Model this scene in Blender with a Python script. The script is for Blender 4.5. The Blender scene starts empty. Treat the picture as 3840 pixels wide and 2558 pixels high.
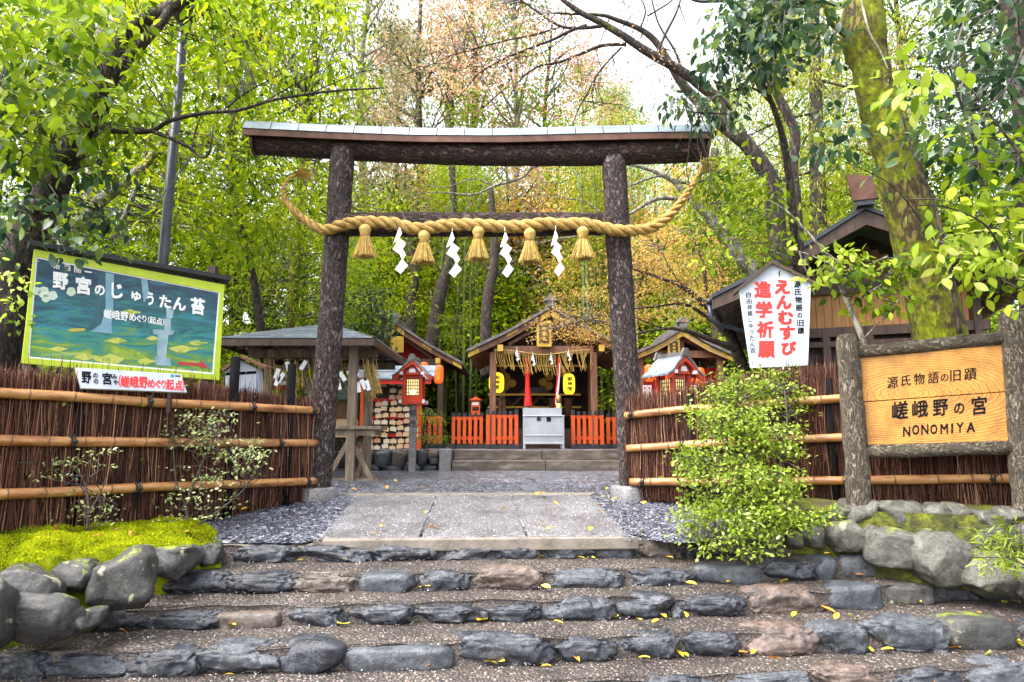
import bpy, math, random
import numpy as np
from mathutils import Vector, Matrix, noise

S = bpy.context.scene
COL = S.collection
# ------------------------------------------------------------------ camera, light, exposure
F = 2560.0                      # focal length in photo pixels (24 mm on a 36 mm wide frame)
EYE = 1.6
TH = math.atan((1650 - 1279) / F)   # the camera looks slightly up
cam_d = bpy.data.cameras.new('camera')
cam_d.lens = 24.0; cam_d.sensor_width = 36.0; cam_d.clip_start = 0.05; cam_d.clip_end = 600
cam = bpy.data.objects.new('camera', cam_d); COL.objects.link(cam)
cam.location = (0, 0, EYE); cam.rotation_euler = (math.pi / 2 + TH, 0, 0)
S.camera = cam

SUN_EL, SUN_AZ = math.radians(58), math.radians(-115)     # high, from the left, veiled by thin cloud
W = bpy.data.worlds.new('World'); S.world = W; W.use_nodes = True
wt = W.node_tree; wt.nodes.clear()
sky = wt.nodes.new('ShaderNodeTexSky'); sky.sky_type = 'NISHITA'; sky.sun_disc = False
sky.sun_elevation = SUN_EL; sky.sun_rotation = SUN_AZ; sky.dust_density = 4.0; sky.air_density = 1.0; sky.ozone_density = 0.6
hs = wt.nodes.new('ShaderNodeHueSaturation'); hs.inputs['Saturation'].default_value = 0.30; hs.inputs['Value'].default_value = 1.3
bg = wt.nodes.new('ShaderNodeBackground'); bg.inputs['Strength'].default_value = 0.15
wo = wt.nodes.new('ShaderNodeOutputWorld')
wt.links.new(sky.outputs[0], hs.inputs['Color']); wt.links.new(hs.outputs[0], bg.inputs['Color']); wt.links.new(bg.outputs[0], wo.inputs['Surface'])

sun_d = bpy.data.lights.new('sun', 'SUN'); sun_d.energy = 1.5; sun_d.angle = math.radians(60); sun_d.color = (1.0, 0.96, 0.9)
sun = bpy.data.objects.new('sun', sun_d); COL.objects.link(sun)
sun.rotation_euler = (math.pi / 2 - SUN_EL, 0, math.pi - SUN_AZ); sun.location = (0, 0, 30)

S.view_settings.view_transform = 'Standard'; S.view_settings.look = 'None'
S.view_settings.gamma = 1.0; S.view_settings.use_curve_mapping = False
S.view_settings.exposure = 2.05
S.render.engine = 'CYCLES'
S.cycles.use_denoising = True
S.cycles.max_bounces = 6; S.cycles.diffuse_bounces = 3; S.cycles.glossy_bounces = 2
S.cycles.transmission_bounces = 3; S.cycles.transparent_max_bounces = 4
S.cycles.caustics_reflective = False; S.cycles.caustics_refractive = False
S.cycles.sample_clamp_indirect = 6

# ------------------------------------------------------------------ geometry helpers
CT, ST = math.cos(TH), math.sin(TH)
def ray(px, py):
    u = (px - 1920) / F; v = (1279 - py) / F
    return Vector((u, CT - v * ST, ST + v * CT))
def P(px, py, D):
    """world point seen at a photo pixel, D metres ahead of the camera"""
    r = ray(px, py); return Vector((0, 0, EYE)) + r * (D / r.y)
def G(px, py, z):
    r = ray(px, py); return Vector((0, 0, EYE)) + r * ((z - EYE) / r.z)
def onplane(px, py, p, n, off=0.0):
    r = ray(px, py); o = Vector((0, 0, EYE))
    t = (p + n * off - o).dot(n) / r.dot(n)
    return o + r * t

class MB:
    def __init__(s): s.v = []; s.f = []
    def add(s, vs, fs):
        b = len(s.v); s.v.extend([tuple(x) for x in vs]); s.f.extend([tuple(i + b for i in f) for f in fs]); return s
    def box(s, c, size, M=None):
        hx, hy, hz = size[0] / 2, size[1] / 2, size[2] / 2
        vs = [Vector((x, y, z)) for x in (-hx, hx) for y in (-hy, hy) for z in (-hz, hz)]
        if M is not None: vs = [M @ v for v in vs]
        vs = [v + Vector(c) for v in vs]
        return s.add(vs, [(0, 1, 3, 2), (4, 6, 7, 5), (0, 4, 5, 1), (2, 3, 7, 6), (0, 2, 6, 4), (1, 5, 7, 3)])
    def bar(s, p0, p1, w, h, up=(0, 0, 1)):
        p0, p1 = Vector(p0), Vector(p1); d = (p1 - p0).normalized(); u = Vector(up)
        if abs(d.dot(u)) > .98: u = Vector((0, 1, 0))
        a = d.cross(u).normalized(); b = a.cross(d).normalized()
        vs = [p + a * i * w / 2 + b * j * h / 2 for p in (p0, p1) for i, j in ((-1, -1), (1, -1), (1, 1), (-1, 1))]
        return s.add(vs, [(3, 2, 1, 0), (4, 5, 6, 7)] + [(i, (i + 1) % 4, 4 + (i + 1) % 4, 4 + i) for i in range(4)])
    def prism(s, pts, ext):
        n = len(pts); ext = Vector(ext); pts = [Vector(p) for p in pts]
        return s.add(pts + [p + ext for p in pts], [tuple(range(n - 1, -1, -1)), tuple(range(n, 2 * n))] + [(i, (i + 1) % n, n + (i + 1) % n, n + i) for i in range(n)])
    def tube(s, path, rad, n=8, bump=0.0, seed=0, cap=True, twist=0.0):
        path = [Vector(p) for p in path]; m = len(path)
        if not hasattr(rad, '__len__'): rad = [rad] * m
        up = None; vs = []
        for i, p in enumerate(path):
            t = (path[min(i + 1, m - 1)] - path[max(i - 1, 0)]).normalized()
            if up is None: up = Vector((0, 0, 1)) if abs(t.z) < .9 else Vector((0, 1, 0))
            a = t.cross(up)
            if a.length < 1e-4: a = t.orthogonal()
            a.normalize(); b = a.cross(t).normalized(); up = b
            for k in range(n):
                an = 2 * math.pi * k / n + twist * i
                r = rad[i]
                if bump:
                    q = p + (a * math.cos(an) + b * math.sin(an)) * rad[i]
                    r *= 1 + bump * noise.noise(q * 5.0 + Vector((seed * 7.1, 0, 0))) + bump * .6 * noise.noise(q * 14.0)
                vs.append(p + (a * math.cos(an) + b * math.sin(an)) * r)
        fs = [(i * n + k, i * n + (k + 1) % n, (i + 1) * n + (k + 1) % n, (i + 1) * n + k) for i in range(m - 1) for k in range(n)]
        if cap:
            fs.append(tuple(range(n - 1, -1, -1))); fs.append(tuple((m - 1) * n + k for k in range(n)))
        return s.add(vs, fs)
    def lathe(s, prof, n=16, c=(0, 0, 0), axis=None):
        vs = []; c = Vector(c)
        for r, z in prof:
            for k in range(n):
                a = 2 * math.pi * k / n; q = Vector((r * math.cos(a), r * math.sin(a), z))
                vs.append((axis @ q if axis is not None else q) + c)
        m = len(prof)
        fs = [(i * n + k, i * n + (k + 1) % n, (i + 1) * n + (k + 1) % n, (i + 1) * n + k) for i in range(m - 1) for k in range(n)]
        fs += [tuple(range(n - 1, -1, -1)), tuple((m - 1) * n + k for k in range(n))]
        return s.add(vs, fs)

def smooth_path(pts, sub=5):
    """Catmull-Rom through (point, radius)"""
    ps = [Vector(p[0]) for p in pts]; rs = [p[1] for p in pts]
    out, ro = [], []; n = len(ps)
    for i in range(n - 1):
        p0 = ps[max(i - 1, 0)]; p1 = ps[i]; p2 = ps[i + 1]; p3 = ps[min(i + 2, n - 1)]
        for k in range(sub):
            t = k / sub
            out.append(.5 * ((2 * p1) + (p2 - p0) * t + (2 * p0 - 5 * p1 + 4 * p2 - p3) * t * t + (3 * p1 - p0 - 3 * p2 + p3) * t ** 3))
            ro.append(rs[i] + (rs[i + 1] - rs[i]) * t)
    out.append(ps[-1]); ro.append(rs[-1])
    return out, ro

def tag(o, label=None, cat=None, group=None, kind=None):
    if label: o['label'] = label
    if cat: o['category'] = cat
    if group: o['group'] = group
    if kind: o['kind'] = kind
    return o
def thing(name, loc, label, cat, group=None, rz=0.0):
    o = bpy.data.objects.new(name, None); COL.objects.link(o); o.empty_display_size = .1
    o.location = loc; o.rotation_euler = (0, 0, rz)
    return tag(o, label, cat, group)
def finish(me, mat, smooth):
    if mat is not None: me.materials.append(mat)
    if smooth: me.polygons.foreach_set('use_smooth', [True] * len(me.polygons))
    me.update()
def link(name, me, parent=None, world=True):
    o = bpy.data.objects.new(name, me); COL.objects.link(o)
    if parent is not None:
        o.parent = parent
        if world:
            o.matrix_parent_inverse = WM(parent).inverted()
    return o
def WM(o):
    m = Matrix.LocRotScale(o.location, o.rotation_euler, o.scale)
    return m if o.parent is None else WM(o.parent) @ o.matrix_parent_inverse @ m
def build(name, mb, mat, parent=None, smooth=False, world=True, bevel=0.0):
    me = bpy.data.meshes.new(name); me.from_pydata(mb.v, [], mb.f); finish(me, mat, smooth)
    o = link(name, me, parent, world)
    if bevel:
        b = o.modifiers.new('bevel', 'BEVEL'); b.width = bevel; b.segments = 2; b.limit_method = 'ANGLE'
    return o
def copy_tree(o, parent=None):
    c = o.copy(); COL.objects.link(c)
    if parent is not None: c.parent = parent
    for ch in list(o.children): copy_tree(ch, c)
    return c

def np_mesh(name, verts, faces, mat, tint=None, smooth=False):
    """fast mesh: verts (N,3), faces (M,k)"""
    me = bpy.data.meshes.new(name); k = faces.shape[1]
    me.vertices.add(len(verts)); me.vertices.foreach_set('co', np.ascontiguousarray(verts, dtype=np.float32).ravel())
    me.loops.add(faces.size); me.loops.foreach_set('vertex_index', np.ascontiguousarray(faces, dtype=np.int32).ravel())
    me.polygons.add(len(faces)); me.polygons.foreach_set('loop_start', np.arange(0, faces.size, k, dtype=np.int32))
    try: me.polygons.foreach_set('loop_total', np.full(len(faces), k, dtype=np.int32))
    except Exception: pass
    if tint is not None:
        at = me.attributes.new('tint', 'FLOAT', 'POINT'); at.data.foreach_set('value', np.ascontiguousarray(tint, dtype=np.float32))
    me.update(calc_edges=True); me.validate()
    finish(me, mat, smooth); return me

LEAF6 = (np.array([(0, 0, 0), (.28, .19, .05), (.66, .17, .03), (1, 0, -.12), (.66, -.17, .03), (.28, -.19, .05)]), np.array([(0, 1, 2, 3), (0, 3, 4, 5)]))
OVAL = (np.array([(0, 0, 0), (.25, .24, .04), (.7, .26, .02), (1, 0, -.05), (.7, -.26, .02), (.25, -.24, .04)]), np.array([(0, 1, 2, 3), (0, 3, 4, 5)]))
_st = [(0, .0), (.12, .12), (.32, .23), (.55, .25), (.78, .16), (1, 0)]
BROAD = (np.array([q for t_, w_ in _st for q in ((t_, w_, .05 * w_ / .25 - .16 * t_ * t_), (t_, 0, -.16 * t_ * t_), (t_, -w_, .05 * w_ / .25 - .16 * t_ * t_))]), np.array([(i * 3 + j, i * 3 + j + 1, i * 3 + j + 4, i * 3 + j + 3) for i in range(5) for j in range(2)]))
DIAM = (np.array([(0, 0, 0), (.5, .24, .03), (1, 0, -.08), (.5, -.24, .03)]), np.array([(0, 1, 2, 3)]))
SLIM = (np.array([(0, 0, 0), (.4, .09, .01), (1, 0, -.12), (.4, -.09, .01)]), np.array([(0, 1, 2, 3)]))
def unit(a): return a / np.maximum(np.linalg.norm(a, axis=1, keepdims=True), 1e-9)
def leaf_mesh(name, pos, dirv, nrm, size, tmpl, mat, tint):
    tv, tf = tmpl; n = len(pos); k = len(tv)
    d = unit(dirv); s = unit(np.cross(nrm, d)); u = np.cross(d, s)
    size = np.broadcast_to(np.asarray(size, float), (n,))[:, None, None]
    V = pos[:, None, :] + size * (tv[None, :, 0:1] * d[:, None] + tv[None, :, 1:2] * s[:, None] + tv[None, :, 2:3] * u[:, None])
    Fs = (np.arange(n)[:, None, None] * k + tf[None]).reshape(-1, tf.shape[1])
    return np_mesh(name, V.reshape(-1, 3), Fs, mat, np.repeat(tint, k))
def cloud(rng, centers, per, cr, flat=.5, droop=.4, out=None):
    """leaf positions/directions in clumps round centres"""
    c = np.repeat(centers, per, axis=0); n = len(c)
    g = rng.normal(size=(n, 3)) * cr * np.array([1, 1, flat]) * .55
    pos = c + g
    d = unit(g) * .8 + rng.normal(size=(n, 3)) * .6; d[:, 2] -= droop
    nr = rng.normal(size=(n, 3)) * .5; nr[:, 2] += 1.0
    return pos, d, nr
def ell(rng, c, r, k, shell=.4):
    d = unit(rng.normal(size=(k, 3))); q = rng.random(k) ** shell
    return np.array(c)[None] + d * q[:, None] * np.array(r)[None]

# ------------------------------------------------------------------ materials
def nt(name):
    m = bpy.data.materials.new(name); m.use_nodes = True; t = m.node_tree; t.nodes.clear()
    o = t.nodes.new('ShaderNodeOutputMaterial'); b = t.nodes.new('ShaderNodeBsdfPrincipled')
    t.links.new(b.outputs[0], o.inputs['Surface']); return m, t, b, o
def ramp(t, cols):
    r = t.nodes.new('ShaderNodeValToRGB'); e = r.color_ramp.elements
    while len(e) < len(cols): e.new(.5)
    for i, c in enumerate(cols):
        pos, col = c if isinstance(c[1], (tuple, list)) else (i / max(1, len(cols) - 1), c)
        e[i].position = pos; e[i].color = (*col, 1)
    return r
def coords(t, stretch=(1, 1, 1), kind='Object'):
    tc = t.nodes.new('ShaderNodeTexCoord'); mp = t.nodes.new('ShaderNodeMapping'); mp.inputs['Scale'].default_value = stretch
    t.links.new(tc.outputs[kind], mp.inputs['Vector']); return mp.outputs[0]
def noise_n(t, vec, scale, detail=5, rough=.6, dist=0.0):
    n = t.nodes.new('ShaderNodeTexNoise'); n.inputs['Scale'].default_value = scale; n.inputs['Detail'].default_value = detail
    n.inputs['Roughness'].default_value = rough; n.inputs['Distortion'].default_value = dist
    t.links.new(vec, n.inputs['Vector']); return n
def M(name, cols, scale=6, rough=.6, bump=.0, bscale=None, stretch=(1, 1, 1), metal=0.0, spec=.5, dist=0.0, lo=.3, hi=.7, bdist=.02, rvar=.0):
    m, t, b, o = nt(name); v = coords(t, stretch)
    n = noise_n(t, v, scale, 6, .62, dist)
    k = len(cols)
    r = ramp(t, [(lo + (hi - lo) * i / max(1, k - 1), c) for i, c in enumerate(cols)] if k > 1 else [(0, cols[0]), (1, cols[0])])
    t.links.new(n.outputs['Fac'], r.inputs[0]); t.links.new(r.outputs[0], b.inputs['Base Color'])
    b.inputs['Roughness'].default_value = rough; b.inputs['Metallic'].default_value = metal
    b.inputs['Specular IOR Level'].default_value = spec
    if rvar:
        mr = t.nodes.new('ShaderNodeMapRange'); mr.inputs['To Min'].default_value = rough - rvar; mr.inputs['To Max'].default_value = rough + rvar
        n3 = noise_n(t, v, scale * 1.7, 3); t.links.new(n3.outputs['Fac'], mr.inputs['Value']); t.links.new(mr.outputs[0], b.inputs['Roughness'])
    if bump:
        n2 = noise_n(t, v, bscale or scale * 3, 8, .65)
        bp = t.nodes.new('ShaderNodeBump'); bp.inputs['Strength'].default_value = bump; bp.inputs['Distance'].default_value = bdist
        t.links.new(n2.outputs['Fac'], bp.inputs['Height']); t.links.new(bp.outputs[0], b.inputs['Normal'])
    return m
def leafmat(name, cols, trans=.45, rough=.5, spec=.14):
    m, t, b, o = nt(name)
    a = t.nodes.new('ShaderNodeAttribute'); a.attribute_name = 'tint'
    r = ramp(t, cols); t.links.new(a.outputs['Fac'], r.inputs[0]); t.links.new(r.outputs[0], b.inputs['Base Color'])
    b.inputs['Roughness'].default_value = rough; b.inputs['Specular IOR Level'].default_value = spec
    tr = t.nodes.new('ShaderNodeBsdfTranslucent'); t.links.new(r.outputs[0], tr.inputs['Color'])
    mx = t.nodes.new('ShaderNodeMixShader'); mx.inputs[0].default_value = trans
    t.links.new(b.outputs[0], mx.inputs[1]); t.links.new(tr.outputs[0], mx.inputs[2]); t.links.new(mx.outputs[0], o.inputs['Surface'])
    return m
def pebble_mat(name, cols, scale, rough=.45, bump=.8, mortar=None, dist=.01, patch=None):
    """exposed aggregate / gravel: one colour per pebble cell, relief from the cell distance"""
    m, t, b, o = nt(name); v = coords(t)
    vo = t.nodes.new('ShaderNodeTexVoronoi'); vo.inputs['Scale'].default_value = scale; t.links.new(v, vo.inputs['Vector'])
    sp = t.nodes.new('ShaderNodeSeparateColor'); t.links.new(vo.outputs['Color'], sp.inputs[0])
    r = ramp(t, cols); t.links.new(sp.outputs[0], r.inputs[0])
    col = r.outputs[0]
    if mortar:
        mr = ramp(t, [(.30, (0, 0, 0)), (.48, (1, 1, 1))]); t.links.new(vo.outputs['Distance'], mr.inputs[0])
        mx = t.nodes.new('ShaderNodeMix'); mx.data_type = 'RGBA'; mx.inputs['B'].default_value = (*mortar, 1)
        t.links.new(mr.outputs[0], mx.inputs['Factor']); t.links.new(col, mx.inputs['A']); col = mx.outputs['Result']
    n = noise_n(t, v, 2.2, 5); pr = ramp(t, [(.32, (.5, .48, .47)), (.62, (1.0, 1.0, 1.0))] if not patch else patch)
    t.links.new(n.outputs['Fac'], pr.inputs[0])
    mu = t.nodes.new('ShaderNodeMix'); mu.data_type = 'RGBA'; mu.blend_type = 'MULTIPLY'; mu.inputs['Factor'].default_value = 1
    t.links.new(col, mu.inputs['A']); t.links.new(pr.outputs[0], mu.inputs['B']); t.links.new(mu.outputs['Result'], b.inputs['Base Color'])
    b.inputs['Roughness'].default_value = rough
    bp = t.nodes.new('ShaderNodeBump'); bp.inputs['Strength'].default_value = bump; bp.inputs['Distance'].default_value = dist; bp.invert = True
    t.links.new(vo.outputs['Distance'], bp.inputs['Height']); t.links.new(bp.outputs[0], b.inputs['Normal'])
    return m
def stone_mat(name, base, light, dark, rough=.38, moss=0.0, lichen=0.0):
    m, t, b, o = nt(name)
    oi = t.nodes.new('ShaderNodeObjectInfo'); tc = t.nodes.new('ShaderNodeTexCoord'); ad = t.nodes.new('ShaderNodeVectorMath'); ad.operation = 'ADD'
    sc = t.nodes.new('ShaderNodeVectorMath'); sc.operation = 'SCALE'; sc.inputs[0].default_value = (17, 9, 23)
    t.links.new(oi.outputs['Random'], sc.inputs['Scale']); t.links.new(tc.outputs['Object'], ad.inputs[0]); t.links.new(sc.outputs[0], ad.inputs[1])
    v = ad.outputs[0]
    n = noise_n(t, v, 11, 10, .78, .9); r = ramp(t, [(.33, dark), (.5, base), (.68, light)]); t.links.new(n.outputs['Fac'], r.inputs[0])
    col = r.outputs[0]
    if lichen:
        ln = noise_n(t, v, 8, 5, .5); lr = ramp(t, [(.64, (0, 0, 0)), (.70, (1, 1, 1))]); t.links.new(ln.outputs['Fac'], lr.inputs[0])
        mx = t.nodes.new('ShaderNodeMix'); mx.data_type = 'RGBA'; mx.inputs['B'].default_value = (.42, .42, .26, 1)
        ml = t.nodes.new('ShaderNodeMath'); ml.operation = 'MULTIPLY'; ml.inputs[1].default_value = lichen
        t.links.new(lr.outputs[0], ml.inputs[0]); t.links.new(ml.outputs[0], mx.inputs['Factor']); t.links.new(col, mx.inputs['A']); col = mx.outputs['Result']
    if moss:
        ge = t.nodes.new('ShaderNodeNewGeometry'); sx = t.nodes.new('ShaderNodeSeparateXYZ'); t.links.new(ge.outputs['Normal'], sx.inputs[0])
        mn = noise_n(t, v, 5, 6, .7); a2 = t.nodes.new('ShaderNodeMath'); a2.operation = 'ADD'
        m2 = t.nodes.new('ShaderNodeMath'); m2.operation = 'MULTIPLY_ADD'; m2.inputs[1].default_value = .35; m2.inputs[2].default_value = moss - .55
        t.links.new(sx.outputs['Z'], m2.inputs[0]); t.links.new(mn.outputs['Fac'], a2.inputs[0]); t.links.new(m2.outputs[0], a2.inputs[1])
        mr = ramp(t, [(.5, (0, 0, 0)), (.62, (1, 1, 1))]); t.links.new(a2.outputs[0], mr.inputs[0])
        mx = t.nodes.new('ShaderNodeMix'); mx.data_type = 'RGBA'; mx.inputs['B'].default_value = (.19, .23, .012, 1)
        t.links.new(mr.outputs[0], mx.inputs['Factor']); t.links.new(col, mx.inputs['A']); col = mx.outputs['Result']
    t.links.new(col, b.inputs['Base Color']); b.inputs['Roughness'].default_value = rough
    n2 = noise_n(t, v, 26, 9, .72, .4); bp = t.nodes.new('ShaderNodeBump'); bp.inputs['Strength'].default_value = .8; bp.inputs['Distance'].default_value = .016
    t.links.new(n2.outputs['Fac'], bp.inputs['Height']); t.links.new(bp.outputs[0], b.inputs['Normal'])
    return m
def bark_mat(name, cols, stretch, scale, bump=.9, bd=.025, rough=.75, moss=None):
    m, t, b, o = nt(name); v = coords(t, stretch)
    n = noise_n(t, v, scale, 8, .7, .8)
    vo = t.nodes.new('ShaderNodeTexVoronoi'); vo.feature = 'DISTANCE_TO_EDGE'; vo.inputs['Scale'].default_value = scale * 1.3
    wv = t.nodes.new('ShaderNodeVectorMath'); wv.operation = 'MULTIPLY_ADD'; wv.inputs[1].default_value = (.25, .25, .25)
    t.links.new(n.outputs['Color'], wv.inputs[0]); t.links.new(v, wv.inputs[2]); t.links.new(wv.outputs[0], vo.inputs['Vector'])
    cr = ramp(t, [(0, (0, 0, 0)), (.22, (1, 1, 1))]); t.links.new(vo.outputs['Distance'], cr.inputs[0])
    ad = t.nodes.new('ShaderNodeMath'); ad.operation = 'MULTIPLY_ADD'; ad.inputs[1].default_value = .55
    t.links.new(cr.outputs[0], ad.inputs[0]); 
    hm = t.nodes.new('ShaderNodeMath'); hm.operation = 'MULTIPLY'; hm.inputs[1].default_value = .6
    t.links.new(n.outputs['Fac'], hm.inputs[0]); t.links.new(hm.outputs[0], ad.inputs[2])
    r = ramp(t, [(.2 + .65 * i / (len(cols) - 1), c) for i, c in enumerate(cols)]); t.links.new(ad.outputs[0], r.inputs[0])
    col = r.outputs[0]
    if moss:
        v2 = coords(t); mn = noise_n(t, v2, 3.2, 7, .7); mr = ramp(t, [(moss[0], (0, 0, 0)), (moss[0] + .12, (1, 1, 1))]); t.links.new(mn.outputs['Fac'], mr.inputs[0])
        mc = noise_n(t, v2, 14, 6, .7); mcr = ramp(t, [(.3, moss[1]), (.7, moss[2])]); t.links.new(mc.outputs['Fac'], mcr.inputs[0])
        mx = t.nodes.new('ShaderNodeMix'); mx.data_type = 'RGBA'; t.links.new(mr.outputs[0], mx.inputs['Factor']); t.links.new(col, mx.inputs['A']); t.links.new(mcr.outputs[0], mx.inputs['B']); col = mx.outputs['Result']
    t.links.new(col, b.inputs['Base Color']); b.inputs['Roughness'].default_value = rough; b.inputs['Specular IOR Level'].default_value = .3
    bp = t.nodes.new('ShaderNodeBump'); bp.inputs['Strength'].default_value = bump; bp.inputs['Distance'].default_value = bd
    t.links.new(ad.outputs[0], bp.inputs['Height']); t.links.new(bp.outputs[0], b.inputs['Normal'])
    return m
def emit_mat(name, col, strength, base=None):
    m, t, b, o = nt(name)
    b.inputs['Base Color'].default_value = (*(base or col), 1); b.inputs['Emission Color'].default_value = (*col, 1); b.inputs['Emission Strength'].default_value = strength
    b.inputs['Roughness'].default_value = .6
    return m

m_agg = pebble_mat('exposed_aggregate', [(.016, .015, .015), (.07, .056, .048), (.15, .118, .10), (.18, .115, .088), (.40, .36, .34)], 48, .5, 1.0, (.055, .046, .040), .012)
m_gravel = pebble_mat('wet_gravel', [(.022, .024, .036), (.075, .08, .11), (.17, .178, .22), (.44, .44, .50)], 27, .3, 1.0, None, .02)
m_slab = pebble_mat('washed_concrete', [(.08, .08, .095), (.16, .16, .18), (.26, .255, .28), (.55, .54, .57)], 60, .36, .7, (.15, .145, .155), .006)
m_peb = leafmat('pebble', [(.022, .024, .034), (.065, .07, .09), (.14, .147, .18), (.34, .34, .39)], trans=0.0, rough=.3, spec=.6)
m_conc = M('concrete', [(.10, .085, .07), (.19, .16, .13), (.25, .21, .18)], 5, .6, .4, 40)
m_riser = pebble_mat('wet_mortar', [(.03, .026, .024), (.07, .058, .05), (.12, .095, .08), (.18, .145, .125)], 95, .5, .9, None, .006)
m_granite = pebble_mat('granite', [(.10, .095, .095), (.20, .19, .19), (.32, .31, .32), (.42, .40, .40)], 130, .5, .3, None, .003)
m_step = M('stone_step', [(.035, .028, .021), (.09, .07, .053), (.15, .12, .098), (.26, .23, .20)], 6, .45, .6, 25, stretch=(.5, 1, 1.5))
m_earth = M('forest_floor', [(.05, .045, .02), (.10, .10, .03), (.16, .17, .035)], 2, .9, .8, 8)
m_moss = M('moss', [(.05, .045, .012), (.13, .17, .004), (.25, .30, .006), (.32, .35, .01), (.14, .19, .005)], 5, .9, 1.0, 60, spec=.1, bdist=.03)
st_dark = stone_mat('stone_dark', (.028, .031, .040), (.105, .11, .128), (.005, .0055, .008), .30)
st_gray = stone_mat('stone_gray', (.058, .064, .075), (.12, .126, .138), (.018, .020, .026), .34)
st_brown = stone_mat('stone_brown', (.10, .078, .064), (.19, .155, .13), (.03, .027, .03), .44)
st_pink = stone_mat('stone_pink', (.10, .072, .06), (.23, .155, .125), (.022, .020, .021), .4)
st_lich = stone_mat('stone_lichen', (.036, .035, .034), (.085, .082, .075), (.010, .010, .010), .55, .2, .6)
st_wall = stone_mat('stone_wall', (.08, .077, .064), (.165, .158, .136), (.022, .022, .018), .6, .17, .5)
bk_torii = bark_mat('cypress_bark', [(.006, .004, .004), (.045, .030, .028), (.15, .115, .112)], (1, 1, .45), 15, 1.0, .035)
bk_beam = bark_mat('cypress_bark_lying', [(.006, .003, .003), (.042, .022, .018), (.125, .08, .068)], (.35, 1, 1), 17, 1.0, .035)
bk_dark = bark_mat('dark_bark', [(.008, .006, .006), (.03, .022, .018), (.085, .06, .045)], (1, 1, .35), 12, .8, .03, moss=(.58, (.05, .06, .004), (.16, .18, .008)))
bk_grey = bark_mat('grey_bark', [(.05, .042, .035), (.17, .15, .12), (.34, .31, .25)], (1, 1, .5), 9, .5, .02, moss=(.6, (.08, .1, .006), (.2, .24, .015)))
bk_moss = bark_mat('mossy_bark', [(.02, .014, .008), (.07, .05, .02), (.14, .11, .03)], (1, 1, .4), 8, .9, .04, .9, moss=(.42, (.05, .065, .001), (.27, .31, .003)))
bk_twig = M('twig_bark', [(.025, .02, .018), (.07, .055, .045)], 12, .7)
bk_pale = bark_mat('pale_bark', [(.12, .10, .08), (.28, .26, .2), (.45, .42, .34)], (1, 1, .6), 7, .4, .02)
m_copper = M('oxidised_copper', [(.08, .11, .13), (.14, .18, .21), (.20, .24, .28)], 5, .45, .1, 20, metal=.35, stretch=(.4, 1, 1))
m_cfascia = M('copper_edge', [(.055, .022, .014), (.10, .042, .027), (.14, .068, .045)], 6, .45, metal=.35)
m_straw = M('rice_straw', [(.18, .095, .016), (.36, .22, .05), (.50, .34, .10)], 14, .7, .7, 60, stretch=(1, 1, 1))
m_straw2 = M('fresh_straw', [(.28, .17, .03), (.44, .29, .07), (.56, .41, .13)], 22, .65, .3, 60)
m_paper = M('white_paper', [(.80, .80, .84), (.88, .88, .9)], 3, .6)
m_bamboo = M('weathered_bamboo', [(.12, .036, .011), (.29, .115, .036), (.45, .235, .085), (.34, .145, .046)], 5, .35, .15, 12, stretch=(.6, .6, 3), rvar=.1)
m_node = M('bamboo_node', [(.10, .045, .02), (.24, .12, .05)], 20, .5)
m_brush = leafmat('brushwood', [(.012, .006, .005), (.075, .027, .018), (.20, .08, .048), (.46, .28, .18)], trans=0.0, rough=.65, spec=.25)
m_black = M('black_rope', [(.008, .008, .01), (.02, .02, .022)], 20, .7)
m_post = M('charred_post', [(.004, .004, .005), (.016, .014, .015)], 9, .9, .5, 30, stretch=(1, 1, .2), spec=.1)
m_wood = M('brown_timber', [(.10, .042, .022), (.19, .085, .045), (.26, .125, .07)], 5, .55, .2, 20, stretch=(3, 3, .5))
m_wood_d = M('dark_timber', [(.022, .011, .008), (.055, .027, .017), (.085, .045, .03)], 5, .5, .25, 20, stretch=(3, 3, .4))
m_wood_g = M('grey_timber', [(.07, .05, .035), (.17, .125, .085), (.28, .22, .16)], 6, .7, .35, 25, stretch=(3, 3, .35))
m_plank = M('cedar_boards', [(.27, .11, .028), (.42, .19, .055), (.5, .25, .085)], 6, .5, .15, 30, stretch=(6, 6, .5))
m_ply = M('pale_pine', [(.55, .36, .18), (.70, .5, .28), (.78, .6, .36)], 8, .55, stretch=(1, 1, 5))
m_tan = M('tan_bargeboard', [(.36, .23, .08), (.52, .36, .14)], 6, .5, .1, 30)
m_shingle = M('slate_roofing', [(.10, .12, .15), (.19, .22, .26), (.27, .31, .36)], 7, .4, .2, 30)
m_shingle_g = M('green_shingle', [(.17, .24, .22), (.28, .37, .34), (.38, .47, .43)], 7, .45, .2, 30)
m_bark_roof = M('bark_roof', [(.05, .045, .05), (.12, .11, .11), (.2, .18, .17)], 8, .6, .4, 40)
m_verm = M('vermilion', [(.58, .065, .004), (.72, .095, .007)], 9, .5, rvar=.1)
m_lred = M('lantern_red', [(.52, .032, .005), (.64, .052, .007)], 9, .45, rvar=.1)
m_red = M('red_paint', [(.52, .018, .012), (.68, .03, .015)], 4, .45)
m_redcloth = M('red_cloth', [(.62, .008, .006), (.78, .02, .012)], 5, .6)
m_blackp = M('black_paint', [(.012, .013, .018), (.03, .032, .04)], 8, .45)
m_gold = M('gold_leaf', [(.45, .27, .035), (.72, .48, .09)], 10, .35, metal=.4)
m_golddim = M('gold_print', [(.46, .29, .03), (.68, .45, .06)], 10, .6)
m_steel = M('brushed_steel', [(.40, .42, .46), (.58, .60, .64)], 2.5, .32, metal=.75, stretch=(1, 1, 1))
m_brass = M('aged_brass', [(.28, .17, .06), (.42, .27, .1)], 5, .35, metal=.7)
m_dark = M('dark_interior', [(.010, .007, .007), (.024, .015, .013)], 3, .8)
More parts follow.
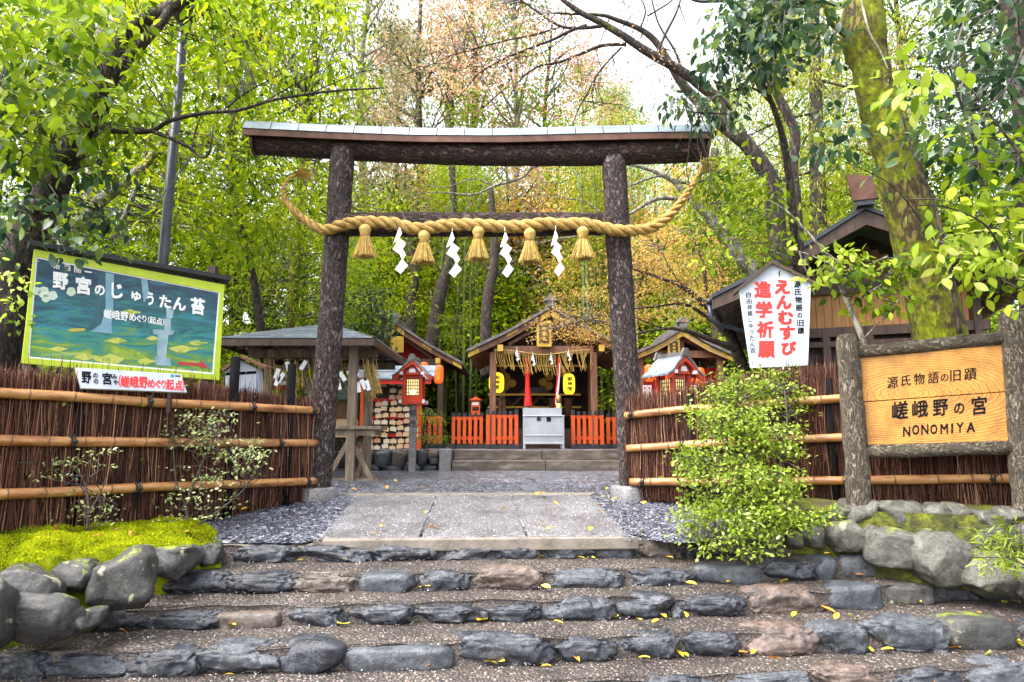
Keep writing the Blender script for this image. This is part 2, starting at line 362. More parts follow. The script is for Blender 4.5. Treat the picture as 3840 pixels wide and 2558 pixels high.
m_cloth_d = M('dark_curtain', [(.014, .010, .012), (.03, .02, .024)], 3, .85)
m_white = M('white_paint', [(.33, .36, .43), (.44, .475, .56), (.50, .535, .615)], 4, .45, rvar=.1)
m_cream = M('cream_board', [(.62, .6, .52), (.74, .72, .64)], 3, .55)
m_ink = M('black_ink', [(.004, .004, .006), (.009, .009, .012)], 12, .85, spec=.08)
m_ired = M('red_ink', [(.78, .012, .008), (.85, .02, .012)], 6, .5)
m_wink = M('white_ink', [(.72, .74, .74), (.85, .86, .84)], 20, .5)
m_lime = M('lime_paint', [(.38, .50, .012), (.50, .62, .025)], 6, .5, .15, 30)
m_pole = M('lamp_post_paint', [(.018, .022, .03), (.05, .058, .075)], 4, .35, metal=.2)
m_greenb = M('green_bamboo', [(.22, .28, .06), (.36, .42, .12)], 6, .4, stretch=(1, 1, .3))
m_bamstem = M('bamboo_culm', [(.06, .085, .035), (.11, .14, .06), (.17, .19, .09)], 3, .4)
# ------------------------------------------------------------------ the setting: ground, steps, path, platform
import bmesh
def ico(sub):
    bm = bmesh.new(); bmesh.ops.create_icosphere(bm, subdivisions=sub, radius=1.0)
    v = np.array([x.co[:] for x in bm.verts]); f = np.array([[q.index for q in p.verts] for p in bm.faces]); bm.free(); return v, f
ICO = {k: ico(k) for k in (2, 3, 4, 5)}
def rock_mesh(name, w, d, h, seed, style, mat, sub=4):
    rng = np.random.default_rng(seed); v, f = ICO[sub]; v = v.copy()
    e = {'smooth': .52, 'block': .55}.get(style, .56)
    v = np.sign(v) * np.abs(v) ** e; v /= np.abs(v).max()
    cuts = {'smooth': 9, 'block': 15}.get(style, 16)
    for _ in range(cuts):
        n = unit(rng.normal(size=(1, 3)))[0]; off = rng.uniform(*{'smooth': (.88, 1.2), 'block': (.74, 1.1)}.get(style, (.78, 1.2)))
        ov = v @ n - off; v -= np.where(ov > 0, ov, 0)[:, None] * n * .92
    a1, a2 = {'smooth': (.13, .03), 'block': (.14, .055)}.get(style, (.18, .10))
    s = Vector(rng.uniform(-50, 50, 3))
    dr = unit(v)
    q = v * np.array([min(2.2, w / h), min(2.0, d / h), 1.0])
    rough = style != 'smooth'
    disp = np.array([a1 * noise.noise(Vector(p) * 1.2 + s) + a2 * noise.noise(Vector(p) * 3.0 + s) + (a2 * .55 * noise.noise(Vector(p) * 7.5 + s) - a2 * .8 * max(0, .22 - abs(noise.noise(Vector(p) * 1.9 + s * 2))) / .22 if rough else 0) for p in q])
    v = v + dr * disp[:, None]
    mn, mx = v.min(0), v.max(0); v = (v - (mn + mx) / 2) / (mx - mn) * np.array([w, d, h])
    return np_mesh(name, v, f, mat, smooth=True)
def depth_w(px0, px1, py, D): return (P(px1, py, D) - P(px0, py, D)).length
def put_stone(parent, x0, x1, yt, yb, zb, mat, style, seed, dep=.28, D=None, row=None, sink=.03, sub=4, rot=0.0, grow=1.07):
    cx = (x0 + x1) / 2
    b = G(cx, yb, zb) if D is None else P(cx, yb, D)
    if row is not None:                       # a step stone: its face stands on the row's line
        for _ in range(3): b = P(cx, yb, row_y(row, b.x) - .015)
        b.z = zb
    D0 = b.y; w = depth_w(x0, x1, yb, D0) * grow
    t = P(cx, yt, D0 + dep * .35); h = (t.z - b.z) * 1.08 + sink
    me = rock_mesh('stone', w, dep, h, seed, style, mat, sub)
    o = link('stone', me, parent, world=True)
    o.location = (b.x, D0 + dep / 2, b.z - sink + h / 2)
    o.rotation_euler = (0, rot, random.Random(seed).uniform(-.08, .08))
    return o

def grid_mesh(name, fn, nu, nv, mat, parent=None, smooth=True):
    vs = [fn(i / nu, j / nv) for j in range(nv + 1) for i in range(nu + 1)]
    fs = [(j * (nu + 1) + i, j * (nu + 1) + i + 1, (j + 1) * (nu + 1) + i + 1, (j + 1) * (nu + 1) + i) for j in range(nv) for i in range(nu)]
    mb = MB(); mb.v = [tuple(v) for v in vs]; mb.f = fs
    return build(name, mb, mat, parent, smooth)
def sstep(a, b, x):
    t = min(1, max(0, (x - a) / (b - a))); return t * t * (3 - 2 * t)

def ground_z(x, y):
    z = -.06
    z += 1.0 * sstep(5.9, 7.4, y) + .40 * sstep(12.75, 13.0, y)
    z += 3.0 * sstep(20, 46, y) + 12 * sstep(38, 120, y) + .25 * noise.noise(Vector((x * .12, y * .12, 3))) * sstep(16, 24, y)
    z += 4.0 * sstep(8, 40, abs(x)) * sstep(8, 25, y)
    return z
_ys = [-14, -4, 2, 4, 5.6, 5.9, 6.3, 6.8, 7.4, 9, 12.7, 13.05, 14] + [14 + k * 1.5 for k in range(1, 30)] + [62, 70, 80, 95, 120, 160]
_xs = sorted(set([-160, -110, -80, -60, -48] + [k * 2.0 for k in range(-20, 21)] + [48, 60, 80, 110, 160]))
mb = MB(); mb.v = [(x, y, ground_z(x, y)) for y in _ys for x in _xs]; n_ = len(_xs)
mb.f = [(j * n_ + i, j * n_ + i + 1, (j + 1) * n_ + i + 1, (j + 1) * n_ + i) for j in range(len(_ys) - 1) for i in range(n_ - 1)]
tag(build('ground', mb, m_earth, None, True), kind='structure')

# --- stone steps: five uneven rows of stones, aggregate treads between them
TZ = [.765, .62, .48, .315, .145, .0]
ROWL = [[(500, 2124), (870, 2118), (2000, 2102), (2640, 2092), (3200, 2085)],
        [(100, 2246), (600, 2236), (2000, 2215), (2860, 2190), (3392, 2160), (3840, 2140)],
        [(0, 2385), (283, 2375), (1500, 2348), (2500, 2325), (3100, 2300), (3700, 2252), (3840, 2245)],
        [(-100, 2565), (0, 2560), (1275, 2530), (2300, 2482), (2800, 2466), (3560, 2450), (3840, 2432)],
        [(-400, 2740), (1275, 2690), (2560, 2628), (3300, 2600), (3840, 2588)]]
ROWD = []
for k, l in enumerate(ROWL):
    q = [G(px, py, TZ[k + 1]) for px, py in l]; ROWD.append((np.array([a.x for a in q]), np.array([a.y for a in q])))
def row_y(k, x): return float(np.interp(x, ROWD[k][0], ROWD[k][1]))
steps = thing('stone_steps', (0, 4.4, 0), None, None); tag(steps, kind='structure')
mb = MB(); XS = [-4.6 + .16 * i for i in range(60)]
for k in range(5):                       # riser k rises from TZ[k+1] to TZ[k]; tread above it runs back to the next riser
    lo, hi = [], []
    for x in XS:
        y = row_y(k, x) + .055
        wob = .025 * noise.noise(Vector((x * 3, k * 5.0, 0)))
        lo.append((x, y + wob, TZ[k + 1] - .03)); hi.append((x, y + .02 + wob, TZ[k] - .012 + .012 * noise.noise(Vector((x * 4, k * 3.0, 2)))))
    n = len(XS); mb.add(lo + hi, [(i, i + 1, n + i + 1, n + i) for i in range(n - 1)])
build('riser', mb, m_riser, steps, True)
for k in range(5):
    def tread(u, v, k=k):
        x = -4.6 + 9.44 * u; y0 = row_y(k, x) + .06
        y1 = row_y(k - 1, x) + .13 if k > 0 else 5.95 + .4 * sstep(1.4, 1.8, x)
        y = y0 + (y1 - y0) * v
        z = TZ[k] + .02 * (v - .3) + .010 * noise.noise(Vector((x * 2.4, y * 2.4, k))) + (.035 * (1 - v) ** 6 * noise.noise(Vector((x * 3.3, k * 7.7, 5)))) - .022 * (1 - v) ** 5
        return (x, y, z)
    grid_mesh('tread', tread, 110, 10, m_agg if k else m_conc, steps)
def street(u, v):
    x = -12 + 24 * u; y1 = row_y(4, x) + .12; y = -6 + (y1 + 6) * v
    return (x, y, .004)
tag(grid_mesh('street', street, 40, 12, m_agg), kind='structure')

rows = [
 (1, [(870, 1110, 2044, 2122, 'r', 'd'), (1104, 1366, 2046, 2120, 'r', 'd'), (1389, 1612, 2036, 2114, 'r', 'd'), (1633, 1873, 2040, 2112, 'r', 'd'), (1868, 2016, 2040, 2104, 'r', 'd'), (2020, 2216, 2028, 2098, 'r', 'g'), (2226, 2386, 2014, 2094, 's', 'd'), (2398, 2566, 2024, 2094, 'r', 'b'), (2566, 2640, 2030, 2092, 'r', 'd'), (2650, 2800, 2030, 2090, 'r', 'd')]),
 (2, [(582, 838, 2144, 2236, 'r', 'd'), (843, 1100, 2150, 2238, 'r', 'd'), (1109, 1320, 2150, 2234, 'r', 'b'), (1343, 1554, 2148, 2232, 's', 'g'), (1570, 1760, 2142, 2226, 'r', 'd'), (1778, 2038, 2128, 2220, 'r', 'p'), (2038, 2320, 2136, 2206, 'r', 'g'), (2340, 2594, 2134, 2202, 'r', 'd'), (2603, 2860, 2116, 2196, 's', 'g'), (2858, 3056, 2100, 2180, 'r', 'd'), (3056, 3154, 2090, 2170, 's', 'g'), (3150, 3392, 2078, 2162, 's', 'g'), (440, 570, 2200, 2246, 's', 'd')]),
 (3, [(283, 512, 2280, 2378, 'r', 'd'), (516, 800, 2284, 2366, 'r', 'd'), (797, 1036, 2290, 2360, 's', 'b'), (1048, 1284, 2278, 2358, 'r', 'd'), (1285, 1526, 2264, 2352, 'r', 'd'), (1533, 1804, 2262, 2350, 'r', 'd'), (1824, 2032, 2262, 2346, 'r', 'd'), (2033, 2298, 2238, 2338, 'r', 'd'), (2300, 2528, 2230, 2330, 'r', 'd'), (2528, 2562, 2262, 2320, 'r', 'g'), (2560, 2796, 2230, 2314, 'r', 'd'), (2797, 3090, 2200, 2296, 'r', 'p'), (3104, 3344, 2188, 2288, 's', 'g'), (3330, 3524, 2190, 2280, 's', 'l'), (3516, 3698, 2184, 2260, 'r', 'g'), (3690, 3790, 2200, 2262, 's', 'g')]),
 (4, [(-60, 152, 2446, 2562, 'r', 'd'), (158, 436, 2450, 2552, 'r', 'd'), (430, 724, 2432, 2552, 'r', 'd'), (734, 1020, 2412, 2530, 'r', 'g'), (1026, 1278, 2402, 2534, 's', 'd'), (1284, 1686, 2420, 2524, 's', 'g'), (1690, 2044, 2376, 2502, 'r', 'd'), (2066, 2306, 2388, 2494, 'r', 'd'), (2320, 2544, 2372, 2484, 'r', 'd'), (2562, 2780, 2370, 2470, 'r', 'd'), (2797, 3084, 2346, 2470, 'r', 'p'), (3074, 3272, 2340, 2460, 'r', 'g'), (3276, 3570, 2318, 2456, 'r', 'g'), (3532, 3826, 2312, 2446, 's', 'l'), (3826, 4000, 2340, 2440, 'r', 'g'), (3496, 3572, 2418, 2456, 's', 'd')]),
 (5, [(2380, 2700, 2530, 2640, 'r', 'd'), (2710, 3050, 2520, 2640, 'r', 'g'), (3060, 3340, 2494, 2616, 'r', 'p'), (3336, 3670, 2498, 2612, 'r', 'd'), (3676, 3960, 2474, 2596, 'r', 'g'), (1900, 2330, 2566, 2670, 'r', 'd'), (1300, 1860, 2580, 2690, 'r', 'd')])]
MT = {'d': st_dark, 'g': st_gray, 'b': st_brown, 'p': st_pink, 'l': st_lich}
sd = 11
for k, lst in rows:
    for (x0, x1, yt, yb, stl, mt) in lst:
        sd += 1
        put_stone(steps, x0, x1, yt, yb, TZ[k], MT[mt], 'smooth' if stl == 's' else 'rough', sd, dep=.26 if k < 5 else .3, row=k - 1, sub=4 if stl == 's' else 5, grow=1.09 if stl == 's' else 1.25)

# --- boulders edging the moss bank
bank = thing('boulder_edging', P(400, 2250, 4.7), 'large grey lichen boulders holding up the moss bank beside the steps', 'stone edging')
for i, (x0, x1, yt, yb, D) in enumerate([(-90, 132, 2138, 2350, 4.25), (138, 322, 2106, 2216, 4.62), (258, 516, 2080, 2302, 4.5), (515, 694, 2054, 2172, 4.95), (700, 800, 2042, 2114, 5.3), (-60, 236, 2226, 2412, 4.2), (238, 316, 2292, 2356, 4.3), (-260, -60, 2180, 2460, 4.0)]):
    put_stone(bank, x0, x1, yt, yb, 0, st_lich, 'block', 300 + i, dep=.36, D=D, sink=.04, rot=-.25 if i in (2,) else 0)
# --- retaining wall under the log sign
wall = thing('retaining_wall', P(3450, 2150, 5.2), 'rough mossy stone wall below the carved log sign', 'stone wall')
for i, (x0, x1, yt, yb, D) in enumerate([(3205, 3338, 1876, 1966, 5.82), (3336, 3486, 1882, 1970, 5.74), (3504, 3620, 1892, 1976, 5.66), (3600, 3666, 1890, 1940, 5.62), (3030, 3132, 1968, 2052, 5.92), (3145, 3285, 1955, 2068, 5.76), (3292, 3503, 1986, 2134, 5.6), (3488, 3709, 2002, 2196, 5.45), (3696, 3900, 2084, 2254, 5.3), (3690, 3780, 1915, 1985, 5.5), (3806, 3900, 1905, 1955, 5.4), (2880, 2960, 1990, 2062, 5.98), (3000, 3060, 1925, 1975, 5.98), (3700, 3900, 1975, 2090, 5.45), (3120, 3210, 1900, 1962, 5.9), (2960, 3035, 1985, 2058, 5.95), (3620, 3720, 1955, 2012, 5.58), (3270, 3330, 1968, 2010, 5.72), (3480, 3530, 1975, 2030, 5.6), (3880, 4100, 2060, 2280, 5.2), (3880, 4100, 1940, 2080, 5.3)]):
    put_stone(wall, x0, x1, yt, yb, 0, st_wall, 'block', 400 + i, dep=.36, D=D, sink=.03, grow=1.2)
mb = MB()
_wp = [P(2860, 2060, 6.12), P(3140, 2066, 5.93), P(3300, 2090, 5.79), P(3500, 2150, 5.66), P(3700, 2200, 5.52), P(3900, 2260, 5.4), P(4400, 2300, 5.2)]
mb.add([(p.x, p.y, .44) for p in _wp] + [(p.x, p.y + .04, 1.01) for p in _wp], [(i, i + 1, 8 + i, 7 + i) for i in range(6)])
build('mossy_joint', mb, M('mossy_soil', [(.015, .012, .006), (.06, .065, .006), (.17, .19, .008)], 12, .9, 1.0, 40), wall, True)

# --- moss bank in front of the left fence
_bk = [P(-500, 2010, 4.6), P(0, 1992, 5.12), P(400, 1975, 5.75), P(640, 1962, 6.05), P(800, 1952, 6.2)]
_fr = [P(-420, 2270, 3.95), P(0, 2140, 4.45), P(260, 2110, 4.72), P(520, 2062, 5.05), P(835, 2056, 5.42)]
def moss_fn(u, v):
    s = u * (len(_bk) - 1); i = min(int(s), len(_bk) - 2); t = s - i
    a = _fr[i].lerp(_fr[i + 1], t); b = _bk[i].lerp(_bk[i + 1], t); b = b + (b - a) * .12
    p = a.lerp(b, v)
    edge = min(1, 6 * (1 - u)) 
    z = p.z + .045 * noise.noise(p * 3.2) + .022 * noise.noise(p * 9) + .05 * math.sin(v * math.pi) - .65 * max(0, .06 - v) / .06 - .08 * (1 - edge)
    return (p.x, p.y, z)
bankm = tag(grid_mesh('moss_bank', moss_fn, 150, 60, m_moss), kind='structure')
rng = np.random.default_rng(5); n = 26000
uu = rng.random(n); vv = .045 + rng.random(n) * .93
pos = np.array([moss_fn(a, b) for a, b in zip(uu, vv)])
d = rng.normal(size=(n, 3)) * .6; d[:, 2] += 1.0; nr = rng.normal(size=(n, 3))
pat = np.array([noise.noise(Vector(p) * 3.2) + .5 * noise.noise(Vector(p) * 9) for p in pos])
me = leaf_mesh('moss', pos, d, nr, rng.uniform(.012, .028, n), DIAM, leafmat('moss_tips', [(.06, .065, .006), (.22, .27, .004), (.38, .43, .006), (.50, .52, .015)], .4, .8, .1), np.clip(.5 + pat * .9 + rng.normal(size=n) * .14, 0, 1))
tag(link('moss', me), 'bright yellow-green moss covering the bank left of the steps', 'moss', kind='stuff')

# --- gravel court, sloping up to the gate, flat beyond it
def court_z(y): return float(np.interp(y, [5.4, 7.5, 12.4], [.755, .99, 1.06]))
def court(u, v):
    x = -7 + 14 * u; y0 = 5.72 + .5 * sstep(1.55, 1.9, x) + .3 * sstep(-1.62, -1.5, x) * sstep(1.25, 1.1, x); y = y0 + (12.5 - y0) * v
    return (x, y, court_z(y) + .012 * noise.noise(Vector((x * 1.5, y * 1.5, 0))) - (.02 if v == 0 else 0))
tag(grid_mesh('gravel_court', court, 90, 60, m_gravel), kind='structure')
rng = np.random.default_rng(9)
def scatter(n, xr, yr, keep):
    x = rng.uniform(*xr, n); y = yr[0] + (yr[1] - yr[0]) * rng.random(n) ** 1.3; k = np.array([keep(a, b) for a, b in zip(x, y)]); x, y = x[k], y[k]
    return np.stack([x, y, np.array([court_z(b) for b in y]) + rng.uniform(-.002, .008, len(x))], 1)
def px_of(x, y, z):
    d = y * CT + (z - EYE) * ST; return 1920 + F * x / d
def gk(x, y):
    p = px_of(x, y, court_z(y)); 
    L = np.interp(y, [5.7, 7.5], [1196, 1334]); Rr = np.interp(y, [5.7, 7.5], [2365, 2215])
    e = abs(noise.noise(Vector((x * 4, y * 4, 0)))) * 60
    return (y > 7.5 or p < L + e or p > Rr - e) and (x < 1.6 or y > 6.3)
pos = scatter(30000, (-3.3, 3.2), (5.72, 9.5), gk); n = len(pos)
tv, tf = ICO[2] if False else (np.array([(1, 0, 0), (-1, 0, 0), (0, 1, 0), (0, -1, 0), (0, 0, .6), (0, 0, -.6)], float), np.array([(0, 2, 4), (2, 1, 4), (1, 3, 4), (3, 0, 4)]))
sz = rng.uniform(.006, .017, n)[:, None, None] * rng.uniform(.7, 1.3, (n, 1, 3)); an = rng.uniform(0, 6.28, n)
tvn = tv[None] * sz; ca, sa = np.cos(an)[:, None], np.sin(an)[:, None]
V = np.stack([tvn[..., 0] * ca - tvn[..., 1] * sa, tvn[..., 0] * sa + tvn[..., 1] * ca, tvn[..., 2] + rng.normal(size=(n, 1)) * .2 * tvn[..., 0]], -1) + pos[:, None]
me = np_mesh('gravel', V.reshape(-1, 3), (np.arange(n)[:, None, None] * 6 + tf[None]).reshape(-1, 3), m_peb, np.repeat(np.clip(rng.beta(1.3, 1.8, n), 0, 1), 6))
tag(link('gravel', me), 'wet grey gravel around the paving slabs under the gate', 'gravel', kind='stuff')

# --- path of three long slabs between the steps and the gate
path = thing('path', (0, 6.5, .9), None, None); tag(path, kind='structure')
_n = Vector((0, -.1125, 1)).normalized(); _p = Vector((0, 5.5, .772))
nearx = [1196, 1576, 1976, 2365]; farx = [1334, 1639, 1921, 2215]
for i in range(3):
    a = onplane(nearx[i] + 5, 2014 - i * 2, _p, _n); b = onplane(nearx[i + 1] - 5, 2012 - i * 2, _p, _n)
    c = onplane(farx[i + 1] - 3, 1858, _p, _n); d = onplane(farx[i] + 3, 1860, _p, _n)
    mb = MB(); mb.prism([q - Vector((0, 0, .09)) for q in (a, b, c, d)], (0, 0, .09)); build('paving_slab', mb, m_slab, path, bevel=.006)
mb = MB(); a, b, c, d = [onplane(x, y, _p, _n, -.008) for x, y in ((1172, 2026), (2398, 2014), (2372, 2007), (1194, 2016))]
mb.prism([q - Vector((0, 0, .1)) for q in (a, b, c, d)], (0, 0, .1)); build('concrete_kerb', mb, m_conc, path, bevel=.01)
mb = MB(); a, b, c, d = [onplane(x, y, _p, _n, -.006) for x, y in ((1334, 1857), (2215, 1855), (2235, 1846), (1265, 1848))]
mb.prism([q - Vector((0, 0, .1)) for q in (a, b, c, d)], (0, 0, .1)); build('concrete_kerb', mb, m_conc, path, bevel=.008)

# --- earth terrace behind the retaining wall
def terr(u, v):
    y0 = 6.08 - .62 * u; y = y0 + (8.6 - y0) * v; x = 1.75 + 5.2 * u
    z = .87 + .18 * sstep(2.1, 2.7, x) - .35 * sstep(2.45, 2.0, x) * sstep(6.6, 5.9, y) + .03 * noise.noise(Vector((x * 2, y * 2, 1))) - .06 * max(0, .06 - v) / .06
    return (x, y, z)
m_terr = M('mossy_earth', [(.045, .035, .02), (.10, .08, .035), (.20, .22, .012), (.36, .42, .01)], 2.6, .9, .9, 30)
tag(grid_mesh('earth_terrace', terr, 60, 40, m_terr), kind='structure')

# --- shrine platform with two granite steps
plat = thing('shrine_platform', (0, 13, 1.06), None, None); tag(plat, kind='structure')
def platf(u, v): return (-9 + 18 * u, 12.66 + 8 * v, 1.415 + .008 * noise.noise(Vector((u * 40, v * 20, 0))))
grid_mesh('platform_gravel', platf, 30, 12, m_gravel, plat)
XL, XR = P(1693, 1765, 12.3).x, 4.2
for (y, z0, z1, cuts) in ((12.3, 1.03, 1.235, [XL, P(2046, 1740, 12.3).x, 2.4, XR]), (12.62, 1.2, 1.42, [XL, P(2034, 1700, 12.5).x, 2.1, XR])):
    for a, b in zip(cuts[:-1], cuts[1:]):
        mb = MB(); mb.box(((a + b) / 2, y + .2, (z0 + z1) / 2), (b - a - .008, .4, z1 - z0)); build('step_block', mb, m_step, plat, bevel=.012)
mb = MB(); a = P(1647, 1765, 12.28).x; mb.box(((a + XL - .01) / 2, 12.5, 1.225), (XL - a - .01, .5, .42)); build('kerb_block', mb, m_granite, plat, bevel=.01)
pw = thing('platform_wall', P(1430, 1770, 12.4), 'low wall of round boulders along the front of the shrine platform', 'stone wall')
c5 = lambda x, y: (1150 + x * .5102, 1050 + y * .5102)
for i, (x0, x1, y0, y1, mt) in enumerate([(485, 622, 1255, 1388, st_dark), (612, 732, 1250, 1382, st_brown), (700, 765, 1335, 1408, st_dark), (540, 695, 1358, 1415, st_gray), (808, 888, 1250, 1372, st_dark), (885, 978, 1252, 1312, st_brown), (890, 970, 1300, 1352, st_lich), (838, 965, 1352, 1412, st_dark), (110, 200, 1258, 1392, st_gray), (198, 284, 1258, 1400, st_dark), (335, 480, 1258, 1372, st_gray), (455, 535, 1350, 1412, st_dark), (-60, 110, 1258, 1400, st_gray), (-300, -60, 1258, 1402, st_dark), (120, 330, 1380, 1416, st_gray), (284, 350, 1262, 1385, st_brown), (728, 812, 1252, 1340, st_gray), (340, 460, 1365, 1415, st_brown), (760, 842, 1335, 1412, st_gray), (960, 985, 1300, 1410, st_dark), (-520, -300, 1258, 1402, st_gray)]):
    a, b = c5(x0, y0), c5(x1, y1); put_stone(pw, a[0], b[0], a[1], b[1], 0, mt, 'smooth', 500 + i, dep=.4, D=12.35, sub=3)
mb = MB(); mb.box((-4.5, 12.72, 1.2), (6.3, .12, .40)); build('mortar', mb, m_riser, pw)
# ------------------------------------------------------------------ torii gate
DT = 7.45
tor = thing('torii_gate', P(1785, 1850, DT), 'tall torii gate of dark bark-covered logs with copper-capped lintel', 'gate')
def vlog(name, a, b, r0, r1, mat, seed, root, rounded=True, n=28, m=46):
    a, b = Vector(a), Vector(b); pts = []; rs = []
    for i in range(m):
        t = i / (m - 1); pts.append(a.lerp(b, t) + Vector((.012 * noise.noise(Vector((t * 5, seed, 0))), .012 * noise.noise(Vector((t * 5, seed, 9))), 0)))
        r = r0 + (r1 - r0) * t
        if rounded and t > .985: r *= .8
        rs.append(r)
    mb = MB(); mb.tube(pts, rs, n, bump=.05, seed=seed); return build(name, mb, mat, root, True)
vlog('pillar', P(1192, 1848, DT), P(1288, 552, DT), .135, .138, bk_torii, 1, tor)
vlog('pillar', P(2374, 1845, DT), P(2300, 592, DT), .140, .138, bk_torii, 2, tor)
for px, py in ((1184, 1848), (2362, 1842)):
    b = P(px, py, DT); mb = MB(); mb.lathe([(.20, -.12), (.20, .045), (.185, .06)], 28, (b.x, b.y, b.z)); build('footing', mb, m_granite, tor, True, bevel=.01)
# lintel log, sagging in the middle
pts = [(P(968, 538, DT + .05), .135), (P(1250, 553, DT + .05), .138), (P(1560, 568, DT + .05), .142), (P(1900, 576, DT + .05), .145), (P(2250, 572, DT + .05), .15), (P(2500, 563, DT + .05), .152), (P(2634, 556, DT + .05), .155)]
pp, rr = smooth_path(pts, 12); mb = MB(); mb.tube(pp, rr, 28, bump=.05, seed=3); build('lintel_log', mb, bk_beam, tor, True)
for k, (p, nx, s) in enumerate(((pp[0], -1, .16), (pp[-1], 1, .175))):      # curved end boards
    mb = MB(); ring = []
    for i in range(24):
        a = math.pi * (1.02 + .96 * i / 23); ring.append(Vector((p.x + nx * (.01 + .035 * math.sin(-a) * 0), p.y + s * math.cos(a), p.z + s * math.sin(a) * 1.02)))
    ring += [Vector((p.x + nx * .05, p.y + s, p.z + .10)), Vector((p.x + nx * .05, p.y - s, p.z + .10))]
    mb.prism(ring if nx > 0 else ring[::-1], (nx * .03, 0, 0)); build('end_board', mb, m_cfascia, tor)
# copper cap: fascia along both sides and panels between seams
def cap_at(px):
    xs = [935, 1250, 1560, 1900, 2250, 2500, 2660]; ys = [527, 542, 553, 555, 546, 541, 541]
    return P(px, float(np.interp(px, xs, ys)), DT + .05)
prof = [(-.20, .0), (-.20, .052), (-.215, .055), (-.16, .155), (-.10, .195), (.10, .195), (.16, .155), (.215, .055), (.20, .052), (.20, .0)]
cap = bpy.data.objects.new('copper_cap', None); COL.objects.link(cap); cap.parent = tor
edges = np.linspace(935, 2662, 18)
for a, b in zip(edges[:-1], edges[1:]):
    mb = MB(); vs = []
    for q in (cap_at(a), cap_at(b - 3)):
        vs += [Vector((q.x, q.y + y, q.z + z)) for y, z in prof[2:8]]
    mb.add(vs, [(i, i + 1, 7 + i, 6 + i) for i in range(5)] + [(5, 4, 3, 2, 1, 0), (6, 7, 8, 9, 10, 11)])
    o = build('cap_panel', mb, m_copper, tor); o.parent = cap; o.matrix_parent_inverse = WM(tor).inverted()
mb = MB(); n = 30; qs = [cap_at(x) for x in np.linspace(938, 2658, n)]
for sgn in (-1, 1):
    vs = [Vector((q.x, q.y + sgn * yy, q.z + z)) for q in qs for yy, z in ((.205, -.022), (.205, .05), (.18, .05), (.18, -.022))]
    mb.add(vs, [(i * 4 + k, i * 4 + (k + 1) % 4, i * 4 + 4 + (k + 1) % 4, i * 4 + 4 + k) for i in range(n - 1) for k in range(4)])
o = build('fascia', mb, m_cfascia, tor); o.parent = cap; o.matrix_parent_inverse = WM(tor).inverted()
# lower tie log
mb = MB(); pts = [(P(1262, 846, DT - .02), .10), (P(1310, 843, DT - .02), .135), (P(1560, 842, DT - .02), .138), (P(1920, 842, DT - .02), .137), (P(2240, 840, DT - .02), .128), (P(2300, 842, DT - .02), .09)]
pp, rr = smooth_path(pts, 10); mb.tube(pp, rr, 26, bump=.06, seed=5); build('tie_log', mb, bk_beam, tor, True)

# ------------------------------------------------------------------ sacred straw rope, tassels, paper streamers
DR = DT - .235
rp = [(1112, 655, .014), (1087, 668, .026), (1064, 703, .034), (1067, 742, .042), (1087, 772, .05), (1118, 803, .058), (1158, 834, .068), (1198, 858, .078), (1234, 860, .086), (1278, 845, .092), (1341, 834, .095), (1400, 833, .097), (1475, 838, .098), (1520, 850, .1), (1564, 858, .1), (1620, 853, .1), (1676, 846, .1), (1750, 842, .1), (1830, 846, .1), (1900, 850, .1), (1989, 845, .098), (2040, 838, .098), (2110, 842, .096), (2180, 838, .096), (2257, 853, .095), (2302, 862, .094), (2346, 866, .092), (2413, 862, .088), (2458, 848, .085), (2494, 824, .08), (2525, 794, .074), (2552, 760, .066), (2574, 728, .058), (2598, 692, .048), (2618, 660, .034), (2630, 642, .022)]
pts = []
for i, (x, y, r) in enumerate(rp):
    D = DR + (.02 * max(0, 1198 - x) / 130 + .02 * max(0, x - 2413) / 200) + .06 * (r < .09) ; pts.append((P(x, y, D + .03), r * .72))
rp_p, rp_r = smooth_path(pts, 10)
rope = thing('sacred_rope', P(1800, 850, DR), 'thick twisted rice-straw rope slung across the torii gate', 'rope')
L = [0]
for a, b in zip(rp_p[:-1], rp_p[1:]): L.append(L[-1] + (b - a).length)
Ltot = L[-1]; ns = 620
Ls = np.linspace(0, Ltot, ns); PX = np.array([p[:] for p in rp_p]); RR = np.interp(Ls, L, rp_r)
C = np.stack([np.interp(Ls, L, PX[:, k]) for k in range(3)], 1)
T = unit(np.gradient(C, axis=0)); B = np.tile(np.array([[0, 1.0, 0]]), (ns, 1)); B = unit(B - (B * T).sum(1, keepdims=True) * T); N = np.cross(B, T)
for s in range(3):
    ph = np.cumsum(np.concatenate([[0], np.diff(Ls) / (2.0 * .5 * (RR[1:] + RR[:-1]) + .015)])) * 2.5 + s * 2.0944
    Cs = C + (N * np.cos(ph)[:, None] + B * np.sin(ph)[:, None]) * (RR * .53)[:, None]
    mb = MB(); mb.tube([Vector(c) for c in Cs], list(RR * .50), 12, bump=.09, seed=s); build('strand', mb, m_straw, rope, True)
def tuft(root, name, base, dirv, ln, spread, n, seed, r=.0035, mat=m_straw2, droop=0.3):
    rg = random.Random(seed); mb = MB(); d = Vector(dirv).normalized()
    for _ in range(n):
        q = Vector((rg.gauss(0, 1), rg.gauss(0, 1), rg.gauss(0, 1))); q = q - d * q.dot(d)
        st = Vector(base) + q * .012; l = ln * rg.uniform(.7, 1.1); e = st + d * l + q * spread * l + Vector((0, 0, -droop * l * rg.random()))
        mid = st.lerp(e, .5) + Vector((0, 0, droop * l * .12))
        mb.tube([st, mid, e], [r, r, r * .5], 3, cap=False)
    return build(name, mb, mat, root)
tuft(rope, 'frayed_end', rp_p[2], (rp_p[0] - rp_p[4]) + Vector((.02, 0, .01)), .22, .16, 70, 1, .003, droop=.7)
tuft(rope, 'frayed_end', rp_p[-3], (rp_p[-1] - rp_p[-5]), .17, .26, 90, 2, .0035, droop=.05)

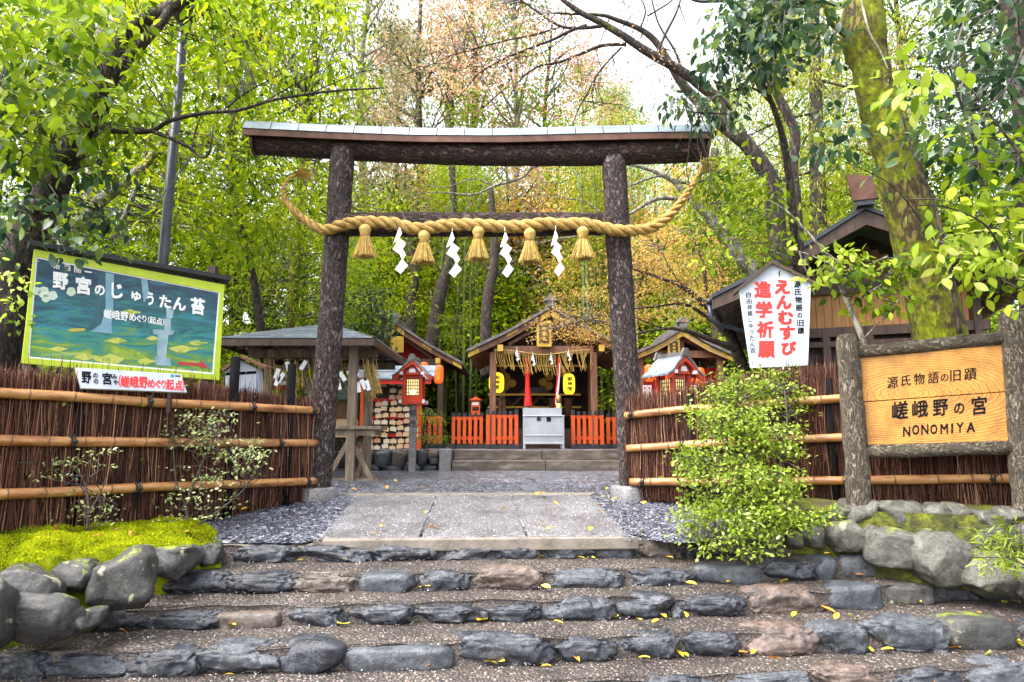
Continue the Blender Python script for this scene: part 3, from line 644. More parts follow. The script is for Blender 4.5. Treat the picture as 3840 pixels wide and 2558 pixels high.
rgf = random.Random(6); mb = MB()
for _ in range(260):
    i = rgf.randrange(20, ns - 20); a = rgf.uniform(0, 6.283); o_ = Vector(N[i]) * math.cos(a) + Vector(B[i]) * math.sin(a); b0_ = Vector(C[i]) + o_ * RR[i] * .9
    e = b0_ + o_ * rgf.uniform(.01, .05) + Vector(T[i]) * rgf.uniform(-.09, .09); mb.tube([b0_, b0_.lerp(e, .5) + o_ * .008, e], .0016, 3, cap=False)
tag(build('loose_fibres', mb, m_straw2, rope), kind='stuff')
def tassel(cx, yt, yb, lab, seed):
    D = DR - .02; t = P(cx, yt - 12, D); b = P(cx, yb, D); h = t.z - b.z
    r = thing('straw_tassel', (t.x, t.y, t.z), lab, 'tassel', 'straw tassels on the rope')
    mb = MB(); k = lambda f: t.z - f * h
    mb.lathe([(.02, 0), (.052, -.02 * h / .33), (.066, -.12 * h), (.064, -.2 * h), (.047, -.29 * h), (.045, -.31 * h), (.06, -.36 * h)], 18, (t.x, t.y, t.z)); build('head', mb, m_straw2, r, True)
    mb = MB(); mb.lathe([(.050, -.285 * h), (.056, -.30 * h), (.050, -.325 * h)], 18, (t.x, t.y, t.z)); build('binding', mb, m_straw, r, True)
    rg = random.Random(seed); mb = MB()
    for _ in range(230):
        a = rg.uniform(0, 6.283); q = math.sqrt(rg.random()); r0 = .045 * q; r1 = .135 * q * rg.uniform(.85, 1.08)
        l = h * rg.uniform(.93, 1.0)
        mb.tube([t + Vector((r0 * math.cos(a), r0 * math.sin(a), -.31 * h)), t + Vector((.6 * r1 * math.cos(a), .6 * r1 * math.sin(a), -.6 * h)), t + Vector((r1 * math.cos(a), r1 * math.sin(a), -l))], [.0042, .004, .0032], 4, cap=False)
    build('skirt', mb, m_straw2, r)
for i, (cx, yt, yb, lab) in enumerate([(1370, 853, 968, 'leftmost straw tassel hanging from the rope'), (1591, 877, 990, 'second straw tassel from the left on the rope'), (1794, 862, 978, 'middle straw tassel of five on the rope'), (1987, 868, 988, 'fourth straw tassel from the left on the rope'), (2185, 862, 975, 'rightmost straw tassel hanging from the rope')]):
    tassel(cx, yt, yb, lab, i)
c4 = lambda x, y: (850 + x * .4464, 400 + y * .4464)
def streamer2(x, yt, w, h, lab, seed, D=DR - .03, dx=0, group='paper streamers on the rope'):
    """four folded lozenge leaves stepping to and fro, each hung from the one above"""
    rg = random.Random(seed); c = P(x, yt, D); s = (P(x + 1, yt, D) - c).length; mb = MB(); sy = h / 440.0; sx = w / 100.0
    quads = [[(0, 0), (30, 75), (-8, 140), (-57, 155)], [(5, 118), (74, 160), (5, 258), (-62, 220)], [(2, 240), (40, 205), (82, 270), (44, 318)], [(46, 305), (106, 360), (30, 440), (-28, 400)]]
    for i, q in enumerate(quads):
        y_ = .012 * (1 if i % 2 else -1); j = rg.uniform(-6, 6)
        vs = [Vector((c.x + (a + j) * sx * s, c.y + (y_ if k in (1, 2) else -y_) * (h / 180.0) + .002 * i, c.z - b * sy * s)) for k, (a, b) in enumerate(q)]
        mb.prism(vs[::-1], (0, .0015, 0))
    mb.tube([Vector(c) + Vector((0, .01, .05)), Vector(c)], [.004, .004], 4)
    return tag(build('paper_streamer', mb, m_paper, None), lab, 'paper streamer', group)
for i, (x, yt, w, h, lab, dx) in enumerate([(1496, 846, 36, 185, 'leftmost white zigzag paper streamer on the rope', 3), (1696, 866, 36, 178, 'second white zigzag paper streamer from the left on the rope', 4), (1893, 866, 34, 178, 'third white zigzag paper streamer from the left on the rope', 4), (2084, 860, 30, 180, 'rightmost narrow white zigzag paper streamer on the rope', 5)]):
    streamer2(x, yt, w, h, lab, i, dx=dx)

# ------------------------------------------------------------------ brushwood fences with bamboo rails
def fence(name, label, A, Bp, base, top, rails, posts, ties, seed, ntw, spikes=0):
    """A,B: world (x,y) ends; base/top functions of t -> z; rails: list of [(t,z)...] polylines"""
    A, Bp = Vector((A[0], A[1], 0)), Vector((Bp[0], Bp[1], 0)); d = (Bp - A); Lf = d.length; d = d / Lf; nrm = Vector((d.y, -d.x, 0))
    if nrm.y > 0: nrm = -nrm
    root = thing(name, (A + Bp) / 2 + Vector((0, 0, base(.5))), label, 'fence')
    rg = np.random.default_rng(seed); n = ntw
    t = rg.random(n); zb = np.array([base(a) for a in t]) - .04; zt = np.array([top(a) for a in t])
    h0 = zb + (rg.random(n) ** 1.6) * .55 * (zt - zb); h1 = np.minimum(zt + rg.normal(0, .03, n), h0 + rg.uniform(.45, .9, n))
    hi = rg.random(n) < .35; h1 = np.where(hi, zt + rg.uniform(-.08, .06, n) + np.where(rg.random(n) < .12, rg.random(n) * .14, 0), h1)
    off = rg.normal(0, .032, n); lean = np.where(rg.random(n) < .12, rg.normal(0, .16, n), rg.normal(0, .04, n)) * (h1 - h0)
    k = 3; rad = rg.uniform(.0016, .0042, n)
    an = np.arange(k) * 2 * np.pi / k
    dv = np.array(d[:]); nv = np.array(nrm[:]); A_ = np.array(A[:])
    base_p = A_[None] + dv[None] * (t * Lf)[:, None] + nv[None] * off[:, None]
    pts = []
    for f, w in ((0, 1.0), (.5, 1.0), (1.0, .55)):
        c = base_p + dv[None] * (lean * f + np.where(f == .5, rg.normal(0, .016, n), 0))[:, None]; c[:, 2] = h0 + (h1 - h0) * f
        ring = c[:, None, :] + (rad * w)[:, None, None] * (np.cos(an)[None, :, None] * dv[None, None] + np.sin(an)[None, :, None] * nv[None, None])
        pts.append(ring)
    V = np.stack(pts, 1).reshape(-1, 3)
    tf = np.array([(j * k + i, j * k + (i + 1) % k, (j + 1) * k + (i + 1) % k, (j + 1) * k + i) for j in range(2) for i in range(k)])
    Fc = (np.arange(n)[:, None, None] * 9 + tf[None]).reshape(-1, 4)
    me = np_mesh('brushwood', V, Fc, m_brush, np.repeat(np.clip(rg.beta(1.3, 2.0, n) + .25 * np.array([noise.noise(Vector((a * Lf * 2.2, b * 2.5, seed))) for a, b in zip(t, h0)]), 0, 1), 9))
    tag(link('brushwood', me, root), kind='stuff')
    mb = MB(); q = 24
    for i in range(q):
        a, b = i / q, (i + 1) / q; p0, p1 = A + d * Lf * a, A + d * Lf * b
        o = -nrm * .035
        mb.add([p0 + o + Vector((0, 0, base(a) - .08)), p1 + o + Vector((0, 0, base(b) - .08)), p1 + o + Vector((0, 0, top(b) - .16)), p0 + o + Vector((0, 0, top(a) - .16))], [(0, 1, 2, 3)])
    build('backing', mb, M('packed_twigs', [(.01, .006, .005), (.04, .018, .014)], 40, .9, stretch=(1, 1, .1)), root)
    for ri, rl in enumerate(rails):
        ts = [a[0] for a in rl]; zs = [a[1] for a in rl]; m = 40
        pts = []; rr = []
        for i in range(m):
            tt = ts[0] + (ts[-1] - ts[0]) * i / (m - 1)
            p = A + d * (tt * Lf) + nrm * (.085 + .006 * noise.noise(Vector((tt * 6, ri, seed)))); p.z = float(np.interp(tt, ts, zs)) + .008 * noise.noise(Vector((tt * 5, ri * 3, seed + 4)))
            pts.append(p); rr.append(.040 + .004 * noise.noise(Vector((tt * 9, ri, 7))))
        mb = MB(); mb.tube(pts, rr, 14); ro = build('bamboo_rail', mb, m_bamboo, root, True)
        s = .1 + .06 * ri
        while s < (ts[-1] - ts[0]) * Lf:
            f = s / ((ts[-1] - ts[0]) * Lf) * (m - 1); i = min(int(f), m - 2); p = pts[i].lerp(pts[i + 1], f - i)
            mb = MB(); ax = (pts[i + 1] - pts[i]).normalized(); mb.tube([p - ax * .008, p - ax * .003, p + ax * .003, p + ax * .008], [.0405, .0445, .0445, .0405], 14)
            nd = build('node', mb, m_node, ro, True)
            s += random.Random(int(s * 1000) + seed).uniform(.20, .34)
    for (tt, zt) in posts:
        p = A + d * (tt * Lf) + nrm * .03; mb = MB(); mb.tube([Vector((p.x, p.y, base(tt) - .15)), Vector((p.x, p.y, zt - .01)), Vector((p.x, p.y, zt))], [.045, .045, .036], 12); build('post', mb, m_post, root, True)
    for (tt, ri) in ties:
        rl = rails[ri]; z = float(np.interp(tt, [a[0] for a in rl], [a[1] for a in rl])); p = A + d * (tt * Lf) + nrm * .085; p.z = z
        mb = MB()
        for dx in (-.012, .012):
            ring = [p + d * (dx + .006 * math.cos(a)) + nrm * (.049 * math.cos(a)) + Vector((0, 0, .049 * math.sin(a))) for a in np.linspace(0, 6.283, 15)]
            mb.tube(ring, .0065, 5, cap=False)
        kn = p + nrm * .052
        mb.tube([kn - d * .02, kn + nrm * .012, kn + d * .02], [.008, .014, .008], 6)
        mb.tube([kn, kn + d * .035 + Vector((0, 0, .035)), kn + d * .05 + Vector((0, 0, .06))], .0045, 4)
        mb.tube([kn, kn - d * .02 + Vector((0, 0, -.04)), kn - d * .03 + Vector((0, 0, -.07))], .0045, 4)
        build('rope_tie', mb, m_black, root, True)
    return root
def fz(px, py, A, Bp):     # height where the fence plane is seen at a photo pixel, with its t
    A3, B3 = Vector((A[0], A[1], 0)), Vector((Bp[0], Bp[1], 0)); d = B3 - A3; n = Vector((d.y, -d.x, 0)).normalized()
    q = onplane(px, py, A3, n); return ((q - A3).dot(d) / d.length_squared, q.z)
def prof_fn(pts):
    pts = sorted(pts); return lambda t: float(np.interp(t, [a[0] for a in pts], [a[1] for a in pts]))
LA, LB = (P(1165, 1700, 7.38).x, 7.38), (P(-420, 1700, 4.55).x, 4.55)
lf = lambda l: [fz(x, y, LA, LB) for x, y in l]
fence('brushwood_fence', 'brown brushwood fence with three bamboo rails under the painted signboard', LA, LB,
      prof_fn(lf([(1165, 1862), (850, 1925), (400, 1982), (0, 2000), (-400, 2030)])), prof_fn(lf([(1165, 1510), (1000, 1490), (850, 1462), (600, 1440), (350, 1425), (0, 1400), (-400, 1380)])),
      [lf([(1172, 1541), (600, 1512), (0, 1476), (-400, 1452)]), lf([(1170, 1661), (600, 1660), (0, 1652), (-400, 1648)]), lf([(1168, 1803), (560, 1826), (0, 1852), (-400, 1872)])],
      [(lf([(1082, 1500)])[0][0], lf([(1082, 1366)])[0][1]), (lf([(868, 1500)])[0][0], lf([(868, 1338)])[0][1]), (lf([(285, 1600)])[0][0], lf([(285, 1440)])[0][1])],
      [(lf([(x, 1600)])[0][0], r) for x, r in ((1150, 0), (922, 0), (530, 0), (1030, 1), (256, 1), (1140, 2), (510, 2))], 21, 13000)
RA, RB = (P(2352, 1700, 7.36).x, 7.36), (P(3132, 1700, 6.5).x, 6.5)
rf = lambda l: [fz(x, y, RA, RB) for x, y in l]
fence('brushwood_fence', 'brushwood fence with bamboo rails between the gate and the carved log sign', RA, (RB[0] + (RB[0] - RA[0]) * 1.1, RB[1] + (RB[1] - RA[1]) * 1.1),
      prof_fn([(a / 2.1, b) for a, b in rf([(2350, 1860), (2700, 1880), (3130, 1890), (3800, 1880)])]), prof_fn([(a / 2.1, b) for a, b in rf([(2350, 1490), (2480, 1478), (2650, 1440), (2900, 1400), (3130, 1375), (3500, 1360), (3840, 1350)])]),
      [[(a / 2.1, b) for a, b in rf(l)] for l in ([(2352, 1560), (2560, 1538), (3130, 1498), (3840, 1450)], [(2360, 1682), (2560, 1668), (3160, 1640), (3840, 1612)], [(2372, 1806), (2700, 1806), (3180, 1800), (3840, 1792)])],
      [(rf([(3110, 1500)])[0][0] / 2.1, rf([(3110, 1420)])[0][1]), (rf([(2590, 1500)])[0][0] / 2.1, rf([(2590, 1478)])[0][1])],
      [(rf([(x, 1600)])[0][0] / 2.1, r) for x, r in ((2375, 0), (2560, 1), (2412, 2), (3160, 2), (3692, 2))], 33, 12000)

# ------------------------------------------------------------------ lettering: flat print laid on a board's plane
_tc = {}
def glyph(ch, bold):
    k = ch
    if k not in _tc:
        c = bpy.data.curves.new('g', 'FONT'); c.body = ch; c.size = 1; c.resolution_u = 2
        o = bpy.data.objects.new('g', c); COL.objects.link(o); dg = bpy.context.evaluated_depsgraph_get(); dg.update()
        me = bpy.data.meshes.new_from_object(o.evaluated_get(dg)); v = [x.co.copy() for x in me.vertices]; f = [tuple(p.vertices) for p in me.polygons]
        bpy.data.objects.remove(o); bpy.data.curves.remove(c); bpy.data.meshes.remove(me)
        x0, x1 = min(a.x for a in v), max(a.x for a in v); y0, y1 = min(a.y for a in v), max(a.y for a in v)
        _tc[k] = ([((a.x - x0) / (x1 - x0) - .5, (a.y - y0) / max(1e-6, y1 - y0) - .5) for a in v], f)
    return _tc[k]
def lettering(root, p, n, chars, mat, bold=.02, off=.003, name='lettering'):
    """chars: (glyph, centre x, centre y, width, height, slope) in photo pixels on the plane p,n"""
    for ch, cx, cy, w, h, sl in chars:
        mb = MB(); v, f = glyph(ch, bold); e = bold * 1.1
        for j, (sx_, sy_) in enumerate(((0, 0), (e, 0), (-e, 0), (0, e), (0, -e), (e, e), (-e, -e), (e, -e), (-e, e)) if bold > .015 else ((0, 0), (e, 0), (-e, 0))):
            mb.add([onplane(cx + (a * (1 - 1.5 * e) + sx_) * w, cy - (b * (1 - 1.5 * e) + sy_) * h + sl * a * w, p, n, off + j * .00012) for a, b in v], f)
        build('character', mb, mat, root)
def hline(s, x0, y0, x1, y1, w, h, squeeze={}):
    n = len(s); out = []
    for i, ch in enumerate(s):
        t = i / max(1, n - 1); k = squeeze.get(ch, 1.0); out.append((ch, x0 + (x1 - x0) * t, y0 + (y1 - y0) * t, w * k, h * (k if k < .7 else 1), (y1 - y0) / max(1, x1 - x0)))
    return out
def vline(s, x0, y0, x1, y1, w, h, squeeze={}):
    n = len(s); return [(ch, x0 + (x1 - x0) * i / (n - 1), y0 + (y1 - y0) * i / (n - 1), w * squeeze.get(ch, 1), h * squeeze.get(ch, 1), 0) for i, ch in enumerate(s)]
def plane_of(a, b, c):
    n = (b - a).cross(c - a).normalized()
    if n.y > 0: n = -n
    return a, n

# --- painted signboard on the left
DL, DRr = 6.05, 7.05
TL, TR_, BR_, BL = P(140, 948, DL), P(838, 1074, DRr), P(815, 1424, DRr), P(84, 1352, DL)
p, n = plane_of(TL, TR_, BL)
sg = thing('painted_signboard', (TL + BR_) / 2 - Vector((0, 0, .9)), 'large painted signboard with moss garden picture in lime green frame', 'signboard')
q4 = lambda *px: [onplane(x, y, p, n) for x, y in px]
inner = [(134, 962), (826, 1096), (802, 1404), (104, 1342)]; outer = [(128, 934), (842, 1068), (822, 1426), (80, 1362)]
mb = MB(); mb.prism([onplane(x, y, p, n, -.002) for x, y in inner], -n * .03)
m_pic, t, b, o = nt('painted_garden')
tc = t.nodes.new('ShaderNodeTexCoord'); sx = t.nodes.new('ShaderNodeSeparateXYZ'); t.links.new(tc.outputs['Generated'], sx.inputs[0])
vv = coords(t, (2.2, 2.2, 11)); n1 = noise_n(t, vv, 1.3, 8, .75, .8)
ad = t.nodes.new('ShaderNodeMath'); ad.operation = 'MULTIPLY_ADD'; ad.inputs[1].default_value = -.80; ad.inputs[2].default_value = .56
t.links.new(sx.outputs['Z'], ad.inputs[0]); a3 = t.nodes.new('ShaderNodeMath'); a3.operation = 'MULTIPLY_ADD'; a3.inputs[1].default_value = 1.55
t.links.new(n1.outputs['Fac'], a3.inputs[0]); t.links.new(ad.outputs[0], a3.inputs[2])
r = ramp(t, [(.38, (.002, .022, .055)), (.60, (.004, .085, .11)), (.72, (.012, .20, .17)), (.82, (.10, .24, .03)), (.93, (.30, .40, .015)), (1.0, (.42, .46, .25))]); r.color_ramp.interpolation = 'LINEAR'
mm = t.nodes.new('ShaderNodeMath'); mm.operation = 'MULTIPLY'; mm.inputs[1].default_value = .66; t.links.new(a3.outputs[0], mm.inputs[0])
t.links.new(mm.outputs[0], r.inputs[0])
n2 = noise_n(t, coords(t, (2, 2, 9)), 2.3, 4, .6); r2 = ramp(t, [(.52, (0, 0, 0)), (.66, (1, 1, 1))]); t.links.new(n2.outputs['Fac'], r2.inputs[0])
mx = t.nodes.new('ShaderNodeMix'); mx.data_type = 'RGBA'; mx.inputs['B'].default_value = (.02, .20, .30, 1)
fm = t.nodes.new('ShaderNodeMath'); fm.operation = 'MULTIPLY'; fm.inputs[1].default_value = .6; t.links.new(r2.outputs[0], fm.inputs[0])
t.links.new(fm.outputs[0], mx.inputs['Factor']); t.links.new(r.outputs[0], mx.inputs['A']); t.links.new(mx.outputs['Result'], b.inputs['Base Color']); b.inputs['Roughness'].default_value = .35
build('picture_panel', mb, m_pic, sg)
for i in range(4):
    a, b2 = outer[i], outer[(i + 1) % 4]; c, d = inner[(i + 1) % 4], inner[i]
    mb = MB(); mb.prism([onplane(x, y, p, n, .012) for x, y in (a, b2, c, d)], -n * .06); build('frame_rail', mb, m_lime, sg)
    a, b2 = inner[i], inner[(i + 1) % 4]; cx, cy = 467, 1200
    sh = lambda q: (q[0] + (cx - q[0]) * .018, q[1] + (cy - q[1]) * .03)
    mb = MB(); mb.prism([onplane(x, y, p, n, .004) for x, y in (a, b2, sh(b2), sh(a))], -n * .008); build('white_edge', mb, m_wink, sg)
mb = MB(); fr = [onplane(108, 916, p, n, .07), onplane(868, 1052, p, n, .07)]
up = Vector((0, 0, .045)); mb.prism([fr[0], fr[1], fr[1] + up, fr[0] + up], -n * .26); build('roof_board', mb, m_black, sg)
for px in (150, 800):
    a = onplane(px, 1000, p, n, -.08); mb = MB(); mb.bar((a.x, a.y, .7), (a.x, a.y, a.z), .08, .08); build('post', mb, m_wood_d, sg)
# printed picture: tree, stone lantern, shrubs, arrows
def print_poly(pts, mat, off, name): 
    mb = MB(); mb.add([onplane(x, y, p, n, off) for x, y in pts], [tuple(range(len(pts)))]); return build(name, mb, mat, sg)
cr4 = lambda l: [(x * .574, 850 + y * .574) for x, y in l]
print_poly(cr4([(640, 300), (700, 310), (690, 560), (650, 640), (560, 690), (610, 590), (640, 480)]), M('print_shade', [(.006, .05, .09), (.02, .10, .13)], 6, .4), .0005, 'print')
print_poly(cr4([(690, 300), (745, 310), (740, 520), (728, 640), (735, 700), (640, 690), (590, 685), (660, 640), (690, 540)]), M('print_trunk', [(.10, .24, .33), (.22, .40, .48)], 5, .4), .001, 'print')
print_poly(cr4([(920, 330), (960, 340), (975, 440), (940, 500)]), bpy.data.materials['print_trunk'], .0008, 'print')
m_pl = M('print_lantern', [(.16, .27, .33), (.36, .48, .52)], 6, .4)
for pl in ([(1085, 530), (1135, 545), (1125, 600), (1088, 600)], [(1070, 600), (1115, 605), (1118, 680), (1075, 675)], [(1000, 670), (1140, 680), (1130, 705), (1060, 715), (1000, 700)], [(1030, 705), (1100, 712), (1085, 860), (1025, 850)], [(1010, 850), (1110, 860), (1120, 915), (1020, 905)]):
    print_poly(cr4(pl), m_pl, .0015, 'print')
m_ps = M('print_flowers', [(.36, .46, .36), (.62, .70, .58)], 26, .4)
for (x, y, r_) in [(240, 420, 26), (285, 430, 38), (345, 450, 30), (465, 425, 30), (300, 470, 26)]:
    print_poly(cr4([(x + r_ * math.cos(a) * (1 + .15 * math.sin(5 * a)), y + r_ * math.sin(a)) for a in np.linspace(0, 6.1, 16)][::-1]), m_ps, .001, 'print')
m_pg = M('print_moss', [(.30, .36, .03), (.50, .52, .10), (.16, .26, .03)], 9, .4)
for (x, y, w_, h_) in [(720, 870, 95, 30), (950, 880, 60, 18), (560, 850, 80, 20), (1290, 760, 60, 14), (760, 745, 70, 16), (1000, 730, 50, 12), (850, 560, 60, 16), (1190, 800, 90, 20), (380, 800, 60, 14)]:
    print_poly(cr4([(x + w_ * math.cos(a) * (1 + .2 * math.sin(3 * a + x)), y + h_ * math.sin(a) * (1 + .3 * math.cos(4 * a))) for a in np.linspace(0, 6.1, 18)][::-1]), m_pg, .0007, 'print')
print_poly(cr4([(1162, 882), (1312, 890), (1310, 868), (1360, 918), (1308, 925), (1310, 912), (1162, 902)]), M('print_arrow', [(.45, .03, .03)], 4, .5), .002, 'arrow')
print_poly(cr4([(440, 676), (470, 666), (554, 664), (552, 680), (470, 688)]), M('print_ochre', [(.45, .36, .02)], 4, .5), .002, 'arrow')
Y = lambda l: [(c, x * .574, 850 + y * .574, w * .574, h * .574, .14) for c, x, y, w, h in l]
lettering(sg, p, n, Y([('洛', 372, 255, 42, 44), ('西', 440, 268, 42, 44), ('随', 508, 280, 46, 46), ('一', 576, 296, 46, 8)]), m_wink, .015)
lettering(sg, p, n, Y([('野', 395, 355, 100, 108), ('宮', 545, 385, 98, 112), ('の', 652, 415, 66, 66), ('じ', 765, 420, 72, 100), ('ゅ', 890, 455, 62, 60), ('う', 982, 472, 44, 84), ('た', 1080, 490, 76, 82), ('ん', 1172, 505, 84, 84), ('苔', 1292, 520, 92, 108)]), m_wink, .035)
lettering(sg, p, n, Y([('嵯', 705, 570, 52, 58), ('峨', 758, 578, 52, 58), ('野', 812, 586, 50, 58), ('め', 866, 592, 44, 50), ('ぐ', 908, 600, 34, 46), ('り', 944, 602, 26, 44), ('(', 972, 608, 10, 44), ('起', 998, 612, 40, 46), ('点', 1040, 620, 40, 46), (')', 1066, 624, 10, 44)]), m_wink, .02)
print('part3a')

# --- white board hung on the fence under it
a_, b_, c_ = P(284, 1378, 5.38), P(690, 1404, 6.0), P(306, 1456, 5.38)
p, n = plane_of(a_, b_, c_)
wb = thing('direction_board', c_, 'long white board with black and red characters on the brushwood fence', 'sign')
mb = MB(); mb.prism([onplane(x, y, p, n) for x, y in ((284, 1378), (680, 1403), (702, 1472), (306, 1456))], -n * .03); build('board', mb, m_white, wb, bevel=.003)
lettering(wb, p, n, [('野', 324, 1415, 36, 44, .05), ('の', 358, 1408, 18, 18, .05), ('の', 360, 1430, 18, 18, .05), ('宮', 402, 1420, 36, 44, .05), ('み', 430, 1413, 18, 18, .05), ('や', 434, 1434, 18, 18, .05)], m_ink, .025)
lettering(wb, p, n, [('(', 449, 1428, 8, 46, .05), ('嵯', 470, 1430, 32, 42, .05), ('峨', 504, 1432, 32, 42, .05), ('野', 538, 1434, 32, 42, .05), ('め', 568, 1438, 28, 32, .05), ('ぐ', 594, 1440, 20, 32, .05), ('り', 614, 1441, 16, 32, .05), ('起', 638, 1442, 30, 40, .05), ('点', 670, 1445, 28, 40, .05), (')', 688, 1446, 8, 44, .05)], m_ired, .025)
mb = MB(); mb.add([onplane(646 + 7 * math.cos(a), 1409 + 6 * math.sin(a), p, n, .003) for a in np.linspace(0, 6, 14)[::-1]], [tuple(range(14))]); build('emblem', mb, M('print_blue', [(.02, .22, .36)], 4, .5), wb)
for k in range(4):
    mb = MB(); mb.add([onplane(x, y, p, n, .003) for x, y in ((657 + k * 5, 1407 + k * .4), (661 + k * 5, 1407 + k * .4), (661 + k * 5, 1412 + k * .4), (657 + k * 5, 1412 + k * .4))], [(0, 1, 2, 3)]); build('lettering', mb, m_ink, wb)
for px in (330, 640):
    a = onplane(px, 1440, p, n, -.05); mb = MB(); mb.bar((a.x, a.y, a.z - .25), (a.x, a.y, a.z + .06), .03, .03); build('batten', mb, m_wood_d, wb)

# --- pentagonal sign on the right
a_, b_, c_ = P(2772, 1084, 7.05), P(3042, 1052, 6.85), P(2814, 1378, 7.05)
p, n = plane_of(a_, b_, c_)
ps = thing('pentagon_sign', P(2910, 1400, 7.0), 'white house-shaped sign with large red characters above the right fence', 'sign')
pent = [(2814, 1380), (3030, 1370), (3041, 1052), (2896, 982), (2770, 1084)]
mb = MB(); mb.prism([onplane(x, y, p, n) for x, y in pent], -n * .07); build('board', mb, m_white, ps, bevel=.004)
m_edge = M('pale_edge', [(.45, .55, .58), (.62, .7, .74)], 5, .5)
for i in range(5):
    a, b = pent[i], pent[(i + 1) % 5]; cx, cy = 2910, 1200; sh = lambda q: (q[0] + (cx - q[0]) * .07, q[1] + (cy - q[1]) * .045)
    mb = MB(); mb.prism([onplane(x, y, p, n, .012) for x, y in (a, b, sh(b), sh(a))], -n * .010); build('edging', mb, m_edge, ps)
for a, b in (((2752, 1090), (2896, 974)), ((2896, 974), (3072, 1062))):
    mb = MB(); q = [onplane(x, y, p, n, .05) for x, y in (a, b, (b[0], b[1] + 13), (a[0], a[1] + 13))]; mb.prism(q[::-1], -n * .16); build('roof_trim', mb, m_wood_d, ps)
for px in (2850, 2995):
    a = onplane(px, 1300, p, n, -.12); mb = MB(); mb.bar((a.x, a.y, .9), (a.x, a.y, a.z), .07, .07); build('post', mb, m_wood_d, ps)
lettering(ps, p, n, vline('源氏物語の旧蹟', 2990, 1066, 3003, 1240, 25, 25, {'の': .75}), m_ink, .02)
lettering(ps, p, n, vline('えんむすび', 2934, 1076, 2958, 1306, 56, 52), m_ired, .045)
lettering(ps, p, n, vline('進学祈願', 2860, 1086, 2874, 1310, 62, 62), m_ired, .035)
lettering(ps, p, n, vline('自由拝観じゅうたん苔', 2807, 1106, 2824, 1314, 19, 21, {'じ': .8, 'ゅ': .75, 'う': .8, 'ん': .9}), m_ink, .015)

# --- carved log sign
D1, D2 = 5.98, 5.52
p, n = plane_of(P(3225, 1400, D1), P(3785, 1400, D2), P(3235, 1690, D1))
ls = thing('log_sign', P(3500, 1890, 5.75), 'golden plank sign framed by rough logs with carved black characters', 'sign')
m_log = bark_mat('sign_log_bark', [(.012, .009, .006), (.075, .06, .042), (.21, .175, .13)], (1, 1, .3), 20, .9, .02, moss=(.62, (.06, .075, .006), (.15, .18, .015)))
m_log2 = bark_mat('sign_rail_bark', [(.012, .009, .006), (.08, .065, .045), (.22, .185, .135)], (.22, 1, 1), 22, .9, .02, moss=(.6, (.08, .1, .006), (.2, .24, .015)))
pL, pR = P(3224, 1890, D1), P(3862, 1990, D2)
vlog('post', (pL.x, pL.y, pL.z - .1), P(3176, 1256, D1), .102, .09, m_log, 31, ls, n=22, m=30)
vlog('post', (pR.x, pR.y, 1.0), P(3798, 1172, D2), .108, .102, m_log, 32, ls, n=22, m=30)
mb = MB(); mb.tube([P(3210, 1320, D1), P(3400, 1304, 5.83), P(3600, 1285, 5.68), P(3795, 1266, D2)], [.054, .056, .058, .06], 18, bump=.08); build('cross_log', mb, m_log2, ls, True)
mb = MB(); mb.tube([P(3228, 1693, D1), P(3420, 1690, 5.83), P(3620, 1682, 5.67), P(3830, 1676, D2)], [.056, .057, .056, .059], 18, bump=.08); build('cross_log', mb, m_log2, ls, True)
m_gw, t, b, o = nt('golden_cedar')
v = coords(t, (1, 1, 1)); mpn = t.nodes.new('ShaderNodeVectorMath'); mpn.operation = 'SUBTRACT'; cc = onplane(3420, 1475, p, n); mpn.inputs[1].default_value = (cc.x, cc.y, cc.z)
t.links.new(v, mpn.inputs[0]); sc = t.nodes.new('ShaderNodeVectorMath'); sc.operation = 'MULTIPLY'; sc.inputs[1].default_value = (1.0, .55, 2.6); t.links.new(mpn.outputs[0], sc.inputs[0])
wv = t.nodes.new('ShaderNodeTexWave'); wv.wave_type = 'RINGS'; wv.rings_direction = 'Y'; wv.inputs['Scale'].default_value = 6.5; wv.inputs['Distortion'].default_value = 5.5; wv.inputs['Detail'].default_value = 3; wv.inputs['Detail Scale'].default_value = .9
t.links.new(sc.outputs[0], wv.inputs['Vector']); r = ramp(t, [(0, (.44, .19, .026)), (.55, (.52, .255, .042)), (.88, (.46, .205, .03)), (1, (.28, .105, .012))]); t.links.new(wv.outputs['Fac'], r.inputs[0])
n2 = noise_n(t, v, 6, 7, .7); r2 = ramp(t, [(.32, (.55, .5, .45)), (.6, (1, 1, 1))]); t.links.new(n2.outputs['Fac'], r2.inputs[0])
mu = t.nodes.new('ShaderNodeMix'); mu.data_type = 'RGBA'; mu.blend_type = 'MULTIPLY'; mu.inputs['Factor'].default_value = 1; t.links.new(r.outputs[0], mu.inputs['A']); t.links.new(r2.outputs[0], mu.inputs['B']); t.links.new(mu.outputs['Result'], b.inputs['Base Color']); b.inputs['Roughness'].default_value = .45
bp = t.nodes.new('ShaderNodeBump'); bp.inputs['Strength'].default_value = .2; bp.inputs['Distance'].default_value = .006; t.links.new(wv.outputs['Fac'], bp.inputs['Height']); t.links.new(bp.outputs[0], b.inputs['Normal'])
for pts in ([(3214, 1344), (3768, 1284), (3797, 1466), (3228, 1507)], [(3229, 1510), (3798, 1469), (3816, 1656), (3246, 1668)]):
    mb = MB(); mb.prism([onplane(x, y, p, n) for x, y in pts], -n * .045); build('plank', mb, m_gw, ls, bevel=.003)
lettering(ls, p, n, [(c, 3200 + x * .3125, 1230 + y * .3125, w * .3125, h * .3125, -.1) for c, x, y, w, h in (('源', 470, 655, 130, 140), ('氏', 632, 630, 110, 130), ('物', 790, 610, 130, 140), ('語', 960, 595, 130, 140), ('の', 1095, 595, 95, 90), ('旧', 1225, 570, 125, 140), ('蹟', 1405, 550, 150, 150))], m_ink, .012)
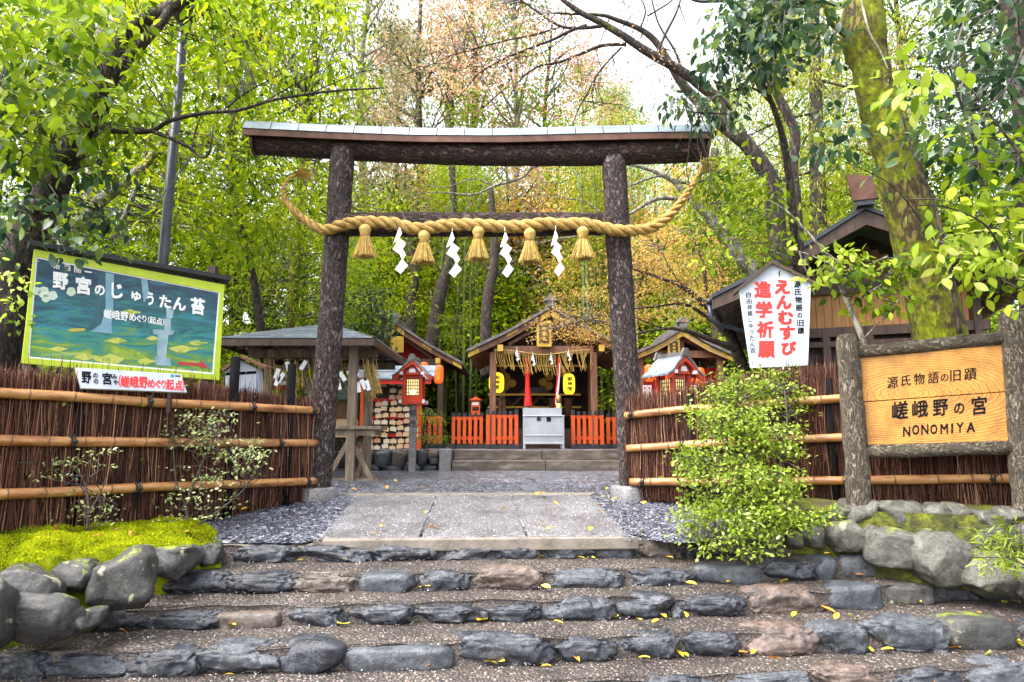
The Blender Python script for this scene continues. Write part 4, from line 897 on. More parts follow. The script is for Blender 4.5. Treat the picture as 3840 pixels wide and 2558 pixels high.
lettering(ls, p, n, [(c, 3200 + x * .3125, 1230 + y * .3125, w * .3125, h * .3125, -.1) for c, x, y, w, h in (('嵯', 560, 985, 190, 210), ('峨', 800, 970, 190, 200), ('野', 1045, 955, 180, 200), ('の', 1270, 965, 125, 130), ('宮', 1510, 930, 180, 220))], m_ink, .018)
lettering(ls, p, n, [(c, 3200 + x * .3125, 1230 + y * .3125, w * .3125, 120 * .3125, -.08) for c, x, y, w in (('N', 640, 1242, 85), ('O', 748, 1222, 85), ('N', 858, 1218, 85), ('O', 965, 1215, 85), ('M', 1090, 1210, 90), ('I', 1185, 1205, 22), ('Y', 1280, 1195, 85), ('A', 1410, 1190, 100))], m_ink, .025)
# ------------------------------------------------------------------ shrine court beyond the gate
ZP = 1.42
def gable_shrine(name, label, apex, eaveL, eaveR, D, depth, posts, mats, plaque, floor=ZP, inner_posts=True, gap=.62, wallmat=None):
    """gable-fronted hall. apex/eaves in photo pixels at depth D; posts: photo x of the front posts"""
    A, EL, ER = P(*apex, D), P(*eaveL, D), P(*eaveR, D)
    ez = (EL.z + ER.z) / 2; EL.z = ER.z = ez
    root = thing(name, (A.x, D + depth / 2, floor), label, 'shrine')
    back = Vector((0, depth, 0))
    roof = bpy.data.objects.new('roof', None); COL.objects.link(roof); roof.parent = root
    inv = WM(root).inverted()
    def rp(nm, mb, m, sm=False, bv=0):
        o = build(nm, mb, m, None, sm, bevel=bv); o.parent = roof; o.matrix_parent_inverse = inv; return o
    for E_ in (EL, ER):
        nrm = Vector((-(A.z - E_.z) * (1 if E_.x < A.x else -1), 0, abs(A.x - E_.x))).normalized()
        mb = MB(); mid = A.lerp(E_, .5) - Vector((0, 0, .05))
        a0, m0, e0 = A + nrm * .0, mid, E_
        for p0, p1 in ((a0, m0), (m0, e0)):
            mb.prism([p0 + Vector((0, -.10, 0)), p1 + Vector((0, -.10, 0)), p1 + back, p0 + back] if E_.x > A.x else [p1 + Vector((0, -.10, 0)), p0 + Vector((0, -.10, 0)), p0 + back, p1 + back], Vector((0, 0, .07)))
        rp('roof_slope', mb, mats['roof'])
        mb = MB(); o_ = Vector((0, -.03, -.015)); dn = Vector((0, 0, -.17))
        for p0, p1, w0, w1 in ((a0, m0, .15, .13), (m0, e0 + (m0 - e0) * .02, .13, .11)):
            mb.prism([p0 + o_, p1 + o_, p1 + o_ + dn * (w1 / .17), p0 + o_ + dn * (w0 / .17)] if E_.x < A.x else [p1 + o_, p0 + o_, p0 + o_ + dn * (w0 / .17), p1 + o_ + dn * (w1 / .17)], Vector((0, .06, 0)))
        bb = rp('bargeboard', mb, mats['barge'])
        for f0, f1, w in ((.86, .985, .105), (.40, .53, .06), (.02, .12, .13)):
            def on(f): 
                return (a0.lerp(m0, f * 2) if f < .5 else m0.lerp(e0, f * 2 - 1)) + Vector((0, -.034, -.022))
            q0, q1 = on(f0), on(f1); c_ = [q0, q1, q1 - Vector((0, 0, w)), q0 - Vector((0, 0, w))]
            if E_.x > A.x: c_ = c_[::-1]
            mb = MB(); mb.prism(c_, Vector((0, -.006, 0))); rp('fitting', mb, mats['gild'])      # gilded fittings at the tip, middle and peak
        for k in range(9):                            # rafters under the eaves
            y = D + .12 + k * (depth - .3) / 8; mb = MB(); p0 = A.lerp(E_, .45) + Vector((0, y - D, -.09)); p1 = A.lerp(E_, .98) + Vector((0, y - D, -.06)); mb.bar(p0, p1, .05, .06); rp('rafter', mb, mats['wood'])
    mb = MB(); mb.bar(A + Vector((0, -.12, .10)), A + back + Vector((0, 0, .10)), .18, .14); rp('ridge_beam', mb, mats['roof'])
    mb = MB(); mb.prism([A + Vector((-.16, -.14, .16)), A + Vector((.16, -.14, .16)), A + Vector((.10, -.14, .24)), A + Vector((.04, -.14, .29)), A + Vector((-.04, -.14, .29)), A + Vector((-.10, -.14, .24))], (0, .3, 0)); rp('ridge_ornament', mb, m_bark_roof)
    # frame
    yb = D + gap
    tie_z = ez + .10
    xs = [P(px, 1600, D + .12).x for px in posts]
    for x in xs:
        mb = MB(); mb.bar((x, D + .18, floor - .02), (x, D + .18, ez + .02), .145, .145); build('post', mb, mats['wood'], root, bevel=.012)
    for sx in (-1, 1):
        x = A.x + sx * (abs(ER.x - EL.x) / 2) * .60
        mb = MB(); mb.bar((x, D + depth * .55, floor - .02), (x, D + depth * .55, ez + .15), .15, .15); build('post', mb, mats['wood'], root)
        mb = MB(); mb.bar((A.x + sx * abs(xs[-1] - xs[0]) / 2, D - .02, tie_z), (A.x + sx * abs(xs[-1] - xs[0]) / 2, D + depth - .1, tie_z), .12, .14); build('purlin', mb, mats['wood'], root)
        mb = MB(); c = Vector((A.x + sx * abs(xs[-1] - xs[0]) / 2, D - .028, tie_z)); mb.box(c, (.124, .012, .144)); build('purlin_cap', mb, mats['gild'], root)
    mb = MB(); mb.bar((xs[0], D + .18, tie_z - .02), (xs[-1], D + .18, tie_z - .02), .11, .17); build('tie_beam', mb, mats['wood'], root)
    mb = MB(); mb.bar((A.x, D + .18, tie_z + .06), (A.x, D + .18, A.z - .08), .10, .10); build('king_post', mb, mats['wood'], root)
    for sx, E_ in ((-1, EL), (1, ER)):
        mb = MB(); mb.bar(Vector((A.x, D + .20, A.z - .22)), Vector((A.x + sx * abs(xs[-1] - xs[0]) * .42, D + .20, tie_z + .10)), .07, .11, (0, 1, 0)); build('strut', mb, mats['wood'], root)
    # boarded gable set back behind the frame
    mb = MB(); g = [Vector((EL.x * .8 + A.x * .2, yb + .3, ez + .14)), Vector((ER.x * .8 + A.x * .2, yb + .3, ez + .14)), Vector((A.x, yb + .3, A.z - .06))]; mb.prism(g, (0, .05, 0)); build('gable_board', mb, wallmat or m_wood_d, root)
    # plaque
    cx, cy, w, h = plaque; c = P(cx, cy, D + .02); s = D / F
    pl = bpy.data.objects.new('name_plaque', None); COL.objects.link(pl); pl.parent = root
    for nm, ww, hh, off, m in (('plaque_frame', w, h, 0, m_gold), ('plaque_panel', w * .68, h * .72, -.012, mats.get('plq', m_wood_d))):
        mb = MB(); mb.box((c.x, c.y + off, c.z), (ww * s, .03, hh * s)); o = build(nm, mb, m, None, bevel=.006); o.parent = pl; o.matrix_parent_inverse = inv
    mb = MB()
    for k in range(3): mb.box((c.x, c.y - .03, c.z + (k - 1) * h * s * .2), (w * s * .22, .006, h * s * .12))
    o = build('plaque_characters', mb, m_gold, None); o.parent = pl; o.matrix_parent_inverse = inv
    return root, A, EL, ER, xs, tie_z
MC = dict(roof=m_bark_roof, barge=m_wood, gild=m_golddim, wood=m_wood)
sh, A, EL, ER, xs, tie = gable_shrine('shrine_hall', 'central open-fronted shrine hall with brown gable roof behind the steel offering box', (2065, 1158), (1752, 1322), (2372, 1322), 15.0, 3.6, (1848, 2231), MC, (2040, 1252, 56, 100))
# inner sanctuary: dark curtain, altar rails
zc = lambda py, D: P(1920, py, D).z
mb = MB(); mb.box((A.x - .02, 17.7, (zc(1335, 17.7) + zc(1480, 17.7)) / 2), (P(2170, 1400, 17.7).x - P(1850, 1400, 17.7).x, .04, zc(1335, 17.7) - zc(1478, 17.7))); build('dark_curtain', mb, m_cloth_d, sh)
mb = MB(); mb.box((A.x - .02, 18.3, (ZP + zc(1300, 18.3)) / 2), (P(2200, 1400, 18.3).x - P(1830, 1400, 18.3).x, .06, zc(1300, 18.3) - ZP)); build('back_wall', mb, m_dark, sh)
for i, (py, m) in enumerate(((1372, m_golddim), (1480, m_golddim), (1527, m_golddim))):
    D = 16.4 + .3 * i; a, b = P(1830 if i else 1850, py, D), P(2178, py, D); mb = MB(); mb.bar((a.x, D, a.z), (b.x, D, a.z), .05, .045); build('altar_rail', mb, m, sh)
for px in (1882, 2072, 2130):
    a = P(px, 1500, 17.0); mb = MB(); mb.lathe([(.10, 0), (.10, .38), (.12, .40), (.12, .44)], 12, (a.x, 17.0, zc(1560, 17.0))); build('altar_drum', mb, m_wood, sh, True)
for px in (1940, 2010):      # carved brackets between the rails
    a = P(px, 1505, 17.1); mb = MB(); mb.tube([Vector((a.x + .3 * t, 17.1, a.z + .10 * math.sin(t * 4))) for t in np.linspace(-1, 1, 12)], [.03 + .03 * (1 - abs(t)) for t in np.linspace(-1, 1, 12)], 8); build('carved_bracket', mb, m_wood_d, sh, True)
mb = MB(); mb.box((A.x, 16.6, ZP + .22), (1.9, 1.4, .44)); build('altar_step', mb, m_wood_d, sh)
mb = MB(); a = P(2000, 1470, 17.4)
mb.prism([P(1945, 1478, 17.3), P(2068, 1478, 17.3), P(2040, 1452, 17.3), P(1972, 1452, 17.3)], (0, .1, 0)); build('altar_table', mb, M('altar_violet', [(.06, .04, .07), (.12, .08, .13)], 4, .6), sh)
# gold crests on the curtain: three ribbed discs each
for cx, cy, dirs in ((1902, 1432, ((-4, -17), (18, 5), (-6, 16))), (2052, 1430, ((8, -18), (-16, 3), (6, 17)))):
    for dx, dy in dirs:
        c = P(cx + dx, cy + dy, 17.66); mb = MB(); N_ = 24
        mb.add([(c.x, c.y - .02, c.z)] + [(c.x + .11 * (1 + .09 * math.cos(12 * a)) * math.cos(a), c.y, c.z + .11 * (1 + .09 * math.cos(12 * a)) * math.sin(a)) for a in np.linspace(0, 2 * math.pi, N_, endpoint=False)], [(0, 1 + (k + 1) % N_, 1 + k) for k in range(N_)]); build('gold_crest', mb, m_golddim, sh)
# straw curtain rope with hanging straws
rg = random.Random(4); DSR = 15.02
sr = thing('straw_garland', P(2040, 1320, DSR), 'thin straw rope with hanging straws across the central hall front', 'garland')
def sag(px): t = (px - 1858) / (2222 - 1858); return 1312 + 14 * math.sin(math.pi * t) - 4 * math.sin(3 * math.pi * t)
mb = MB(); mb.tube([P(px, sag(px), DSR) for px in range(1856, 2226, 12)], .013, 6); build('cord', mb, m_straw2, sr, True)
mb = MB()
for k in range(62):
    px = 1860 + k * 5.9 + rg.uniform(-2, 2); ln = rg.uniform(55, 80) * (1 if k > 6 else .9); dx = rg.choice((18, 20, 14, 6, 24)) * rg.uniform(.5, 1.1) * (1 if px < 2140 else rg.choice((-1, .6, 1)))
    a = P(px, sag(px), DSR); b = P(px + dx, sag(px) + ln, DSR + rg.uniform(-.05, .05)); mb.tube([a, a.lerp(b, .5) + Vector((-.02, 0, 0)), b], [.006, .006, .008], 4)
tag(build('straws', mb, m_straw2, sr), kind='stuff')
for i, (x, yt, h) in enumerate(((1938, 1310, 44), (1998, 1328, 44), (2066, 1330, 38), (2132, 1316, 38))):
    streamer2(x, yt, 11, h, ['leftmost small paper streamer on the shrine straw garland', 'second small paper streamer on the shrine straw garland', 'third small paper streamer on the shrine straw garland', 'rightmost small paper streamer on the shrine straw garland'][i], 40 + i, D=DSR - .03, dx=1.5, group='small streamers in the central hall')
# glowing yellow lanterns
m_yl = emit_mat('yellow_lantern', (1.0, .62, .02), .55, (.85, .6, .02)); m_rl = emit_mat('red_lantern', (.9, .12, .015), .32, (.7, .06, .01))
def paper_lantern(cx, cy, w, h, D, mat, txt, lab, group, ink=m_ink, tw=.42):
    c = P(cx, cy, D); s = D / F; R_, H = w * s / 2, h * s
    r = thing('paper_lantern', (c.x, c.y, c.z - H / 2), lab, 'lantern', group)
    prof = []
    for i in range(17):
        t = i / 16; q = (1 - abs(2 * t - 1) ** 3.4) ** .5; prof.append((max(.35 * R_, R_ * (.42 + .58 * q)) * (1 + .012 * (-1) ** i), -H / 2 + H * t))
    mb = MB(); mb.lathe(prof, 20, c); build('shade', mb, mat, r, True)
    mb = MB(); mb.lathe([(.42 * R_, H / 2 - .004), (.42 * R_, H / 2 + .02)], 16, c); build('cap_ring', mb, m_blackp, r)
    mb = MB(); mb.lathe([(.42 * R_, -H / 2 - .02), (.42 * R_, -H / 2 + .004)], 16, c); build('cap_ring', mb, m_blackp, r)
    mb = MB(); mb.tube([c + Vector((0, 0, H / 2 + .02)), c + Vector((0, 0, H / 2 + .16))], .006, 5); build('hanger', mb, m_blackp, r)
    if txt:
        n_ = len(txt); mb = MB()
        for i, ch in enumerate(txt):
            v, f = glyph(ch, 0); ch_h = H * .72 / n_ * .86; zz = H * .36 - H * .72 * (i + .5) / n_
            for j, (ex, ey) in enumerate(((0, 0), (.04, 0), (-.04, 0), (0, .04), (0, -.04))):
                mb.add([(c.x + (a + ex) * 2 * R_ * tw, c.y - math.sqrt(max(0, (R_ * 1.02) ** 2 - (a * 2 * R_ * tw) ** 2)) - .004 - j * .0003, c.z + zz + (b + ey) * ch_h) for a, b in v], f)
        build('lettering', mb, ink, r)
    return r
paper_lantern(1862, 1436, 56, 76, 15.5, m_yl, '御神燈', 'glowing yellow paper lantern partly behind the hall left front post', 'yellow lanterns')
paper_lantern(2134, 1441, 44, 77, 15.3, m_yl, '御神燈', 'glowing yellow paper lantern at the right side of the central hall', 'yellow lanterns')
for px, yl in ((1834, 1440), (2166, 1440)):
    pass
# bells and bell ropes
for i, (px, py, D) in enumerate(((1978, 1388, 15.6), (2113, 1388, 15.4))):
    c = P(px, py, D); b = thing('bell', c, ['round brass bell above the left red bell rope', 'round brass bell above the right striped bell rope'][i], 'bell', 'shrine bells')
    mb = MB(); mb.lathe([(.03, .13), (.06, .11), (.09, .05), (.085, -.02), (.10, -.03), (.105, -.07), (.085, -.13), (.03, -.16)], 18, c); build('dome', mb, m_brass, b, True)
    mb = MB(); mb.lathe([(.108, -.035), (.112, -.05), (.108, -.065)], 18, c); build('rim', mb, m_gold, b, True)
    mb = MB(); mb.tube([c + Vector((0, 0, .13)), c + Vector((0, 0, .42))], .012, 6); build('hanger', mb, m_blackp, b)
def cloth_rope(pts, mat, name, root, n=12):
    pp, rr = smooth_path([(P(x, y, D), r) for x, y, D, r in pts], 8); mb = MB(); mb.tube(pp, rr, n, bump=.12, seed=3); return build(name, mb, mat, root, True)
br = thing('bell_rope', P(1980, 1560, 15.2), 'red cloth bell rope with green and white tassel above the offering box', 'rope')
cloth_rope([(1977, 1340, 15.2, .03), (1977, 1366, 15.2, .035), (1978, 1400, 15.2, .055), (1979, 1450, 15.2, .055), (1980, 1490, 15.2, .075), (1980, 1524, 15.2, .10)], m_redcloth, 'red_cloth', br)
tuft(br, 'tassel', P(1976, 1524, 15.2), (0, 0, -1), .26, .09, 40, 8, .008, m_paper, .1); tuft(br, 'tassel', P(1986, 1524, 15.2), (0, 0, -1), .24, .08, 30, 9, .008, m_greenb, .1)
br2 = thing('bell_rope', P(2092, 1560, 15.2), 'red and white twisted bell rope beside the right lantern', 'rope')
cloth_rope([(2096, 1340, 15.2, .025), (2096, 1370, 15.2, .04), (2092, 1430, 15.2, .04), (2088, 1500, 15.2, .04), (2087, 1552, 15.2, .035)], m_redcloth, 'red_cloth', br2)
cloth_rope([(2099, 1362, 15.12, .015), (2097, 1420, 15.1, .018), (2090, 1480, 15.1, .022), (2085, 1515, 15.1, .02)], m_paper, 'white_cloth', br2)
# steel offering box
DB = 14.0
a0, b0 = P(1961, 1672, DB), P(2118, 1672, DB); zt = zc(1557, DB); z0 = ZP; w = b0.x - a0.x; cx = (a0.x + b0.x) / 2
ob = thing('offering_box', (cx, DB + .3, ZP), 'steel offering box with two black characters in front of the central hall', 'offering box')
zl = z0 + .1
mb = MB(); mb.box((cx, DB + .3, (zl + zt) / 2 - .01), (w - .04, .56, zt - zl - .05)); build('body', mb, m_steel, ob, bevel=.01)
mb = MB(); mb.box((cx, DB + .3, zt - .015), (w + .01, .62, .03)); build('rim', mb, m_steel, ob, bevel=.008)
mb = MB(); mb.box((cx, DB + .005, zl + .17), (w - .06, .03, .03)); build('rail', mb, m_steel, ob, bevel=.006)
mb = MB(); mb.box((cx, DB + .005, zl + .01), (w - .03, .03, .03)); build('rail', mb, m_steel, ob, bevel=.006)
mb = MB(); mb.box((cx, DB + .62, (zt + zc(1530, DB + .6)) / 2), (w - .02, .03, zc(1530, DB + .6) - zt)); build('back_plate', mb, m_steel, ob)
for sx in (-1, 1):
    for dy in (.03, .57):
        mb = MB(); mb.bar((cx + sx * (w / 2 - .03), DB + dy, z0), (cx + sx * (w / 2 - .03), DB + dy, zt - .03), .045, .045); build('leg', mb, m_steel, ob)
pp_, nn_ = Vector((cx, DB + .02, 1.6)), Vector((0, -1, 0))
lettering(ob, pp_, nn_, [('奉', 2021, 1572, 19, 21, 0), ('賽', 2058, 1573, 20, 21, 0)], m_ink, .02, off=.004)
# green bamboo vase beside it
bv = thing('bamboo_vase', P(2098, 1555, 14.8), 'green bamboo vase standing behind the offering box', 'vase')
mb = MB(); c = P(2096, 1555, 14.8); mb.lathe([(.055, 0), (.055, .10), (.06, .105), (.055, .11), (.055, .24)], 14, (c.x, c.y, c.z)); build('tube', mb, m_greenb, bv, True)
mb = MB(); mb.bar((c.x, c.y, ZP), (c.x, c.y, c.z), .05, .05); build('stand', mb, m_wood, bv)
mb = MB(); mb.lathe([(.05, .24), (.065, .3), (.05, .40), (.03, .42)], 12, (c.x, c.y, c.z)); build('ladle_cup', mb, m_brass, bv, True)
# vermilion picket fence panels
def picket_panel(x0, x1, ytop, D, n, lab, big=True, feet=True):
    a, b = P(x0, 1600, D), P(x1, 1600, D); zt_ = zc(ytop, D); s = (b.x - a.x) / n
    r = thing('picket_fence', ((a.x + b.x) / 2, D, ZP), lab, 'fence', 'vermilion fence panels')
    zo = zt_ - .085
    for k in range(n):
        x = a.x + s * (k + .5); e = big and k in (0, n - 1); w_ = s * (.64 if e else .58); ex = .03 if e else 0
        mb = MB(); mb.box((x, D - (.02 if e else 0), (ZP + .10 + zo) / 2), (w_, .05 if e else .03, zo - ZP - (.02 if e else .10))); build('picket', mb, m_verm, r)
        mb = MB(); mb.box((x, D - (.02 if e else 0), zo + (.05 + ex) / 2 + .02), (w_ * 1.02, .052 if e else .032, .08 + ex)); build('picket_cap', mb, m_blackp, r)
    for z in (zo - .03, ZP + .22): mb = MB(); mb.bar((a.x + .02, D + .04, z), (b.x - .02, D + .04, z), .03, .07); build('rail', mb, m_verm if z < 1.8 else m_verm, r)
    if feet:
        mb = MB(); mb.box(((a.x + b.x) / 2 + .02, D + .02, ZP + .04), (b.x - a.x + .08, .14, .08)); build('sill', mb, m_blackp, r)
        for x in (a.x + .05, b.x - .05): mb = MB(); mb.box((x, D - .02, ZP + .045), (.10, .34, .09)); build('foot', mb, m_blackp, r)
    return r
picket_panel(1690, 1815, 1548, 14.6, 6, 'low orange picket fence panel left of the wide gap post', big=False)
picket_panel(1819, 1947, 1541, 14.3, 6, 'low orange picket fence panel directly left of the offering box')
picket_panel(2138, 2267, 1543, 14.3, 6, 'low orange picket fence panel directly right of the offering box')
picket_panel(2270, 2400, 1550, 14.6, 6, 'orange picket fence panel ending behind the right gate pillar', big=False)
picket_panel(1560, 1662, 1548, 15.4, 5, 'orange picket fence panel behind the left red lantern post', big=False)
# small red letter box
c = P(1784, 1520, 14.9); rb = thing('letter_box', (c.x, c.y, ZP), 'small red wooden letter box with pointed roof behind the fence', 'box')
mb = MB(); mb.bar((c.x, c.y, ZP), (c.x, c.y, c.z - .2), .07, .07); build('pole', mb, m_verm, rb)
mb = MB(); mb.box((c.x, c.y, c.z - .05), (.19, .16, .33)); build('body', mb, m_verm, rb)
mb = MB(); mb.prism([(c.x - .15, c.y - .12, c.z + .11), (c.x + .15, c.y - .12, c.z + .11), (c.x + .05, c.y - .12, c.z + .155), (c.x, c.y - .12, c.z + .19), (c.x - .05, c.y - .12, c.z + .155)], (0, .24, 0)); build('roof', mb, m_verm, rb)
mb = MB(); mb.box((c.x, c.y - .082, c.z + .03), (.14, .006, .06)); build('label_card', mb, m_paper, rb)
mb = MB(); mb.box((c.x, c.y - .082, c.z - .08), (.14, .006, .08)); build('slot', mb, m_dark, rb)

# left and right subsidiary halls
ML = dict(roof=m_bark_roof, barge=m_wood, gild=m_golddim, wood=m_wood_d, plq=m_gold)
gable_shrine('side_shrine', 'left side shrine with red eaves and gold plaque behind the prayer plaque rack', (1487, 1218), (1232, 1368), (1735, 1368), 17.2, 3.2, (1330, 1650), ML, (1489, 1292, 50, 62), wallmat=m_red)
MR = dict(roof=m_bark_roof, barge=m_tan, gild=m_golddim, wood=m_wood, plq=m_wood_d)
sr_ = gable_shrine('side_shrine', 'right side shrine with tan gable and red paper lanterns behind the gate pillar', (2560, 1236), (2362, 1338), (2752, 1338), 16.2, 3.0, (2408, 2712), MR, (2527, 1305, 46, 66))
for i, (x, y, w_, h_, D, lab) in enumerate([(1645, 1404, 36, 70, 16.0, 'tall red paper lantern under the right eave of the left side shrine'), (1424, 1374, 34, 30, 16.5, 'red lantern top leftmost behind the plaque rack roof'), (1474, 1374, 30, 30, 16.5, 'red lantern top second behind the plaque rack roof'), (1506, 1376, 32, 36, 16.5, 'red lantern top third behind the plaque rack roof'), (1590, 1374, 30, 32, 16.5, 'red lantern top right of the red post lantern roof'),
        (2434, 1400, 36, 66, 15.8, 'leftmost red paper lantern of the right side shrine'), (2584, 1402, 34, 68, 15.8, 'red paper lantern behind the right post lantern roof'), (2626, 1414, 34, 70, 15.6, 'rightmost red paper lantern of the right side shrine'), (2466, 1398, 26, 56, 16.3, 'small red paper lantern second from left in the right side shrine')]):
    paper_lantern(x, y, w_, h_, D, m_rl, '御神燈' if h_ > 50 else '', lab, 'red paper lanterns', ink=m_golddim, tw=.4)
# red shrine walls and white banners inside the right hall
rw = thing('shrine_screen', P(2540, 1600, 17.0), 'red screen wall at the back of the right side shrine', 'screen')
a, b = P(2415, 1520, 17.0), P(2705, 1380, 17.0); mb = MB(); mb.box(((a.x + b.x) / 2, 17.0, (ZP + b.z) / 2), (b.x - a.x, .06, b.z - ZP)); build('screen', mb, m_red, rw)
for k, px in enumerate((2418, 2436, 2590, 2610, 2630)):
    a, b = P(px - 7, 1500, 15.6), P(px + 7, 1445, 15.6); mb = MB(); mb.box(((a.x + b.x) / 2, 15.6, (a.z + b.z) / 2), (b.x - a.x, .01, b.z - a.z)); build('paper_banner', mb, m_paper, rw)
    mb = MB()
    for q in range(3): mb.box(((a.x + b.x) / 2, 15.59, b.z - (b.z - a.z) * (.2 + .3 * q)), ((b.x - a.x) * .4, .004, (b.z - a.z) * .16))
    build('lettering', mb, m_ired, rw)

# ------------------------------------------------------------------ red post lanterns
m_glow = emit_mat('lit_paper', (1.0, .70, .26), .34, (.5, .42, .24)); m_glow2 = emit_mat('lit_paper_side', (1.0, .75, .3), .45, (.8, .7, .4))
m_bulb = emit_mat('lamp_glow', (1.0, .80, .42), 1.6, (.95, .9, .7))
def post_lantern(wc, D, sc, zbase, rz, lab, post=True):
    """wc: photo pixel of the window centre"""
    c = P(*wc, D); r = thing('post_lantern', (c.x, c.y, zbase), lab, 'lantern', 'red post lanterns', rz)
    h = (c.z - zbase); W_, Hh = .44 * sc, .50 * sc; zc_ = h
    def b_(nm, mb, m, bv=0): return build(nm, mb, m, r, world=False, bevel=bv)
    mb = MB(); mb.bar((0, 0, 0), (0, 0, zc_ - .44 * sc), .19 * sc, .19 * sc); b_('stone_post' if post else 'post', mb, m_granite if post else m_lred, .008)
    if post:
        for i, ch in enumerate('献燈'):
            v, f = glyph(ch, 0); mb = MB(); mb.add([(a * .12, -.0955 * sc - .003, zc_ - .70 * sc - i * .19 + q * .13) for a, q in v], f); b_('lettering', mb, m_ink)
    mb = MB(); mb.box((0, 0, zc_ - .41 * sc), (.66 * sc, .66 * sc, .10 * sc)); mb.box((0, 0, zc_ - .33 * sc), (.56 * sc, .56 * sc, .08 * sc)); b_('base_tray', mb, m_lred, .006)
    for sx in (-1, 1):
        for sy in (-1, 1): mb = MB(); mb.box((sx * .33 * sc, sy * .33 * sc, zc_ - .385 * sc), (.075 * sc, .075 * sc, .10 * sc)); b_('tray_tip', mb, m_paper)
    for sx in (-1, 1):
        for sy in (-1, 1): mb = MB(); mb.bar((sx * W_ * .54, sy * W_ * .54, zc_ - .30 * sc), (sx * W_ * .54, sy * W_ * .54, zc_ + .36 * sc), .09 * sc, .09 * sc); b_('corner_post', mb, m_lred)
    for z in (.31, -.27):
        mb = MB(); mb.box((0, 0, zc_ + z * sc), (W_ * 1.06, W_ * 1.06, .09 * sc)); b_('cross_rail', mb, m_lred)
    mb = MB(); mb.box((0, 0, zc_ + .02 * sc), (W_ * .9, W_ * .9, Hh * .98)); b_('lit_paper', mb, m_glow)
    mb = MB(); mb.lathe([(.02 * sc, -.05 * sc), (.07 * sc, -.02 * sc), (.07 * sc, .03 * sc), (.02 * sc, .06 * sc)], 12, (0, -W_ * .45, zc_ - .12 * sc)); b_('lamp', mb, m_bulb)
    for ax in range(2):
        for sgn in (-1, 1):
            mb = MB(); o_ = sgn * W_ * .47
            for k in range(7):
                q = -W_ * .42 + W_ * .84 * k / 6; wd = .034 if k in (0, 6) else .017
                pt = ((q, o_), (q, o_)) if ax == 0 else ((o_, q), (o_, q)); mb.box((pt[0][0], pt[0][1], zc_ + .02 * sc), (wd * sc, wd * sc, Hh * .98))
            for k in range(6):
                q = zc_ + .02 * sc - Hh * .48 + Hh * .96 * k / 5; wd = .034 if k in (0, 5) else .017
                mb.box((0, o_, q) if ax == 0 else (o_, 0, q), (W_ * .86, wd * sc, wd * sc) if ax == 0 else (wd * sc, W_ * .86, wd * sc))
            b_('lattice', mb, m_blackp)
    ze = zc_ + .30 * sc; za = zc_ + .78 * sc
    for sx in (-1, 1):
        mb = MB(); pr = [(0, za), (.22, za - .17 * sc), (.40, ze + .10 * sc), (.56, ze)]
        for (x0, z0_), (x1, z1_) in zip(pr[:-1], pr[1:]):
            q = [(sx * x0 * sc, -.46 * sc, z0_), (sx * x1 * sc, -.46 * sc, z1_), (sx * x1 * sc, .46 * sc, z1_), (sx * x0 * sc, .46 * sc, z0_)]
            mb.prism(q if sx > 0 else q[::-1], (0, 0, .045 * sc))
        b_('roof_slope', mb, m_shingle)
        mb = MB()
        for (x0, z0_), (x1, z1_) in zip(pr[:-1], pr[1:]):
            q = [(sx * x0 * sc, -.44 * sc, z0_ - .012), (sx * x1 * sc, -.44 * sc, z1_ - .012), (sx * x1 * sc, -.44 * sc, z1_ - .10 * sc), (sx * x0 * sc, -.44 * sc, z0_ - .13 * sc)]
            mb.prism(q if sx < 0 else q[::-1], (0, .05, 0))
        b_('bargeboard', mb, m_lred)
        mb = MB(); mb.box((sx * .30 * sc, -.40 * sc, zc_ + .40 * sc), (.09 * sc, .10 * sc, .08 * sc)); b_('beam_end', mb, m_paper)
        for k in range(5): mb = MB(); mb.bar((sx * .22 * sc, -.36 * sc + .18 * sc * k, zc_ + .46 * sc), (sx * .53 * sc, -.36 * sc + .18 * sc * k, ze - .01), .04 * sc, .04 * sc); b_('rafter', mb, m_lred)
    mb = MB(); mb.prism([(-.22 * sc, -.36 * sc, zc_ + .36 * sc), (.22 * sc, -.36 * sc, zc_ + .36 * sc), (0, -.36 * sc, zc_ + .66 * sc)], (0, .7 * sc, 0)); b_('gable_panel', mb, m_lred)
    mb = MB(); mb.prism([(-.10 * sc, -.37 * sc, zc_ + .42 * sc), (.10 * sc, -.37 * sc, zc_ + .42 * sc), (.07 * sc, -.37 * sc, zc_ + .53 * sc), (-.07 * sc, -.37 * sc, zc_ + .53 * sc)], (0, -.004, 0)); b_('gable_inset', mb, m_paper)
    mb = MB(); mb.bar((0, -.48 * sc, za + .05 * sc), (0, .48 * sc, za + .05 * sc), .13 * sc, .10 * sc); b_('ridge', mb, m_bark_roof)
    for sy in (-1, 1):
        mb = MB(); mb.prism([(-.14 * sc, sy * .47 * sc, za - .02), (.14 * sc, sy * .47 * sc, za - .02), (.10 * sc, sy * .47 * sc, za + .09 * sc), (.05 * sc, sy * .47 * sc, za + .17 * sc), (-.05 * sc, sy * .47 * sc, za + .17 * sc), (-.10 * sc, sy * .47 * sc, za + .09 * sc)], (0, .06 * sc, 0)); b_('ridge_tile', mb, m_bark_roof)
    return r
post_lantern((1552, 1457), 12.1, .62, 1.05, 0.0, 'red wooden lantern on a carved granite post left of the shrine steps')
post_lantern((2526, 1464), 9.9, .62, 1.02, .5, 'red wooden lantern rising behind the right brushwood fence', post=False)

